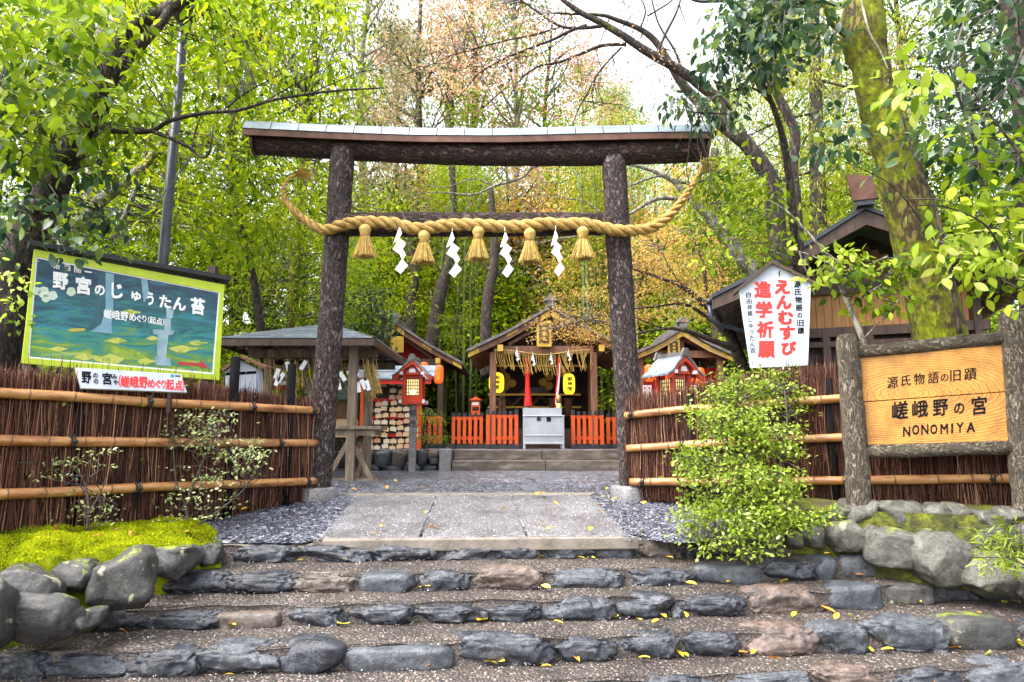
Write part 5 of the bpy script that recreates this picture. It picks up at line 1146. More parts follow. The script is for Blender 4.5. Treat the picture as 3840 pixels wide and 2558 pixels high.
# ------------------------------------------------------------------ prayer plaque rack
er = thing('plaque_rack', P(1470, 1700, 14.2), 'red framed rack with grey shingle roof for wooden prayer plaques', 'rack')
De = 14.3
for px in (1358, 1572):
    a = P(px, 1600, De); mb = MB(); mb.bar((a.x, De, ZP - .2), (a.x, De, zc(1420, De)), .09, .09); build('post', mb, m_verm, er)
for py in (1432, 1500, 1566, 1632):
    a, b = P(1352, py, De), P(1578, py, De); mb = MB(); mb.bar((a.x, De + .05, a.z), (b.x, De + .05, a.z), .04, .06); build('rail', mb, m_red, er)
a, b = P(1352, 1425, De), P(1578, 1700, De); mb = MB(); mb.box(((a.x + b.x) / 2, De + .12, (a.z + b.z) / 2 - .05), (b.x - a.x, .03, a.z - b.z)); build('backboard', mb, m_wood_d, er)
a, b = P(1322, 1424, De - .35), P(1626, 1424, De - .35); z1, z2 = zc(1424, De - .35), zc(1380, De + .1)
for k in range(2):
    f0, f1 = k * .5, k * .5 + .52
    mb = MB(); mb.prism([(a.x, De - .4 + .5 * f0, z1 + (z2 - z1) * f0 + .02 * k), (b.x, De - .4 + .5 * f0, z1 + (z2 - z1) * f0 + .02 * k), (b.x, De - .4 + .5 * f1, z1 + (z2 - z1) * f1 + .02 * k), (a.x, De - .4 + .5 * f1, z1 + (z2 - z1) * f1 + .02 * k)], (0, 0, .03)); build('roof_course', mb, m_shingle, er)
mb = MB(); mb.box(((a.x + b.x) / 2, De - .36, z1 - .05), (b.x - a.x - .1, .03, .08)); build('eave_board', mb, m_red, er)
rg = random.Random(3); proto = {}
m_ema = [m_ply, M('plaque_printed', [(.5, .35, .22), (.7, .5, .3), (.62, .2, .12), (.72, .7, .62)], 60, .55), M('plaque_light', [(.60, .50, .36), (.74, .66, .54)], 30, .55)]
for r_ in range(11):
    for c_ in range(7):
        px = 1384 + c_ * 28.5 + rg.uniform(-4, 4) + (r_ % 2) * 5; py = 1442 + r_ * 23.5 + rg.uniform(-4, 4)
        if px > 1560 or rg.random() < .05: continue
        t_ = rg.choice((0, 0, 0, 2, 2, 1))
        if t_ not in proto:
            mb = MB(); mb.prism([(-.075, 0, -.05), (.075, 0, -.05), (.075, 0, .04), (0, 0, .062), (-.075, 0, .04)], (0, .012, 0)); mb.tube([(-.01, .005, .055), (0, .005, .10), (.01, .005, .055)], .004, 3)
            me = bpy.data.meshes.new('prayer_plaque'); me.from_pydata(mb.v, [], mb.f); finish(me, m_ema[t_], False); proto[t_] = me
        o = link('prayer_plaque', proto[t_]); o.location = P(px, py, De - .02 - rg.uniform(0, .06)); o.rotation_euler = (rg.uniform(-.15, .05), rg.gauss(0, .09), rg.gauss(0, .12)); o.scale = (.86,) * 3
        tag(o, 'small pale wooden prayer plaque hanging on the red framed rack', 'plaque', 'prayer plaques on the rack')

# ------------------------------------------------------------------ roofed fortune-paper pavilion on the left
pv = thing('pavilion', (-3.1, 11.1, 1.05), 'small open pavilion with grey hipped roof behind the left gate pillar', 'pavilion')
ze_, zap = 3.02, 3.44; X0, X1, Y0, Y1 = -4.2, -1.95, 9.6, 12.2; xm, ym = (X0 + X1) / 2 + .1, (Y0 + Y1) / 2
rf_ = bpy.data.objects.new('roof', None); COL.objects.link(rf_); rf_.parent = pv; inv = WM(pv).inverted()
def rp2(nm, mb, m, bv=0):
    o = build(nm, mb, m, None, bevel=bv); o.parent = rf_; o.matrix_parent_inverse = inv; return o
cor = [Vector((X0, Y0, ze_)), Vector((X1, Y0, ze_)), Vector((X1, Y1, ze_)), Vector((X0, Y1, ze_))]; top = Vector((xm, ym, zap)); NC = 9
for s_ in range(4):
    c0, c1 = cor[s_], cor[(s_ + 1) % 4]
    for k in range(NC):                   # overlapping shingle courses
        f0, f1 = k / NC, (k + 1.15) / NC if k < NC - 1 else 1.0
        q = [c0.lerp(top, f0), c1.lerp(top, f0), c1.lerp(top, f1), c0.lerp(top, f1)]
        up = Vector((0, 0, .012)); lift = Vector((0, 0, .014)); mb = MB(); mb.prism([q[0] + lift, q[1] + lift, q[2], q[3]], Vector((0, 0, .022))); rp2('roof_course', mb, m_shingle)
    mb = MB(); mb.bar(c0 - Vector((0, 0, .05)), c1 - Vector((0, 0, .05)), .05, .09); rp2('eave_board', mb, m_wood_d)
    mb = MB(); mb.bar(c0 + Vector((0, 0, .0)), top + Vector((0, 0, -.05)), .06, .07); rp2('hip_rafter', mb, m_wood_d)
    for k in range(1, 8):
        mb = MB(); e = c0.lerp(c1, k / 8); i_ = e.lerp(top, .55); mb.bar(e - Vector((0, 0, .06)), i_ - Vector((0, 0, .04)), .045, .05); rp2('rafter', mb, m_wood_g)
mb = MB(); mb.box((xm, ym, zap + .06), (.22, .22, .24)); rp2('finial_base', mb, m_wood_d)
mb = MB(); mb.lathe([(.10, .18), (.11, .24), (.05, .36), (.0, .42)], 10, (xm, ym, zap)); rp2('finial', mb, m_shingle_g)
pxs = [(-2.37, 9.98), (-2.30, 11.9), (-4.0, 10.5), (-4.0, 11.9)]
a, b = P(1312, 1795, 9.95), P(1372, 1783, 10.65)
for (x, y) in ((a.x, 9.95), (b.x, 10.65), (-3.75, 10.5), (-3.3, 11.9)):
    mb = MB(); mb.bar((x, y, 1.0), (x, y, ze_ - .02), .125, .125); build('post', mb, m_wood_g, pv, bevel=.012)
for p0, p1 in (((a.x - .35, 9.98, 1.02), (a.x - .02, 9.98, 1.62)), ((a.x + .30, 9.98, 1.04), (a.x + .05, 9.98, 1.5)), ((b.x - .12, 10.6, 1.03), (b.x + .0, 10.6, 1.5)), ((a.x + .1, 10.0, 1.5), (b.x, 10.6, 1.9))):
    mb = MB(); mb.bar(p0, p1, .05, .07); build('brace', mb, m_wood_g, pv)
mb = MB(); mb.box((a.x - .25, 10.0, 1.03), (1.3, .12, .05)); build('ground_beam', mb, m_wood_g, pv)
for y, z in ((10.3, 2.9), (11.9, 2.88)): mb = MB(); mb.bar((X0 + .2, y, z), (X1 - .1, y, z), .09, .12); build('beam', mb, m_wood_g, pv)
for z in (2.70, 2.52): mb = MB(); mb.bar((-3.9, 10.45, z), (-2.2, 10.45, z), .05, .05); build('tie_rail', mb, m_wood_g, pv)
q = [P(1230, 1604, 9.8), P(1420, 1600, 9.8)]
mb = MB(); mb.box(((q[0].x + q[1].x) / 2 - .2, 10.1, q[0].z), (q[1].x - q[0].x + .45, .5, .05)); build('counter', mb, m_wood_g, pv, bevel=.006)
mb = MB(); mb.box(((q[0].x + q[1].x) / 2 - .2, 10.1, q[0].z - .07), (q[1].x - q[0].x + .3, .38, .08)); build('tray', mb, m_wood_g, pv)
# straw hangings tied along the eaves
sg2 = thing('straw_fringe', (-3.0, 10.0, 2.7), 'ragged hanging straws and paper knots under the pavilion eaves', 'garland'); mb = MB(); rg = random.Random(12)
for k in range(80):
    x = rg.uniform(-4.0, -2.0); y = 9.95 + rg.uniform(0, .25); z = 2.82 - rg.uniform(0, .15); l = rg.uniform(.25, .6)
    mb.tube([(x, y, z), (x + .04, y, z - l * .5), (x + rg.uniform(0, .16), y, z - l)], .005, 3)
for k in range(40):
    x, y, z = -2.12 + rg.gauss(0, .04), 10.3 + rg.gauss(0, .04), 2.75 - rg.random() * .15; mb.tube([(x, y, z), (x + rg.gauss(.0, .04), y, z - .2), (x + rg.gauss(.0, .06), y, z - rg.uniform(.3, .45))], .005, 3)
tag(build('straws', mb, m_straw2, sg2), kind='stuff')
mb = MB()
for k in range(14):
    x = rg.uniform(-3.7, -2.1); z = rg.uniform(2.35, 2.7); an = rg.uniform(-.6, .6); mb.box((x, 9.93, z), (.06, .01, .15), Matrix.Rotation(an, 3, 'Y'))
tag(build('paper_knots', mb, m_paper, sg2), kind='stuff')
# small shingled booth behind the pillar
bo = thing('booth', (-2.95, 11.6, 1.2), 'small booth with green shingled roof beside the pavilion post', 'booth')
D = 11.3; cs = [(1148, 1500), (1318, 1500), (1304, 1430), (1160, 1430)]
for k in range(6):
    f0, f1 = k / 6, (k + 1.12) / 6; 
    y0, y1 = 1500 - 70 * f0, 1500 - 70 * min(1, f1); d0, d1 = D + .5 * f0, D + .5 * min(1, f1)
    for j in range(9):
        xa, xb = 1142 + 176 * (j + (k % 2) * .5) / 9, 1142 + 176 * (j + 1 + (k % 2) * .5) / 9 - 1.6
        xb = min(xb, 1322 - 12 * f0); xa = max(xa, 1138)
        if xb <= xa + 2: continue
        mb = MB(); mb.prism([P(xa, y0, d0) + Vector((0, 0, .012)), P(xb, y0, d0) + Vector((0, 0, .012)), P(xb, y1, d1), P(xa, y1, d1)], (0, 0, .012)); build('shingle', mb, m_shingle_g, bo)
mb = MB(); mb.bar(P(1140, 1428, D + .5), P(1324, 1428, D + .5), .08, .06); build('ridge', mb, m_wood_g, bo)
for px in (1160, 1318):
    t_ = P(px, 1505, D + .1); mb = MB(); mb.bar((t_.x, D + .1, 1.2), (t_.x, D + .1, t_.z), .08, .08); build('post', mb, m_wood, bo)
a, b = P(1160, 1575, D + .35), P(1318, 1505, D + .35); mb = MB(); mb.box(((a.x + b.x) / 2, D + .35, (a.z + b.z) / 2), (b.x - a.x, .04, b.z - a.z)); build('back_panel', mb, m_wood, bo)
a, b = P(1170, 1640, D + .05), P(1325, 1572, D + .05); mb = MB(); mb.box(((a.x + b.x) / 2, D + .2, (a.z + b.z) / 2), (b.x - a.x, .4, b.z - a.z)); build('counter', mb, m_ply, bo)
st_ = thing('cobble_plinth', P(1260, 1690, 12.2), 'plinth of small pale cobbles below the booth', 'plinth'); rg = random.Random(2)
for r_ in range(5):
    for c_ in range(8):
        x0 = 1170 + c_ * 17 + (r_ % 2) * 8; put_stone(st_, x0, x0 + 17, 1618 + r_ * 14, 1633 + r_ * 14, 0, st_wall, 'smooth', 700 + r_ * 9 + c_, dep=.14, D=12.1, sink=0, sub=2)
mb = MB(); a, b = P(1165, 1690, 12.25), P(1320, 1612, 12.25); mb.box(((a.x + b.x) / 2, 12.3, (a.z + b.z) / 2), (b.x - a.x, .16, b.z - a.z)); build('core', mb, m_riser, st_)
# signs around the pavilion
def board(name, lab, quad, D0, D1, mat, th=.03, post=True):
    p_, n_ = plane_of(P(*quad[0], D0), P(*quad[1], D1), P(*quad[3], D0)); r = thing(name, P(*quad[3], D0), lab, 'sign')
    mb = MB(); mb.prism([onplane(x, y, p_, n_) for x, y in quad], -n_ * th); build('board', mb, mat, r, bevel=.003)
    if post:
        for f in (.15, .85):
            a_ = onplane(quad[3][0] + (quad[2][0] - quad[3][0]) * f, quad[3][1] - 5, p_, n_, -th - .03); mb = MB(); mb.bar((a_.x, a_.y, 1.0), (a_.x, a_.y, a_.z + .05), .05, .05); build('post', mb, m_wood_d, r)
    return r, p_, n_
r_, p_, n_ = board('banner_board', 'cream sign with bold red characters rising behind the pavilion roof', [(898, 1245), (1195, 1282), (1190, 1345), (893, 1325)], 12.3, 12.9, m_cream)
lettering(r_, p_, n_, [('良', 938, 1282, 40, 46, .1), ('縁', 988, 1290, 40, 44, .1), ('祈', 1038, 1297, 38, 42, .1), ('願', 1084, 1303, 38, 42, .1)], m_ired, .05)
r_, p_, n_ = board('notice_board', 'cream notice with small red and black characters under the pavilion', [(970, 1400), (1086, 1408), (1084, 1444), (968, 1440)], 12.2, 12.2, m_cream)
lettering(r_, p_, n_, hline('えんむすび', 982, 1414, 1062, 1420, 15, 17), m_red, .04)
lettering(r_, p_, n_, hline('大黒天', 1016, 1432, 1042, 1434, 10, 10), m_ink, .02)
mb = MB(); mb.prism([onplane(x, y, p_, n_, -.05) for x, y in ((960, 1440), (1090, 1446), (1090, 1462), (960, 1456))], -n_ * .03); build('red_band', mb, m_verm, r_)
# little white gabled notice box behind the fence
wh = thing('gabled_notice', P(935, 1500, 8.4), 'white painted gabled notice panel with brown roof strips behind the fence', 'notice panel')
Dw = 8.3; mb = MB(); mb.prism([P(x, y, Dw) for x, y in ((845, 1560), (962, 1560), (962, 1384), (905, 1352), (845, 1392))], (0, .05, 0)); build('panel', mb, m_white, wh, bevel=.004)
mb = MB(); mb.prism([P(x, y, Dw + .02) for x, y in ((962, 1560), (972, 1560), (972, 1390), (962, 1384))], (0, .12, 0)); build('side', mb, m_white, wh)
for a, b in (((838, 1396), (906, 1344)), ((906, 1344), (1002, 1385))):
    mb = MB(); mb.bar(P(*a, Dw - .03) + Vector((0, .06, .02)), P(*b, Dw - .03) + Vector((0, .06, .02)), .22, .03, (0, 0, 1)); build('roof_strip', mb, m_wood, wh)
mb = MB(); a, b = P(845, 1398, Dw - .004), P(962, 1391, Dw - .004)
for k in range(3):
    s0, s1 = k / 3 + .01, (k + 1) / 3 - .01; q0, q1 = a.lerp(b, s0), a.lerp(b, s1); mb.prism([q0, q1, q1 + Vector((0, 0, -.034)), q0 + Vector((0, 0, -.034))][::-1], (0, .003, 0))
build('black_strip', mb, m_ink, wh)

# ------------------------------------------------------------------ large timber building on the right
ang = math.atan2(-.37, .93); ex_ = Vector((math.cos(ang), math.sin(ang), 0)); ey_ = Vector((-math.sin(ang), math.cos(ang), 0))
O = Vector((2.98, 10.0, 0)); O.z = 0
hb = thing('timber_hall', O + ex_ * 2.1 + ey_ * 3 + Vector((0, 0, 1.0)), 'dark timber hall with gabled roof and cedar boards behind the mossy trunk', 'building')
zE, zA, HW, DEP = P(2690, 1118, 10).z, P(3300, 782, 9.2).z, 2.13, 6.5
def B(t, d, z): return O + ex_ * t + ey_ * d + Vector((0, 0, z))
rfh = bpy.data.objects.new('roof', None); COL.objects.link(rfh); rfh.parent = hb; inv = WM(hb).inverted()
def rp3(nm, mb, m, bv=0):
    o = build(nm, mb, m, None, bevel=bv); o.parent = rfh; o.matrix_parent_inverse = inv; return o
def rz_(f): return zE + (zA - zE) * (f ** 1.12)       # slightly concave roof line
for sgn in (0, 1):
    mb = MB(); fs_ = [0, .25, .5, .75, 1.0]
    for f0, f1 in zip(fs_[:-1], fs_[1:]):
        t0, t1 = (HW * f0, HW * f1) if sgn == 0 else (2 * HW - HW * f0, 2 * HW - HW * f1)
        q = [B(t0, 0, rz_(f0)), B(t1, 0, rz_(f1)), B(t1, DEP, rz_(f1)), B(t0, DEP, rz_(f0))]; mb.prism(q if sgn == 0 else q[::-1], (0, 0, .06))
    rp3('roof_slope', mb, m_pole)
    mb = MB()
    for f0, f1 in zip(fs_[:-1], fs_[1:]):
        t0, t1 = (HW * f0, HW * f1) if sgn == 0 else (2 * HW - HW * f0, 2 * HW - HW * f1)
        q = [B(t0, .03, rz_(f0) - .01), B(t1, .03, rz_(f1) - .01), B(t1, .03, rz_(f1) - .22), B(t0, .03, rz_(f0) - .17)]; mb.prism(q[::-1] if sgn == 0 else q, ey_ * .07)
    rp3('bargeboard', mb, m_wood_d)
    for k in range(20):
        d = .2 + k * .31; t0, t1 = (.05, HW * .5) if sgn == 0 else (2 * HW - .05, HW * 1.5)
        mb = MB(); mb.bar(B(t0, d, rz_(0) - .05), B(t1, d, rz_(.5) - .05), .06, .07); rp3('rafter', mb, m_wood_g)
mb = MB(); mb.bar(B(HW, -.1, zA + .12), B(HW, DEP, zA + .12), .22, .18); rp3('ridge', mb, m_pole)
mb = MB(); mb.prism([B(HW - .16, -.12, zA + .1), B(HW + .16, -.12, zA + .1), B(HW + .1, -.12, zA + .42), B(HW - .22, -.12, zA + .5)], ey_ * .08); rp3('ridge_ornament', mb, m_cfascia)
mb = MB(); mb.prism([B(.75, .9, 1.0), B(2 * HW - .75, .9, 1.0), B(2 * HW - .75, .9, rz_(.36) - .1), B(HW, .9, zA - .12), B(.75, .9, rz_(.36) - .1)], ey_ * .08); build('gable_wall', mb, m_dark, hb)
zb0, zb1 = P(3200, 1222, 9.9).z, P(3200, 1088, 9.9).z; nb = 24
for k in range(nb):      # cedar boards
    t0, t1 = .78 + (2 * HW - 1.56) * k / nb, .78 + (2 * HW - 1.56) * (k + 1) / nb - .006
    mb = MB(); mb.prism([B(t0, .88, zb0), B(t1, .88, zb0), B(t1, .88, zb1), B(t0, .88, zb1)], ey_ * .03); build('wall_board', mb, m_plank, hb)
for k in range(20):
    t0, t1 = .95 + (2 * HW - 1.9) * k / 20, .95 + (2 * HW - 1.9) * (k + 1) / 20 - .006; f = 1 - abs((t0 + t1) / 2 - HW) / HW; zt_ = rz_(f) - .28
    if zt_ > zb1 + .2:
        mb = MB(); mb.prism([B(t0, .885, zb1 + .14), B(t1, .885, zb1 + .14), B(t1, .885, zt_), B(t0, .885, zt_)], ey_ * .02); build('gable_board', mb, m_wood, hb)
for z, h_ in ((zb1 + .07, .16), (zb0 - .06, .14), (zb0 - .24, .08)):
    mb = MB(); mb.bar(B(.6, .84, z), B(2 * HW - .6, .84, z), .10, h_); build('beam', mb, m_wood_d, hb)
for t_ in (.75, 1.55, 2.13, 2.75, 3.5):
    mb = MB(); mb.bar(B(t_, .84, 1.0), B(t_, .84, zb1 if t_ in (.75, 3.5) else zb0), .11, .11); build('post', mb, m_wood_d, hb)
mb = MB(); mb.prism([B(.8, .9, 1.0), B(.8, DEP, 1.0), B(.8, DEP, rz_(.36)), B(.8, .9, rz_(.36))], ex_ * .06); build('side_wall', mb, m_wood_d, hb)
mb = MB(); mb.tube([B(-.05, .1, zE - .02), B(-.05, DEP, zE - .06)], .05, 10); build('gutter', mb, m_pole, hb, True)
mb = MB(); mb.tube([B(-.05, .15, zE - .05), B(-.03, .15, zE - .30), B(.05, .2, zE - .36), B(.72, .75, zE - .52), B(.72, .75, 1.0)], .04, 10); build('downpipe', mb, m_pole, hb, True)
# lamp pole on the left
lp = thing('lamp_post', P(612, 1650, 7.3), 'dark steel lamp post rising through the leaves behind the painted signboard', 'lamp post')
a, b = P(610, 1000, 7.3), P(690, 90, 7.3); mb = MB(); mb.tube([(a.x + (a.x - b.x) * .2, 7.3, 1.0), a, b], [.056, .054, .05], 16); build('pole', mb, m_pole, lp, True)
mb = MB(); mb.lathe([(.06, 0), (.10, .05), (.16, .12), (.17, .2), (.06, .28)], 16, b); build('lamp_head', mb, m_blackp, lp, True)
# ------------------------------------------------------------------ vegetation
lf_lime = leafmat('lime_leaf', [(.04, .08, .003), (.16, .25, .005), (.33, .43, .009), (.55, .54, .014)], .5)
lf_mid = leafmat('green_leaf', [(.03, .07, .006), (.11, .19, .008), (.24, .33, .012), (.38, .44, .03)], .45)
lf_dark = leafmat('evergreen_leaf', [(.010, .032, .016), (.03, .07, .03), (.07, .13, .045), (.20, .28, .03)], .3, .35, .35)
lf_olive = leafmat('olive_leaf', [(.06, .075, .03), (.18, .18, .07), (.36, .31, .15), (.55, .38, .24)], .45)
lf_orange = leafmat('autumn_leaf', [(.38, .17, .03), (.60, .33, .09), (.72, .48, .17), (.50, .46, .05)], .5)
lf_pink = leafmat('reddish_leaf', [(.30, .14, .08), (.56, .27, .17), (.68, .42, .28), (.40, .36, .12)], .5)
lf_cedar = leafmat('cedar_frond', [(.08, .13, .008), (.24, .31, .014), (.42, .45, .04), (.36, .17, .05)], .4, .6, .2)
lf_bright = leafmat('pale_leaf', [(.10, .18, .008), (.24, .34, .02), (.38, .46, .06), (.52, .55, .15)], .5, .4, .25)
lf_shrub = leafmat('shrub_leaf', [(.05, .09, .008), (.19, .28, .016), (.34, .44, .05), (.56, .63, .24)], .4, .4, .3)
lf_grey = leafmat('grey_shrub_leaf', [(.13, .18, .05), (.28, .34, .12), (.45, .50, .24), (.62, .64, .42)], .4, .4, .25)

def reg(rng, px, py, D, k, avoid=None):
    """k clump centres inside a block of the wood, given by its photo bounds and depth range"""
    x = rng.uniform(*px, k); y = rng.uniform(*py, k); d = rng.uniform(*D, k)
    if avoid is not None:          # keep the leaves off a line of sight that the photo leaves open
        m = (x < avoid[0]) | (x > avoid[1]); x, y, d = x[m], y[m], d[m]
    return np.array([P(a, b, c)[:] for a, b, c in zip(x, y, d)])
def crown(root, name, rng, centers, per, cr, size, tmpl, mat, flat=.5, droop=.4, var=.22, szv=.3):
    pos, d, nr = cloud(rng, centers, per, cr, flat, droop); n = len(pos)
    ct = np.repeat(rng.normal(0, var, len(centers)), per)
    tint = np.clip(.48 + ct + rng.normal(0, .16, n), 0, 1)
    me = leaf_mesh(name, pos, d, nr, size * rng.uniform(1 - szv, 1 + szv, n), tmpl, mat, tint)
    return link(name, me, root)
def limbs(mb, paths, n=8, bump=.06):
    for pth in paths:
        pp, rr = smooth_path([(P(x, y, D), w * D / F / 2) for x, y, D, w in pth], 6); mb.tube(pp, rr, n if pth[0][3] > 14 else 5, bump=bump if pth[0][3] > 14 else 0, seed=len(pp))
def twigs(rng, mb, centers, anchors, r=.006, sag=.15):
    an = np.array(anchors)
    for c in centers:
        a = an[np.argmin(((an - c) ** 2).sum(1) + rng.random(len(an)) * .3)]; a, c = Vector(a), Vector(c); l = (c - a).length
        if l > 3.0: continue
        m = a.lerp(c, .55) + Vector((rng.normal() * .08, rng.normal() * .08, sag * l * .5)); mb.tube([a, m, c], [r * (1 + l * .5), r, r * .4], 3, cap=False)
def anchors_of(paths, skip=0):
    out = []
    for pth in paths:
        pp, rr = smooth_path([(P(x, y, D), 1) for x, y, D, w in pth], 4); out += [tuple(p) for p in pp[skip:]]
    return out
def tree(name, label, base, trunks, branches, bark, seed, crowns, tw=None, group=None):
    rng = np.random.default_rng(seed); root = thing(name, base, label, 'tree', group)
    mb = MB(); limbs(mb, trunks, 18, .07); build('trunk', mb, bark, root, True)
    for bp in branches or []: mb = MB(); limbs(mb, [bp], 9); build('branch', mb, bark, root, True)
    anc = anchors_of(list(trunks) + list(branches or []))
    tmb = MB()
    for kw in crowns:
        kw = dict(kw); cs = kw.pop('c'); cs = cs(rng) if callable(cs) else cs
        if kw.pop('tw', True): twigs(rng, tmb, cs, anc)
        crown(root, 'crown', rng, cs, **kw)
    if tmb.v: tag(build('twigs', tmb, bk_twig, root), kind='stuff')
    return root

# --- left: dark forked tree leaning over the signboard
tr1 = [[(-60, 1420, 6.6, 190), (20, 1250, 6.6, 170), (70, 1000, 6.6, 150), (160, 770, 6.6, 125), (270, 560, 6.6, 105), (352, 430, 6.6, 92), (395, 290, 6.6, 72), (450, 150, 6.7, 66), (560, 70, 6.8, 56), (720, -20, 6.9, 48), (840, -140, 7, 40)], [(388, 340, 6.6, 52), (470, 232, 6.65, 46), (560, 132, 6.7, 40), (625, 55, 6.8, 34), (660, -60, 6.9, 30)]]
br1 = [[(365, 486, 6.6, 26), (480, 492, 6.5, 24), (570, 490, 6.45, 20), (640, 452, 6.4, 17), (760, 425, 6.4, 16), (900, 412, 6.4, 14), (1020, 376, 6.4, 12), (1160, 352, 6.4, 11), (1290, 338, 6.4, 9), (1440, 330, 6.4, 5)], [(570, 492, 6.45, 18), (660, 528, 6.4, 16), (720, 560, 6.4, 13), (755, 590, 6.4, 9), (785, 570, 6.35, 8), (800, 470, 6.35, 5)], [(850, 405, 6.4, 8), (920, 350, 6.35, 7), (1010, 300, 6.3, 5), (1100, 250, 6.3, 3)], [(1000, 378, 6.4, 6), (1080, 330, 6.4, 5), (1230, 250, 6.4, 3), (1330, 190, 6.4, 2)], [(720, 560, 6.4, 7), (730, 500, 6.4, 6), (760, 420, 6.4, 4)], [(1160, 352, 6.4, 6), (1280, 300, 6.4, 4), (1420, 240, 6.4, 3), (1500, 190, 6.4, 2)], [(270, 560, 6.6, 30), (200, 470, 6.8, 24), (110, 420, 6.9, 18), (-20, 380, 7, 12)]]
tree('forked_tree', 'dark forked tree leaning over the painted signboard', P(-60, 1500, 6.6), tr1, br1, bk_dark, 1, [
    dict(c=lambda r: reg(r, (-150, 460), (-80, 620), (5.6, 8.0), 110), per=16, cr=.26, size=.125, tmpl=BROAD, mat=lf_mid, droop=.7),
    dict(c=lambda r: reg(r, (380, 950), (-80, 420), (6.0, 8.5), 110, (590, 740)), per=16, cr=.26, size=.115, tmpl=LEAF6, mat=lf_lime, droop=.7),
    dict(c=lambda r: reg(r, (-100, 430), (300, 1000), (5.6, 7.6), 80), per=14, cr=.22, size=.11, tmpl=BROAD, mat=lf_dark, droop=.6),
    dict(c=lambda r: reg(r, (720, 1400), (-60, 330), (6.2, 7.6), 45), per=12, cr=.22, size=.095, tmpl=LEAF6, mat=lf_lime, droop=.8)])
# --- pale trunks and lime foliage behind it
tree('pale_tree', 'slim pale-barked tree left of the lamp post', P(340, 1500, 11), [[(230, 1500, 11, 60), (330, 900, 11, 56), (352, 330, 11, 50), (372, 160, 11, 46), (400, -30, 11, 42), (420, -200, 11, 36)]], [[(352, 300, 11, 16), (300, 180, 11, 12), (290, 40, 11, 8)], [(360, 240, 11, 14), (480, 120, 11, 10), (560, 20, 11, 6)]], bk_pale, 2, [
    dict(c=lambda r: reg(r, (-50, 800), (-200, 800), (9, 13), 150), per=34, cr=.42, size=.12, tmpl=DIAM, mat=lf_lime, droop=.6)])
tree('pale_tree', 'thin pale-barked tree at the upper left edge', P(240, 1500, 13), [[(130, 1500, 13, 60), (190, 900, 13, 56), (236, 240, 13, 50), (262, 0, 13, 48), (280, -200, 13, 40)]], None, bk_pale, 3, [
    dict(c=lambda r: reg(r, (-300, 600), (-250, 700), (11, 15.5), 130), per=34, cr=.5, size=.13, tmpl=DIAM, mat=lf_lime, droop=.6)])
tree('leaning_tree', 'leaning brown trunk behind the painted signboard roof', P(230, 1300, 9), [[(190, 1300, 9, 66), (250, 900, 9, 58), (310, 830, 9, 56), (380, 750, 9, 50), (450, 700, 9, 40), (560, 600, 9, 30), (640, 480, 9, 20)]], [[(420, 900, 9, 22), (470, 800, 9, 20), (530, 650, 9, 14), (560, 520, 9, 9)]], bk_grey, 4, [
    dict(c=lambda r: reg(r, (100, 1000), (450, 980), (8.2, 10.8), 150), per=26, cr=.34, size=.105, tmpl=LEAF6, mat=lf_lime, droop=.7)])
tree('lime_tree', 'lime green leafy tree filling the space left of the gate', P(1000, 1400, 11), [[(1010, 1500, 10.8, 34), (960, 1100, 10.8, 30), (900, 800, 10.8, 26), (880, 500, 10.8, 20), (900, 200, 10.8, 14)]], [[(900, 800, 10.8, 12), (1000, 700, 10.6, 10), (1120, 640, 10.5, 6), (1200, 600, 10.4, 4)], [(890, 600, 10.8, 12), (1010, 480, 10.8, 9), (1150, 380, 10.7, 5)]], bk_dark, 5, [
    dict(c=lambda r: reg(r, (650, 1330), (-150, 480), (8.6, 12), 170), per=32, cr=.36, size=.10, tmpl=LEAF6, mat=lf_lime, droop=.7),
    dict(c=lambda r: reg(r, (620, 1260), (420, 860), (8.6, 11), 110), per=26, cr=.32, size=.095, tmpl=LEAF6, mat=lf_lime, droop=.8)])
tree('green_trunk_tree', 'mossy green slender trunk left of the gate pillar', P(1080, 1400, 14.5), [[(1080, 1420, 14.5, 44), (1088, 1250, 14.5, 42), (1105, 1000, 14.5, 38), (1118, 820, 14.5, 34), (1130, 600, 14.5, 28), (1140, 300, 14.5, 20)]], [[(1110, 900, 14.5, 12), (1180, 800, 14.4, 8), (1260, 760, 14.3, 5)]], bk_moss, 6, [
    dict(c=lambda r: reg(r, (820, 1420), (850, 1240), (13, 17), 200), per=40, cr=.5, size=.12, tmpl=SLIM, mat=lf_mid, droop=.5),
    dict(c=lambda r: reg(r, (1240, 1520), (700, 1200), (16.5, 20), 80), per=40, cr=.6, size=.14, tmpl=SLIM, mat=lf_lime, droop=.5)])
tree('dark_trunk_tree', 'dark bent trunk above the cream sign behind the pavilion', P(900, 1400, 16), [[(1040, 1400, 16, 60), (1010, 1260, 16, 56), (960, 1180, 16, 50), (900, 1080, 16, 44), (880, 860, 16, 36), (860, 600, 16, 28), (870, 300, 16, 20)]], [[(900, 1100, 16, 16), (870, 1000, 16, 12), (800, 900, 16, 8)]], bk_dark, 7, [
    dict(c=lambda r: reg(r, (760, 1300), (560, 1150), (14, 18), 170), per=40, cr=.55, size=.13, tmpl=SLIM, mat=lf_lime, droop=.6)])

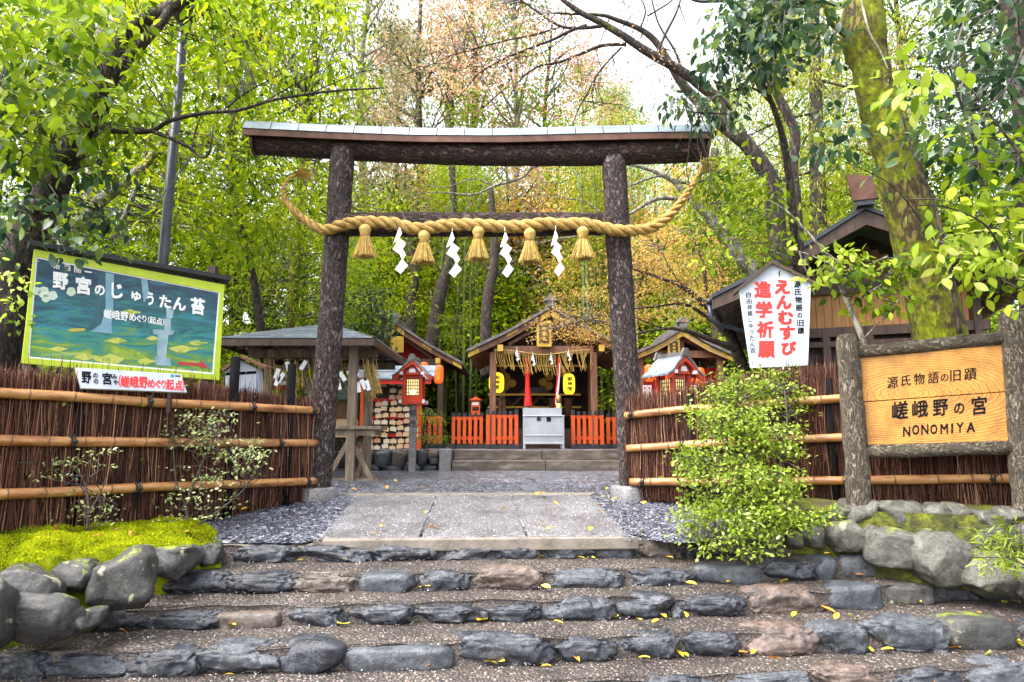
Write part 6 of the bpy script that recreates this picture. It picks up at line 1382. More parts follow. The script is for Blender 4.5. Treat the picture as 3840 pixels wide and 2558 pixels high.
# --- right: maple whose bare branches reach over the gate
DM = 9.6
tr9 = [[(2990, 1500, DM, 110), (2960, 1250, DM, 100), (2938, 1000, DM, 82), (2916, 895, DM, 74), (2899, 706, DM, 66), (2858, 620, DM, 62), (2795, 535, DM, 58), (2749, 480, DM, 50), (2709, 390, DM, 44), (2635, 327, DM, 40), (2560, 270, DM, 38), (2428, 195, DM, 34), (2342, 138, DM, 30), (2256, 86, DM, 26), (2175, 46, DM, 22), (2112, 0, DM, 18), (2040, -60, DM, 12)],
       [(2800, 545, DM, 48), (2749, 505, DM, 44), (2658, 425, DM + .2, 40), (2560, 316, DM + .3, 36), (2510, 235, DM + .3, 30), (2457, 155, DM + .3, 26), (2399, 109, DM + .3, 22), (2313, 75, DM + .3, 18), (2256, 57, DM + .3, 14), (2141, 52, DM + .3, 10), (2072, 49, DM + .3, 6)],
       [(2990, 1040, DM - .6, 60), (2985, 775, DM - .6, 42), (2973, 631, DM - .6, 40), (2982, 505, DM - .6, 38), (2956, 436, DM - .6, 36), (2916, 356, DM - .6, 34), (2858, 247, DM - .6, 32), (2807, 166, DM - .6, 28), (2784, 63, DM - .6, 26), (2790, -40, DM - .6, 22)]]
br9 = [[(2256, 98, DM, 16), (2175, 106, DM, 13), (2101, 98, DM, 11), (2026, 52, DM, 9), (1952, 0, DM, 6)],
       [(2348, 166, DM, 16), (2256, 172, DM, 14), (2181, 201, DM, 12), (2095, 235, DM, 11), (2026, 247, DM, 9), (1957, 293, DM, 6), (1906, 367, DM, 3)],
       [(2200, 95, DM, 14), (2141, 115, DM, 13), (2072, 149, DM, 12), (1980, 184, DM, 10), (1883, 224, DM, 9), (1797, 275, DM, 8), (1756, 321, DM, 6), (1705, 373, DM, 4), (1640, 390, DM, 2)],
       [(2095, 104, DM, 9), (1997, 132, DM, 8), (1911, 149, DM, 7), (1797, 178, DM, 6), (1682, 212, DM, 4), (1567, 264, DM, 3), (1450, 290, DM, 2)],
       [(2330, 178, DM, 9), (2256, 258, DM, 8), (2198, 356, DM, 6), (2158, 436, DM, 5), (2141, 505, DM, 3)],
       [(2089, 235, DM, 7), (2072, 287, DM, 6), (2081, 356, DM, 5), (2078, 402, DM, 3)],
       [(2460, 210, DM, 14), (2500, 120, DM, 12), (2540, 40, DM, 9), (2560, -40, DM, 6)], [(2560, 270, DM, 12), (2530, 190, DM, 10), (2470, 90, DM, 8), (2440, -20, DM, 6)], [(2399, 109, DM + .3, 9), (2420, 40, DM + .2, 7), (2390, -30, DM + .2, 5)],
       [(2430, 60, DM, 8), (2510, 10, DM, 7), (2560, -40, DM, 5)], [(2790, 30, DM - .6, 14), (2730, 5, DM - .6, 13), (2620, 5, DM - .6, 12), (2560, -20, DM - .6, 8)],
       [(2858, 247, DM - .6, 12), (2800, 300, DM - .6, 9), (2760, 380, DM - .6, 5)], [(1797, 275, DM, 4), (1830, 330, DM, 3), (1870, 400, DM, 2)], [(1980, 184, DM, 5), (1880, 250, DM, 4), (1780, 250, DM, 2.5), (1650, 260, DM, 2)], [(2141, 115, DM, 5), (2050, 190, DM, 4), (1950, 215, DM, 3), (1840, 225, DM, 2)]]
tree('maple_tree', 'tall maple with long bare branches arching over the torii lintel', P(2990, 1500, DM), tr9, br9, bk_dark, 8, [
    dict(c=lambda r: reg(r, (1600, 1960), (-60, 360), (8.8, 11.5), 120), per=22, cr=.3, size=.055, tmpl=DIAM, mat=lf_pink, flat=.35, droop=.2),
    dict(c=lambda r: reg(r, (2050, 2600), (-60, 460), (9, 11.5), 95), per=20, cr=.3, size=.05, tmpl=DIAM, mat=lf_pink, flat=.35, droop=.2)])
# --- mossy forked limbs right of the rope
DQ = 10.6
tr10 = [[(2900, 1400, DQ, 90), (2870, 1100, DQ, 70), (2836, 1022, DQ, 60), (2785, 978, DQ, 54), (2747, 920, DQ, 50), (2690, 850, DQ, 44), (2640, 795, DQ, 36), (2600, 755, DQ, 30), (2560, 715, DQ, 26), (2520, 675, DQ, 22), (2458, 645, DQ, 18), (2391, 623, DQ, 12), (2300, 610, DQ, 8), (2180, 600, DQ, 6)]]
br10 = [[(2560, 745, DQ, 22), (2538, 744, DQ, 20), (2471, 744, DQ, 17), (2413, 770, DQ, 14), (2351, 806, DQ, 10), (2250, 830, DQ, 6)], [(2610, 690, DQ, 16), (2540, 680, DQ, 15), (2480, 660, DQ, 13), (2430, 670, DQ, 11), (2350, 700, DQ, 7), (2240, 720, DQ, 4)],
        [(2180, 600, DQ, 8), (2100, 595, DQ, 11), (1998, 628, DQ, 13), (1957, 666, DQ, 12), (1854, 697, DQ, 10), (1779, 729, DQ, 8), (1682, 723, DQ, 6), (1600, 722, DQ, 4), (1510, 735, DQ, 2)], [(1854, 697, DQ, 7), (1800, 676, DQ, 6), (1762, 672, DQ, 5), (1653, 703, DQ, 4), (1510, 665, DQ, 2)], [(1779, 729, DQ, 5), (1768, 765, DQ, 4), (1745, 785, DQ, 2)], [(2300, 830, DQ, 6), (2200, 760, DQ, 6), (2130, 745, DQ, 5), (2000, 735, DQ, 3), (1900, 735, DQ, 2)], [(2330, 812, DQ, 7), (2180, 880, DQ, 7), (2100, 895, DQ, 6), (2020, 910, DQ, 4), (1930, 905, DQ, 2)]]
tree('mossy_tree', 'moss-covered tree limbs crossing behind the right end of the rope', P(2900, 1400, DQ), tr10, br10, bk_grey, 9, [
    dict(c=lambda r: reg(r, (2560, 2900), (560, 1000), (9.6, 11.5), 80), per=20, cr=.28, size=.07, tmpl=OVAL, mat=lf_mid, droop=.4)])
# --- autumn maple before the right side shrine
DO = 12.6
tr11 = [[(2800, 1420, DO, 50), (2740, 1260, DO, 40), (2690, 1175, DO, 32), (2640, 1140, DO, 26), (2568, 1080, DO, 20), (2491, 1048, DO, 14), (2415, 1022, DO, 10), (2340, 1000, DO, 5)]]
br11 = [[(2690, 1175, DO, 18), (2650, 1100, DO, 15), (2640, 1000, DO, 12), (2610, 920, DO, 8), (2590, 860, DO, 4)], [(2740, 1260, DO, 18), (2640, 1180, DO, 14), (2560, 1140, DO, 10), (2460, 1150, DO, 7), (2360, 1160, DO, 4)], [(2759, 1309, 10.5, 26), (2657, 1271, 10.4, 22), (2568, 1239, 10.3, 17), (2491, 1233, 10.3, 11), (2364, 1258, 10.3, 6)], [(2500, 1234, 10.3, 10), (2440, 1215, 10.3, 8), (2360, 1180, 10.3, 4)], [(2568, 1080, DO, 9), (2520, 1020, DO, 7), (2480, 940, DO, 4)], [(2415, 1022, DO, 6), (2390, 1090, DO, 4), (2362, 1130, DO, 2)], [(2364, 1258, 12, 8), (2290, 1215, 12.6, 6), (2200, 1200, 13, 4), (2100, 1230, 13.4, 2)]]
tree('autumn_maple', 'orange-leaved maple between the gate pillar and the house-shaped sign', P(2800, 1420, DO), tr11, br11, bk_dark, 10, [
    dict(c=lambda r: reg(r, (2330, 2720), (840, 1200), (11.5, 15), 150), per=46, cr=.34, size=.05, tmpl=DIAM, mat=lf_orange, flat=.35, droop=.2),
    dict(c=lambda r: reg(r, (2080, 2380), (1090, 1270), (12.4, 14.4), 70), per=36, cr=.3, size=.048, tmpl=DIAM, mat=lf_orange, flat=.35, droop=.25),
    dict(c=lambda r: reg(r, (1985, 2290), (1200, 1310), (13.6, 14.7), 34), per=26, cr=.2, size=.045, tmpl=DIAM, mat=lf_orange, flat=.35, droop=.3)])
# --- big mossy trunk
tree('mossy_trunk_tree', 'thick leaning trunk coated in green moss behind the log sign', P(3570, 1500, 7.2), [[(3590, 1700, 7.2, 230), (3560, 1500, 7.2, 205), (3522, 1260, 7.2, 186), (3470, 1040, 7.2, 176), (3410, 800, 7.2, 168), (3355, 560, 7.2, 160), (3300, 400, 7.2, 150), (3263, 250, 7.2, 138), (3238, 140, 7.2, 172), (3236, 0, 7.2, 146), (3230, -200, 7.2, 120)]],
     [[(3200, 150, 7.2, 24), (3120, 90, 7.1, 20), (3080, 10, 7.0, 14), (3000, 5, 7.0, 10)], [(3150, 20, 7.2, 18), (3080, 10, 7.1, 16), (2950, 15, 7.0, 8)]], bk_moss, 11, [
    dict(c=lambda r: reg(r, (2700, 3160), (-40, 180), (6.4, 8.2), 44), per=14, cr=.26, size=.12, tmpl=BROAD, mat=lf_dark, droop=.8)])
# climbing stems and ferns on that trunk
mb = MB(); limbs(mb, [[(3225, -20, 6.95, 9), (3260, 120, 6.95, 9), (3300, 190, 6.95, 8), (3330, 260, 6.95, 6)]]); 
tag(build('vine', mb, bk_pale, None, True), 'pale vine stem climbing the mossy trunk', 'vine')
# --- cedar fronds behind the maple
tree('cedar_tree', 'yellow-green cedar with drooping fronds behind the bare maple', P(3060, 1400, 15.5), [[(3080, 1450, 15.5, 80), (3070, 900, 15.5, 66), (3060, 400, 15.5, 50), (3050, -100, 15.5, 34)]], [[(3065, y, 15.5, 12), (3065 + s * 150, y + 40, 15.3, 9), (3065 + s * 300, y + 110, 15.2, 4)] for y, s in ((300, 1), (420, -1), (520, 1), (640, -1), (700, 1), (760, -1), (200, -1), (850, 1), (120, 1))], bk_dark, 12, [
    dict(c=lambda r: reg(r, (2740, 3420), (60, 900), (13.5, 17), 230), per=60, cr=.5, size=.13, tmpl=SLIM, mat=lf_cedar, flat=.45, droop=1.0)])
tree('cedar_tree', 'pale green cedar behind the house-shaped sign', P(2700, 1300, 19), [[(2700, 1400, 19, 60), (2690, 900, 19, 50), (2680, 560, 19, 30)]], None, bk_dark, 13, [
    dict(c=lambda r: reg(r, (2480, 2960), (600, 1160), (17, 21), 160), per=56, cr=.6, size=.15, tmpl=SLIM, mat=lf_cedar, flat=.45, droop=1.0)])
# --- right: near evergreen with large leaves
tr14 = [[(3900, 1600, 6.2, 120), (3880, 900, 6.2, 110), (3850, 350, 6.2, 100), (3800, 0, 6.2, 96), (3780, -150, 6.2, 90)]]
br14 = [[(3760, 1100, 5.6, 20), (3700, 800, 5.5, 16), (3660, 560, 5.4, 13), (3600, 380, 5.3, 10), (3560, 250, 5.2, 6)], [(3840, 180, 4.4, 10), (3790, 300, 4.3, 9), (3730, 380, 4.2, 8), (3600, 420, 4.1, 6), (3480, 470, 4.0, 4)], [(3800, 260, 4.3, 6), (3650, 265, 4.1, 5), (3450, 250, 4.0, 4), (3300, 280, 3.9, 3)], [(3600, 1250, 5.6, 20), (3560, 1000, 5.6, 17), (3500, 760, 5.6, 14), (3420, 560, 5.6, 10), (3380, 420, 5.6, 6)], [(3780, 1000, 4.6, 9), (3700, 850, 4.5, 8), (3560, 780, 4.4, 6), (3420, 770, 4.3, 4)], [(3840, 600, 5, 14), (3750, 480, 5, 10), (3640, 330, 5, 6)], [(3500, 900, 5.4, 6), (3350, 700, 5.2, 5), (3150, 600, 5.0, 3)]]
tree('broadleaf_evergreen', 'large-leaved evergreen at the right edge with glossy leaves', P(3900, 1600, 6.2), tr14, br14, bk_dark, 14, [
    dict(c=lambda r: reg(r, (3380, 3900), (-60, 620), (5.0, 8.5), 100, (3150, 3470)), per=15, cr=.26, size=.12, tmpl=BROAD, mat=lf_dark, droop=.6),
    dict(c=lambda r: reg(r, (3560, 3900), (500, 1150), (4.8, 7.0), 60), per=14, cr=.24, size=.11, tmpl=BROAD, mat=lf_mid, droop=.6),
    dict(c=lambda r: reg(r, (3250, 3600), (250, 380), (3.9, 4.3), 9), per=6, cr=.16, size=.105, tmpl=BROAD, mat=lf_bright, droop=.7, tw=False),
    dict(c=lambda r: reg(r, (3480, 3840), (760, 1020), (4.2, 4.8), 16), per=7, cr=.16, size=.092, tmpl=BROAD, mat=lf_bright, droop=.7, tw=False),
    dict(c=lambda r: reg(r, (3050, 3330), (430, 660), (4.8, 5.6), 14), per=8, cr=.18, size=.095, tmpl=BROAD, mat=lf_dark, droop=.7, tw=False)])
# sapling beside the log sign
tree('sapling', 'thin sapling with green leaves rising beside the left log post', P(3250, 1300, 6.0), [[(3252, 1400, 6, 24), (3240, 1290, 6, 22), (3180, 1140, 6, 18), (3120, 1000, 6, 14), (3070, 920, 6, 10), (2960, 800, 6, 7), (2880, 750, 6, 4)]], [[(3140, 1050, 6, 8), (3220, 1010, 5.9, 6), (3330, 960, 5.8, 4)], [(3110, 990, 6, 7), (3020, 950, 6, 5), (2940, 930, 6, 3)], [(3190, 1150, 6, 7), (3270, 1090, 5.9, 6), (3350, 1040, 5.8, 3)], [(3230, 1280, 6, 6), (3340, 1160, 5.8, 5), (3400, 1090, 5.7, 3)]], bk_grey, 15, [
    dict(c=lambda r: reg(r, (3030, 3200), (920, 1060), (5.7, 6.2), 16), per=8, cr=.14, size=.085, tmpl=BROAD, mat=lf_bright, droop=.5),
    dict(c=lambda r: reg(r, (3180, 3400), (960, 1180), (5.6, 6.1), 24), per=9, cr=.14, size=.085, tmpl=BROAD, mat=lf_mid, droop=.6)])
tree('leafy_branch_tree', 'dark drooping leaves hanging before the bright sky gap right of the gate', P(2990, 1350, 7.8), [[(3010, 1350, 7.8, 40), (2990, 1000, 7.8, 36), (2950, 600, 7.6, 28), (2900, 400, 7.4, 20), (2830, 250, 7.2, 12)]], [[(2900, 400, 7.4, 10), (2820, 330, 7.2, 8), (2700, 360, 7.0, 5), (2600, 420, 6.9, 3)], [(2880, 340, 7.3, 9), (2780, 220, 7.2, 6), (2680, 180, 7.1, 3)]], bk_dark, 16, [
    dict(c=lambda r: reg(r, (2640, 2960), (90, 330), (6.6, 7.6), 44), per=11, cr=.2, size=.12, tmpl=BROAD, mat=lf_dark, droop=1.1),
    dict(c=lambda r: reg(r, (2500, 2760), (330, 520), (6.7, 7.2), 22), per=9, cr=.18, size=.10, tmpl=LEAF6, mat=lf_dark, droop=1.3),
    dict(c=lambda r: reg(r, (2620, 2960), (560, 1000), (6.8, 8.0), 46), per=12, cr=.22, size=.085, tmpl=BROAD, mat=lf_mid, droop=.6)])

# --- background wood: shared tree shapes, each tree placed singly
def proto_tree(seed, H, R0, zc0, zc1, k, per, cr, size, tmpl, r_tr, lean=.4, flat=.6, droop=.5, conic=0.0):
    rng = np.random.default_rng(seed); tmb = MB()
    pts = [(Vector((lean * noise.noise(Vector((t * 2.1, seed, 0))) * H * .08, lean * noise.noise(Vector((t * 2.1, seed, 5))) * H * .08, H * t - .3)), r_tr * (1 - .85 * t)) for t in np.linspace(0, 1, 9)]
    pp, rr = smooth_path(pts, 3); tmb.tube(pp, rr, 9, bump=.06)
    cs = []
    while len(cs) < k:
        z = rng.uniform(zc0, zc1); f = (z - zc0) / (zc1 - zc0); rad = R0 * (math.sin(math.pi * min(1, max(.03, f * .92 + .06))) ** .6) * (1 - conic * f)
        a = rng.uniform(0, 6.283); q = rad * rng.random() ** .45
        c = Vector((q * math.cos(a), q * math.sin(a), z))
        if noise.noise(c * .32 + Vector((seed * 3.3, 0, 0))) < -.12: continue
        cs.append(c[:])
    bm_ = MB()
    for c in cs[::3]:
        c = Vector(c); zz = max(zc0 * .7, c.z - .35 * math.hypot(c.x, c.y) - .4); f = zz / H; i = min(len(pp) - 1, int(f * (len(pp) - 1))); a = pp[i]
        bm_.tube([a, a.lerp(c, .5) + Vector((0, 0, .25)), c], [.03 + .012 * (c - a).length, .03, .012], 4, cap=False)
    cs = np.array(cs); pos, d, nr = cloud(rng, cs, per, cr, flat, droop); n = len(pos)
    tint = np.clip(.47 + np.repeat(rng.normal(0, .2, len(cs)), per) + rng.normal(0, .15, n), 0, 1)
    lm = leaf_mesh('crown', pos, d, nr, size * rng.uniform(.7, 1.3, n), tmpl, lf_mid, tint)
    def mk(nm, b, m): me = bpy.data.meshes.new(nm); me.from_pydata(b.v, [], b.f); finish(me, m, True); return me
    return dict(trunk=mk('trunk', tmb, bk_dark), branches=mk('branches', bm_, bk_dark), crown=lm, H=H)
PT = [proto_tree(101, 22, 4.2, 6, 22, 150, 52, .9, .2, DIAM, .32), proto_tree(102, 24, 3.8, 9, 24, 130, 52, .85, .2, DIAM, .30), proto_tree(103, 11, 3.4, 2.0, 11, 180, 70, .68, .16, DIAM, .2), proto_tree(104, 18, 3.0, 3, 18, 180, 110, .85, .2, SLIM, .28, conic=.6, droop=1.0), proto_tree(105, 5, 2.6, .4, 5, 140, 70, .48, .12, DIAM, .1)]
def place(kind, px, D, ytop, leaf, bark, label, rz, wide=1.0, group=None, name='tree'):
    pt = PT[kind]; g = P(px, 1500, D); zb = ground_z(g.x, D); top = P(px, ytop, D).z; s = (top - zb) / pt['H']
    r = thing(name, (g.x, D, zb), label, 'tree', group, rz)
    r.scale = (s * wide, s * wide, s)
    for nm, m in (('trunk', bark), ('branches', bark), ('crown', leaf)):
        o = link(nm, pt[nm], r, world=False); o.material_slots[0].link = 'OBJECT'; o.material_slots[0].material = m
    return r
far = [ # px, D, top y, kind, leaf, label
 (1340, 27, -250, 0, lf_olive, 'tall grey-green tree rising above the left end of the lintel'), (1560, 31, -300, 1, lf_olive, 'tall olive tree above the lintel left of centre'), (1740, 34, -200, 0, lf_pink, 'tall pinkish tree above the middle of the lintel'),
 (1930, 28, -150, 1, lf_mid, 'tall green tree above the lintel right of centre'), (2080, 33, 60, 0, lf_pink, 'rounded pinkish tree below the bare maple branches'), (2200, 36, 220, 1, lf_olive, 'olive tree left of the bright sky gap'), (2400, 40, 400, 0, lf_mid, 'low distant tree below the bright sky gap'), (2560, 42, 520, 0, lf_olive, 'distant olive tree behind the mossy limbs'),
 (3010, 30, -200, 3, lf_cedar, 'tall cedar behind the right maple'), (3200, 26, -300, 1, lf_mid, 'tall tree behind the mossy trunk'), (3480, 24, -300, 0, lf_mid, 'tall tree behind the evergreen branches'), (3780, 22, -300, 1, lf_dark, 'dark tree at the far right edge'), (4100, 26, -300, 0, lf_mid, 'tall tree filling the extreme right edge behind the evergreen leaves'),
 (1100, 24, -250, 1, lf_lime, 'tall lime tree behind the left rope end'), (850, 22, -300, 0, lf_lime, 'tall lime tree behind the lamp post'), (560, 20, -350, 1, lf_lime, 'tall lime tree behind the forked tree'), (250, 19, -350, 0, lf_mid, 'tall green tree at the left'), (-100, 20, -350, 1, lf_mid, 'tall green tree filling the upper left corner'),
 (1450, 44, 80, 3, lf_olive, 'distant cedar between the tall trees'), (2330, 52, 330, 3, lf_cedar, 'distant cedar left of the sky gap'), (1650, 50, 60, 0, lf_mid, 'distant tree behind the middle of the lintel'), (2760, 48, 330, 3, lf_cedar, 'distant cedar right of the sky gap')]
for i, (px, D, yt, kd, lf, lab) in enumerate(far): place(kd, px, D, yt, lf, bk_dark if i % 3 else bk_grey, lab, i * 1.7, 1.0 if kd != 3 else 1.1, 'tall trees of the background wood', 'tall_tree')
mid = [(1290, 19.5, 640, lf_lime, 'bright lime tree behind the left gate pillar'), (1500, 22, 560, lf_olive, 'olive tree seen under the lintel left of the streamers'), (1700, 24, 600, lf_orange, 'yellowing tree seen under the lintel'), (1900, 22.5, 600, lf_olive, 'olive tree seen above the rope centre'), (2100, 24, 560, lf_orange, 'yellowing tree behind the right half of the rope'), (2290, 21, 720, lf_orange, 'orange tree behind the right gate pillar'), (2480, 23, 640, lf_orange, 'orange tree right of the gate pillar'), (2680, 23, 700, lf_lime, 'lime tree behind the right side shrine'),
       (2900, 21, 700, lf_mid, 'green tree behind the timber hall'), (3150, 20, 560, lf_lime, 'lime tree above the timber hall ridge'), (3420, 18, 480, lf_mid, 'green tree behind the timber hall right side'), (3700, 16, 500, lf_mid, 'green tree behind the right log post'), (1000, 19, 700, lf_lime, 'lime tree behind the cream sign'), (760, 17, 650, lf_lime, 'lime tree right of the signboard'), (500, 16, 620, lf_mid, 'green tree behind the signboard'), (200, 14, 650, lf_mid, 'green tree at the left behind the signboard')]
for i, (px, D, yt, lf, lab) in enumerate(mid): place(2, px, D + (3.5 if 1200 < px < 2750 else 0), yt, lf, bk_dark, lab, i * 2.3 + .5, 1.15, 'lower trees behind the shrine', 'broadleaf_tree')
low = [(1380, 20.5, 1080, lf_mid), (1560, 21, 1040, lf_lime), (1740, 22, 1060, lf_mid), (1900, 21.5, 1000, lf_lime), (2080, 22, 1030, lf_mid), (2260, 20.5, 1060, lf_lime), (2440, 20, 1080, lf_mid), (2640, 19, 1090, lf_lime), (1180, 18, 1120, lf_mid), (940, 15.5, 1130, lf_lime), (700, 13, 1120, lf_mid), (420, 11.5, 1080, lf_lime), (130, 9.5, 1000, lf_mid), (2830, 19, 1080, lf_mid), (3640, 14, 1050, lf_mid), (1640, 26, 960, lf_lime), (1980, 27, 940, lf_mid), (2340, 26, 950, lf_lime), (2180, 30, 900, lf_mid), (1800, 31, 900, lf_lime), (1480, 28, 930, lf_lime)]
place_lab = ['under the lintel', 'behind the left side shrine', 'between the left and central halls', 'behind the central hall roof', 'behind the central hall right slope', 'left of the right gate pillar', 'right of the right gate pillar', 'behind the right side shrine', 'behind the pavilion roof', 'left of the pavilion', 'right of the signboard', 'behind the signboard', 'at the left edge behind the fence', 'left of the timber hall', 'behind the log sign', 'far behind the left hall gap', 'far behind the central ridge', 'far behind the right hall', 'deep in the wood right of centre', 'deep in the wood at the centre', 'deep in the wood left of centre']
for i, ((px, D, yt, lf), pl) in enumerate(zip(low, place_lab)): place(4, px, D + (4.5 if 1100 < px < 2800 and D < 25 else 2.0 if px == 940 else 0), yt, lf, bk_dark, 'leafy understorey bush ' + pl, i * 1.3, 1.3, 'understorey bushes', 'understorey_bush')
# dark slanting trunks seen through the wood
for i, (pth, lab) in enumerate([([(1600, 1420, 20.7, 56), (1625, 1240, 20.7, 52), (1655, 1080, 20.7, 48), (1685, 980, 20.7, 40), (1700, 800, 20.7, 30), (1690, 500, 20.7, 16)], 'dark slanting trunk left of the central hall'), ([(1825, 1420, 19, 48), (1822, 1220, 19, 44), (1835, 1080, 19, 42), (1855, 960, 19, 34), (1840, 700, 19, 20)], 'dark trunk directly above the central hall left slope'), ([(1545, 1300, 20.8, 44), (1540, 1120, 20.8, 40), (1555, 1040, 20.8, 34), (1520, 800, 20.8, 22)], 'dark trunk behind the left side shrine'), ([(1660, 560, 30, 26), (1690, 480, 30, 24), (1700, 300, 30, 18), (1760, 100, 30, 12)], 'thin dark trunk above the lintel')]):
    r = thing('bare_trunk', P(pth[0][0], pth[0][1], pth[0][2]), lab, 'tree', 'dark trunks in the wood'); mb = MB(); limbs(mb, [pth], 10); build('trunk', mb, bk_dark, r, True)
    x, y, D, w = pth[2]
    for bp in ([(x, y, D, 12), (x + 40, y - 60, D, 9), (x + 110, y - 110, D, 4)], [(x, y - 60, D, 10), (x - 50, y - 120, D, 7), (x - 120, y - 150, D, 3)]): mb = MB(); limbs(mb, [bp]); build('branch', mb, bk_dark, r, True)
# bamboo culms beside the halls
rg = random.Random(8); bmb = MB()
bmb.tube([(0, 0, -.2), (.05, 0, 3), (.0, 0, 6), (.2, 0, 9), (.7, 0, 11)], [.045, .045, .04, .03, .012], 8)
for k in range(18): bmb.tube([(.02, 0, k * .5), (.02, 0, k * .5 + .03)], .05, 8)
bme = bpy.data.meshes.new('culm'); bme.from_pydata(bmb.v, [], bmb.f); finish(bme, m_bamstem, True)
brng = np.random.default_rng(4); bc = np.stack([brng.normal(.3, .5, 60), brng.normal(0, .5, 60), brng.uniform(4.5, 11, 60)], 1); bp_, bd_, bn_ = cloud(brng, bc, 26, .5, .5, .8)
blm = leaf_mesh('foliage', bp_, bd_, bn_, .17, SLIM, lf_lime, np.clip(brng.normal(.45, .2, len(bp_)), 0, 1))
for i, px in enumerate((1640, 1668, 1690, 1712, 1735, 1758, 1780, 2196, 2212, 2240, 2262, 2284, 2306, 1652, 1722, 2228, 2400, 2425)):
    D = 21 + rg.uniform(0, 3); g = P(px, 1600, D); r = thing('bamboo', (g.x, D, ground_z(g.x, D)), 'slender bamboo culm ' + ('between the left and central halls' if px < 2000 else 'right of the central hall'), 'bamboo', 'bamboo left of the central hall' if px < 2000 else 'bamboo right of the central hall', rg.uniform(0, 6)); r.scale = (1, 1, rg.uniform(.8, 1.05))
    link('culm', bme, r, world=False); link('foliage', blm, r, world=False)
# lime maple sprays between the halls
tree('young_maple', 'bright lime young maple between the left and central halls', P(1712, 1500, 19.8), [[(1722, 1560, 19.8, 12), (1716, 1380, 19.8, 10), (1710, 1250, 19.6, 7), (1715, 1180, 19.5, 4)]], None, bk_dark, 40, [
    dict(c=lambda r: reg(r, (1640, 1800), (1170, 1330), (19.0, 20.2), 34), per=34, cr=.26, size=.075, tmpl=SLIM, mat=lf_lime, flat=.25, droop=.1)])
tree('young_conifer', 'small feathery green tree beside the left lantern post', P(1590, 1690, 12.9), [[(1588, 1690, 12.9, 12), (1590, 1600, 12.9, 8), (1600, 1530, 12.9, 4)]], None, bk_dark, 41, [
    dict(c=lambda r: reg(r, (1555, 1660), (1530, 1660), (12.6, 13.2), 26), per=34, cr=.16, size=.06, tmpl=SLIM, mat=lf_mid, flat=.3, droop=.3)])
tree('glossy_shrub', 'grey-green glossy shrub left of the side shrine gable', P(1420, 1420, 15), [[(1400, 1500, 15, 14), (1430, 1300, 15, 8), (1450, 1200, 15, 4)]], None, bk_dark, 42, [
    dict(c=lambda r: reg(r, (1300, 1460), (1080, 1310), (14.6, 15.6), 40), per=20, cr=.3, size=.11, tmpl=BROAD, mat=lf_dark, droop=.6)])

# ------------------------------------------------------------------ shrubs at the fences
def shrub(name, label, base, stems, regs, seed, mat, size, tmpl=OVAL, bark=bk_twig, per=20, cr=.10, flat=.45):
    rng = np.random.default_rng(seed); r = thing(name, base, label, 'shrub'); mb = MB(); limbs(mb, stems, 6, 0); 
    anc = anchors_of(stems); tm = MB()
    cs = np.concatenate([reg(rng, *g[:3], g[3]) for g in regs])
    twigs(rng, tm, cs, anc, .0035, .1); build('stems', mb, bark, r, True); build('twigs', tm, bark, r)
    crown(r, 'foliage', rng, cs, per, cr, size, tmpl, mat, flat=flat, droop=.05, var=.18); return r
D = 5.9
shrub('azalea_bush', 'dense bright green small-leaved bush in front of the right fence', P(2830, 2020, D), [[(2850, 2060, D, 18), (2800, 1900, D, 14), (2760, 1700, D + .2, 10), (2780, 1500, D + .4, 6)], [(2850, 2060, D, 16), (2900, 1850, D, 12), (2950, 1600, D + .2, 8), (2940, 1450, D + .4, 5)], [(2840, 2060, D, 14), (2720, 1900, D, 10), (2640, 1750, D, 6)], [(2850, 2050, D, 12), (2800, 2050, D - .3, 9), (2700, 2060, D - .4, 5)]],
      [((2700, 2960), (1390, 1470), (6.3, 6.7), 40), ((2640, 3010), (1450, 1560), (6.1, 6.6), 64), ((2590, 2900), (1540, 1640), (5.8, 6.3), 60), ((2700, 3000), (1600, 1720), (5.8, 6.2), 60), ((2545, 2860), (1680, 1800), (5.6, 6.0), 56), ((2700, 2990), (1760, 1860), (5.6, 6.0), 56), ((2570, 2960), (1840, 1940), (5.5, 5.9), 56), ((2640, 3080), (1920, 2000), (5.45, 5.8), 50), ((2640, 2900), (1990, 2080), (5.35, 5.6), 30), ((2930, 3180), (1900, 1980), (5.5, 5.7), 16), ((2540, 2620), (1900, 2020), (5.5, 5.8), 9)], 61, lf_shrub, .036, per=20, cr=.115)
shrub('sparse_shrub', 'sparse grey-green shrub climbing the left fence near the gravel', P(715, 1985, 5.9), [[(715, 1985, 5.9, 14), (700, 1900, 5.95, 11), (740, 1780, 6.0, 8), (800, 1650, 6.1, 6), (840, 1560, 6.1, 4)], [(715, 1985, 5.9, 10), (800, 1930, 5.9, 9), (900, 1850, 6.1, 6), (950, 1790, 6.2, 4)], [(705, 1920, 5.95, 8), (660, 1800, 5.9, 6), (650, 1660, 5.9, 4)]],
      [((620, 860), (1530, 1640), (5.8, 6.3), 26), ((700, 1000), (1630, 1730), (5.9, 6.3), 30), ((660, 960), (1740, 1800), (5.8, 6.2), 12), ((600, 880), (1800, 1950), (5.7, 6.0), 15)], 62, lf_grey, .034, per=12, cr=.13, flat=.16)
shrub('sparse_shrub', 'small pale shrub on the moss in front of the left fence', P(325, 1985, 5.3), [[(325, 1990, 5.3, 12), (330, 1880, 5.35, 9), (300, 1780, 5.4, 6), (210, 1730, 5.4, 4)], [(328, 1930, 5.3, 8), (370, 1860, 5.35, 6), (400, 1790, 5.4, 4)]],
      [((110, 400), (1690, 1790), (5.2, 5.6), 24), ((250, 440), (1830, 1960), (5.2, 5.5), 12)], 63, lf_grey, .032, per=12, cr=.12, flat=.16)
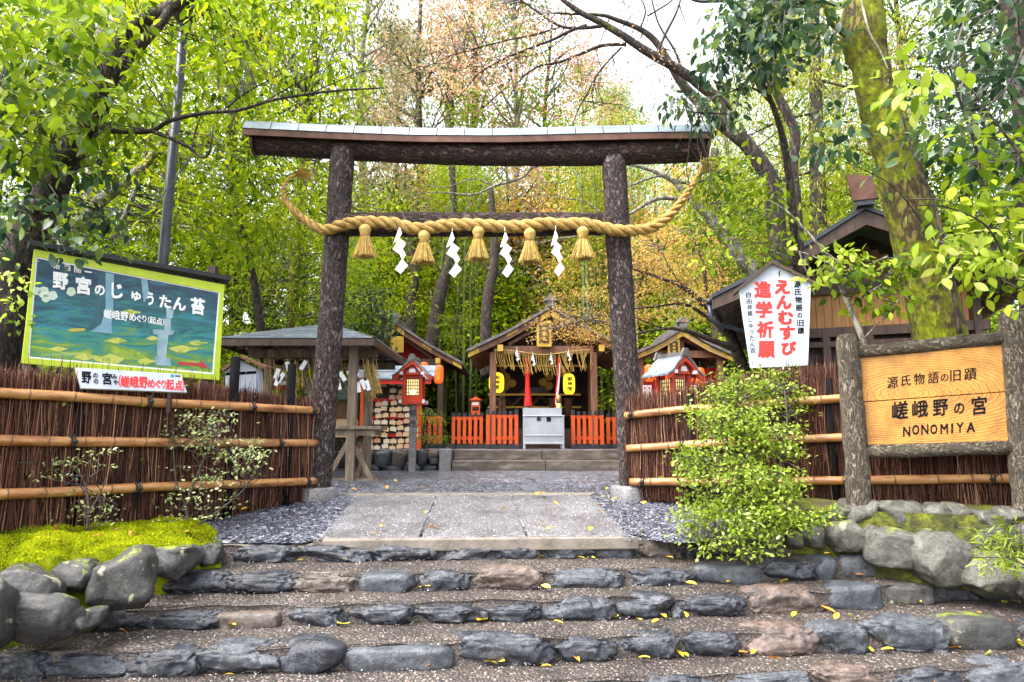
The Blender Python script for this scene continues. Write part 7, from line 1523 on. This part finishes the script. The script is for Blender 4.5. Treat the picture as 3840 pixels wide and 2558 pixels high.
shrub('leafy_plant', 'pointed lime leaves sprouting from the retaining wall at the right edge', P(3830, 2120, 4.9), [[(3850, 2130, 4.9, 10), (3800, 2060, 4.85, 6), (3760, 2000, 4.85, 4)], [(3850, 2130, 4.9, 10), (3830, 2040, 4.8, 6), (3830, 1960, 4.8, 4)]],
      [((3690, 3860), (1960, 2140), (4.7, 4.95), 46)], 64, lf_bright, .075, tmpl=SLIM, per=9, cr=.07)
# ivy on the fences
rng = np.random.default_rng(77); iv = thing('ivy', P(420, 1700, 5.6), 'thin ivy trailing over the left brushwood fence and signboard post', 'ivy')
def fl(px): return 5.02 + (7.2 - 5.02) * max(0, px) / 1165
cs = np.array([P(x, y, fl(x) - .05)[:] for x, y in [(400, 1530), (430, 1550), (470, 1540), (520, 1525), (300, 1600), (290, 1580), (560, 1560), (480, 1700), (475, 1650), (600, 1640), (620, 1700), (500, 1760), (700, 1460), (690, 1480), (430, 1500), (250, 1560), (60, 1080), (40, 1150), (70, 1220), (50, 1010), (90, 1120)]])
crown(iv, 'foliage', rng, cs, 14, .10, .05, OVAL, lf_bright, flat=1.0, droop=.4)
mb = MB(); limbs(mb, [[(300, 1640, 5.5, 4), (295, 1560, 5.5, 3), (340, 1540, 5.55, 3), (420, 1530, 5.7, 3), (520, 1525, 5.9, 2), (600, 1560, 6.0, 2)], [(480, 1800, 5.85, 3), (478, 1650, 5.85, 3), (480, 1560, 5.85, 2)]]); build('stems', mb, bk_twig, iv)

# ------------------------------------------------------------------ fallen leaves and petals
rg = random.Random(31)
m_fl = [M('fallen_yellow', [(.62, .40, .02), (.72, .52, .05)], 30, .4), M('fallen_orange', [(.55, .20, .02), (.66, .30, .05)], 30, .4), M('fallen_brown', [(.30, .12, .03), (.42, .2, .06)], 30, .5), M('fallen_green', [(.45, .45, .03), (.55, .52, .06)], 30, .4)]
fm = []
for k in range(4):
    n_ = 9; vs = []
    for i in range(n_):
        t = i / (n_ - 1); w = .24 * math.sin(math.pi * t) ** .8 * (1.1 - .4 * t); z = .10 * math.sin(t * 3.0 + k) 
        vs += [(t - .5, -w, z + .10 + .02 * k), (t - .5, 0, z), (t - .5, w, z + .08)]
    fs = [(i * 3 + j, i * 3 + 3 + j, i * 3 + 4 + j, i * 3 + 1 + j) for i in range(n_ - 1) for j in range(2)]
    me = bpy.data.meshes.new('fallen_leaf'); me.from_pydata(vs, [], fs); finish(me, m_fl[k], True); fm.append(me)
def step_hit(px, py):
    best = None
    for k in range(6):
        z = TZ[k]; g = G(px, py, z + .018)
        y0 = row_y(k, g.x) + .16 if k < 5 else -5; y1 = (row_y(k - 1, g.x) + .02 if k > 0 else 5.75)
        if y0 <= g.y <= y1: return g
    g = onplane(px, py, Vector((0, 5.5, .80)), Vector((0, -.1125, 1)).normalized())
    if 5.6 < g.y < 7.5: return g
    g = G(px, py, 1.03)
    return g if 7.5 <= g.y < 12 else None
c2 = lambda x, y: (1280 + x * .5437, 1750 + y * .5437); c3 = lambda x, y: (2560 + x * .5437, 1750 + y * .5437); c1 = lambda x, y: (x * .5437, 1750 + y * .5437)
LV = [c2(*q) + (k,) for *q, k in [(588, 325, 1), (275, 422, 1), (230, 472, 1), (640, 436, 1), (1120, 300, 0), (1380, 422, 0), (1435, 438, 0), (1350, 198, 0), (1395, 195, 1), (1790, 326, 1), (2075, 464, 0), (1800, 218, 0), (1885, 234, 1), (2090, 262, 0), (1318, 102, 1), (1625, 116, 0), (1830, 160, 0), (313, 154, 1), (558, 152, 1), (60, 134, 3), (85, 164, 1), (375, 103, 3), (775, 133, 0), (1375, 638, 0), (1665, 650, 0), (1740, 638, 3), (2265, 640, 0), (1690, 692, 0), (575, 728, 0), (1412, 844, 0), (948, 884, 1), (2225, 855, 0), (970, 1066, 3), (1495, 1088, 0), (1882, 1030, 3), (2050, 1072, 0), (2165, 1085, 1), (1620, 1116, 1), (1100, 1155, 0), (1390, 1165, 3), (595, 1196, 1), (1030, 1135, 0), (2090, 1335, 0), (1415, 1395, 0), (1830, 1385, 1), (2310, 1470, 3), (2330, 1130, 0), (20, 518, 0), (10, 1065, 3), (1720, 445, 0), (1480, 264, 1), (1775, 284, 0)]]
LV += [c3(*q) + (k,) for *q, k in [(430, 350, 0), (215, 332, 1), (1000, 584, 0), (1155, 582, 1), (1225, 582, 1), (700, 806, 0), (330, 812, 0), (60, 822, 0), (1520, 796, 0), (1630, 830, 0), (20, 905, 0), (1000, 1000, 1), (770, 1035, 0), (1060, 1048, 0), (1180, 1046, 3), (1415, 1072, 0), (2220, 944, 3), (2310, 940, 3), (2050, 1024, 1), (20, 1125, 0), (1300, 1275, 3), (1880, 1265, 1), (2110, 1300, 3), (630, 1340, 1), (870, 1355, 0), (1420, 1338, 0), (420, 1300, 1), (1710, 1415, 1), (490, 1158, 1), (2250, 210, 1), (2345, 1220, 0), (2330, 1040, 3)]]
LV += [c1(*q) + (k,) for *q, k in [(848, 1150, 1), (980, 874, 1), (1600, 995, 0), (2085, 545, 0), (1690, 303, 0), (1580, 1455, 0), (718, 630, 2), (1300, 390, 2), (2220, 240, 2)]]
names = {0: 'yellow', 1: 'orange', 2: 'brown', 3: 'greenish yellow'}
for (x, y, k) in LV:
    g = None; y_ = y
    while g is None: g = step_hit(x, y_); y_ += 8
    o = link('fallen_leaf', fm[k]); s = rg.uniform(.065, .10); o.scale = (s, s, s); o.location = g + Vector((0, 0, .012)); o.rotation_euler = (rg.gauss(0, .25), rg.gauss(0, .25), rg.uniform(0, 6.283))
    tag(o, names[k] + ' fallen leaf lying on the wet steps and paving', 'leaf', names[k] + ' fallen leaves')
for _ in range(12):
    q = Vector(moss_fn(rg.uniform(.22, .95), rg.uniform(.15, .8))); o = link('fallen_leaf', fm[rg.choice((1, 2, 2))]); s = rg.uniform(.05, .08); o.scale = (s, s, s); o.location = q + Vector((0, 0, .022)); o.rotation_euler = (rg.gauss(0, .3), rg.gauss(0, .3), rg.uniform(0, 6.283))
    tag(o, 'small brown fallen leaf lying on the bright moss bank', 'leaf', 'fallen leaves on the moss')
rng = np.random.default_rng(15); pos = []
while len(pos) < 3300:
    x, y = rng.uniform(0, 3840), 1860 + (2558 - 1860) * rng.random()
    if rng.random() < .25: x, y = rng.uniform(1200, 2360), rng.uniform(1862, 2012)
    if y < 2010 and not (1200 + (2010 - y) * .9 < x < 2360 - (2010 - y) * .9) and rng.random() > .35: continue
    if x > 3000 and y < 2200: continue
    if x < 700 and y < 2280 - x * .2: continue
    if x > 2900 and rng.random() < .6: continue
    g = step_hit(x, y)
    if g is None or g.y > 7.6: continue
    pos.append((g.x, g.y, g.z + .006))
pos = np.array(pos); n = len(pos); d = rng.normal(size=(n, 3)); d[:, 2] *= .25; nr = rng.normal(size=(n, 3)) * .35; nr[:, 2] += 1
me = leaf_mesh('petals', pos, d, nr, rng.uniform(.007, .014, n), OVAL, leafmat('petal', [(.45, .41, .43), (.62, .59, .62)], .1, .5), rng.random(n))
tag(link('petals', me), 'tiny white fallen petals sprinkled over the steps and paving', 'petals', kind='stuff')
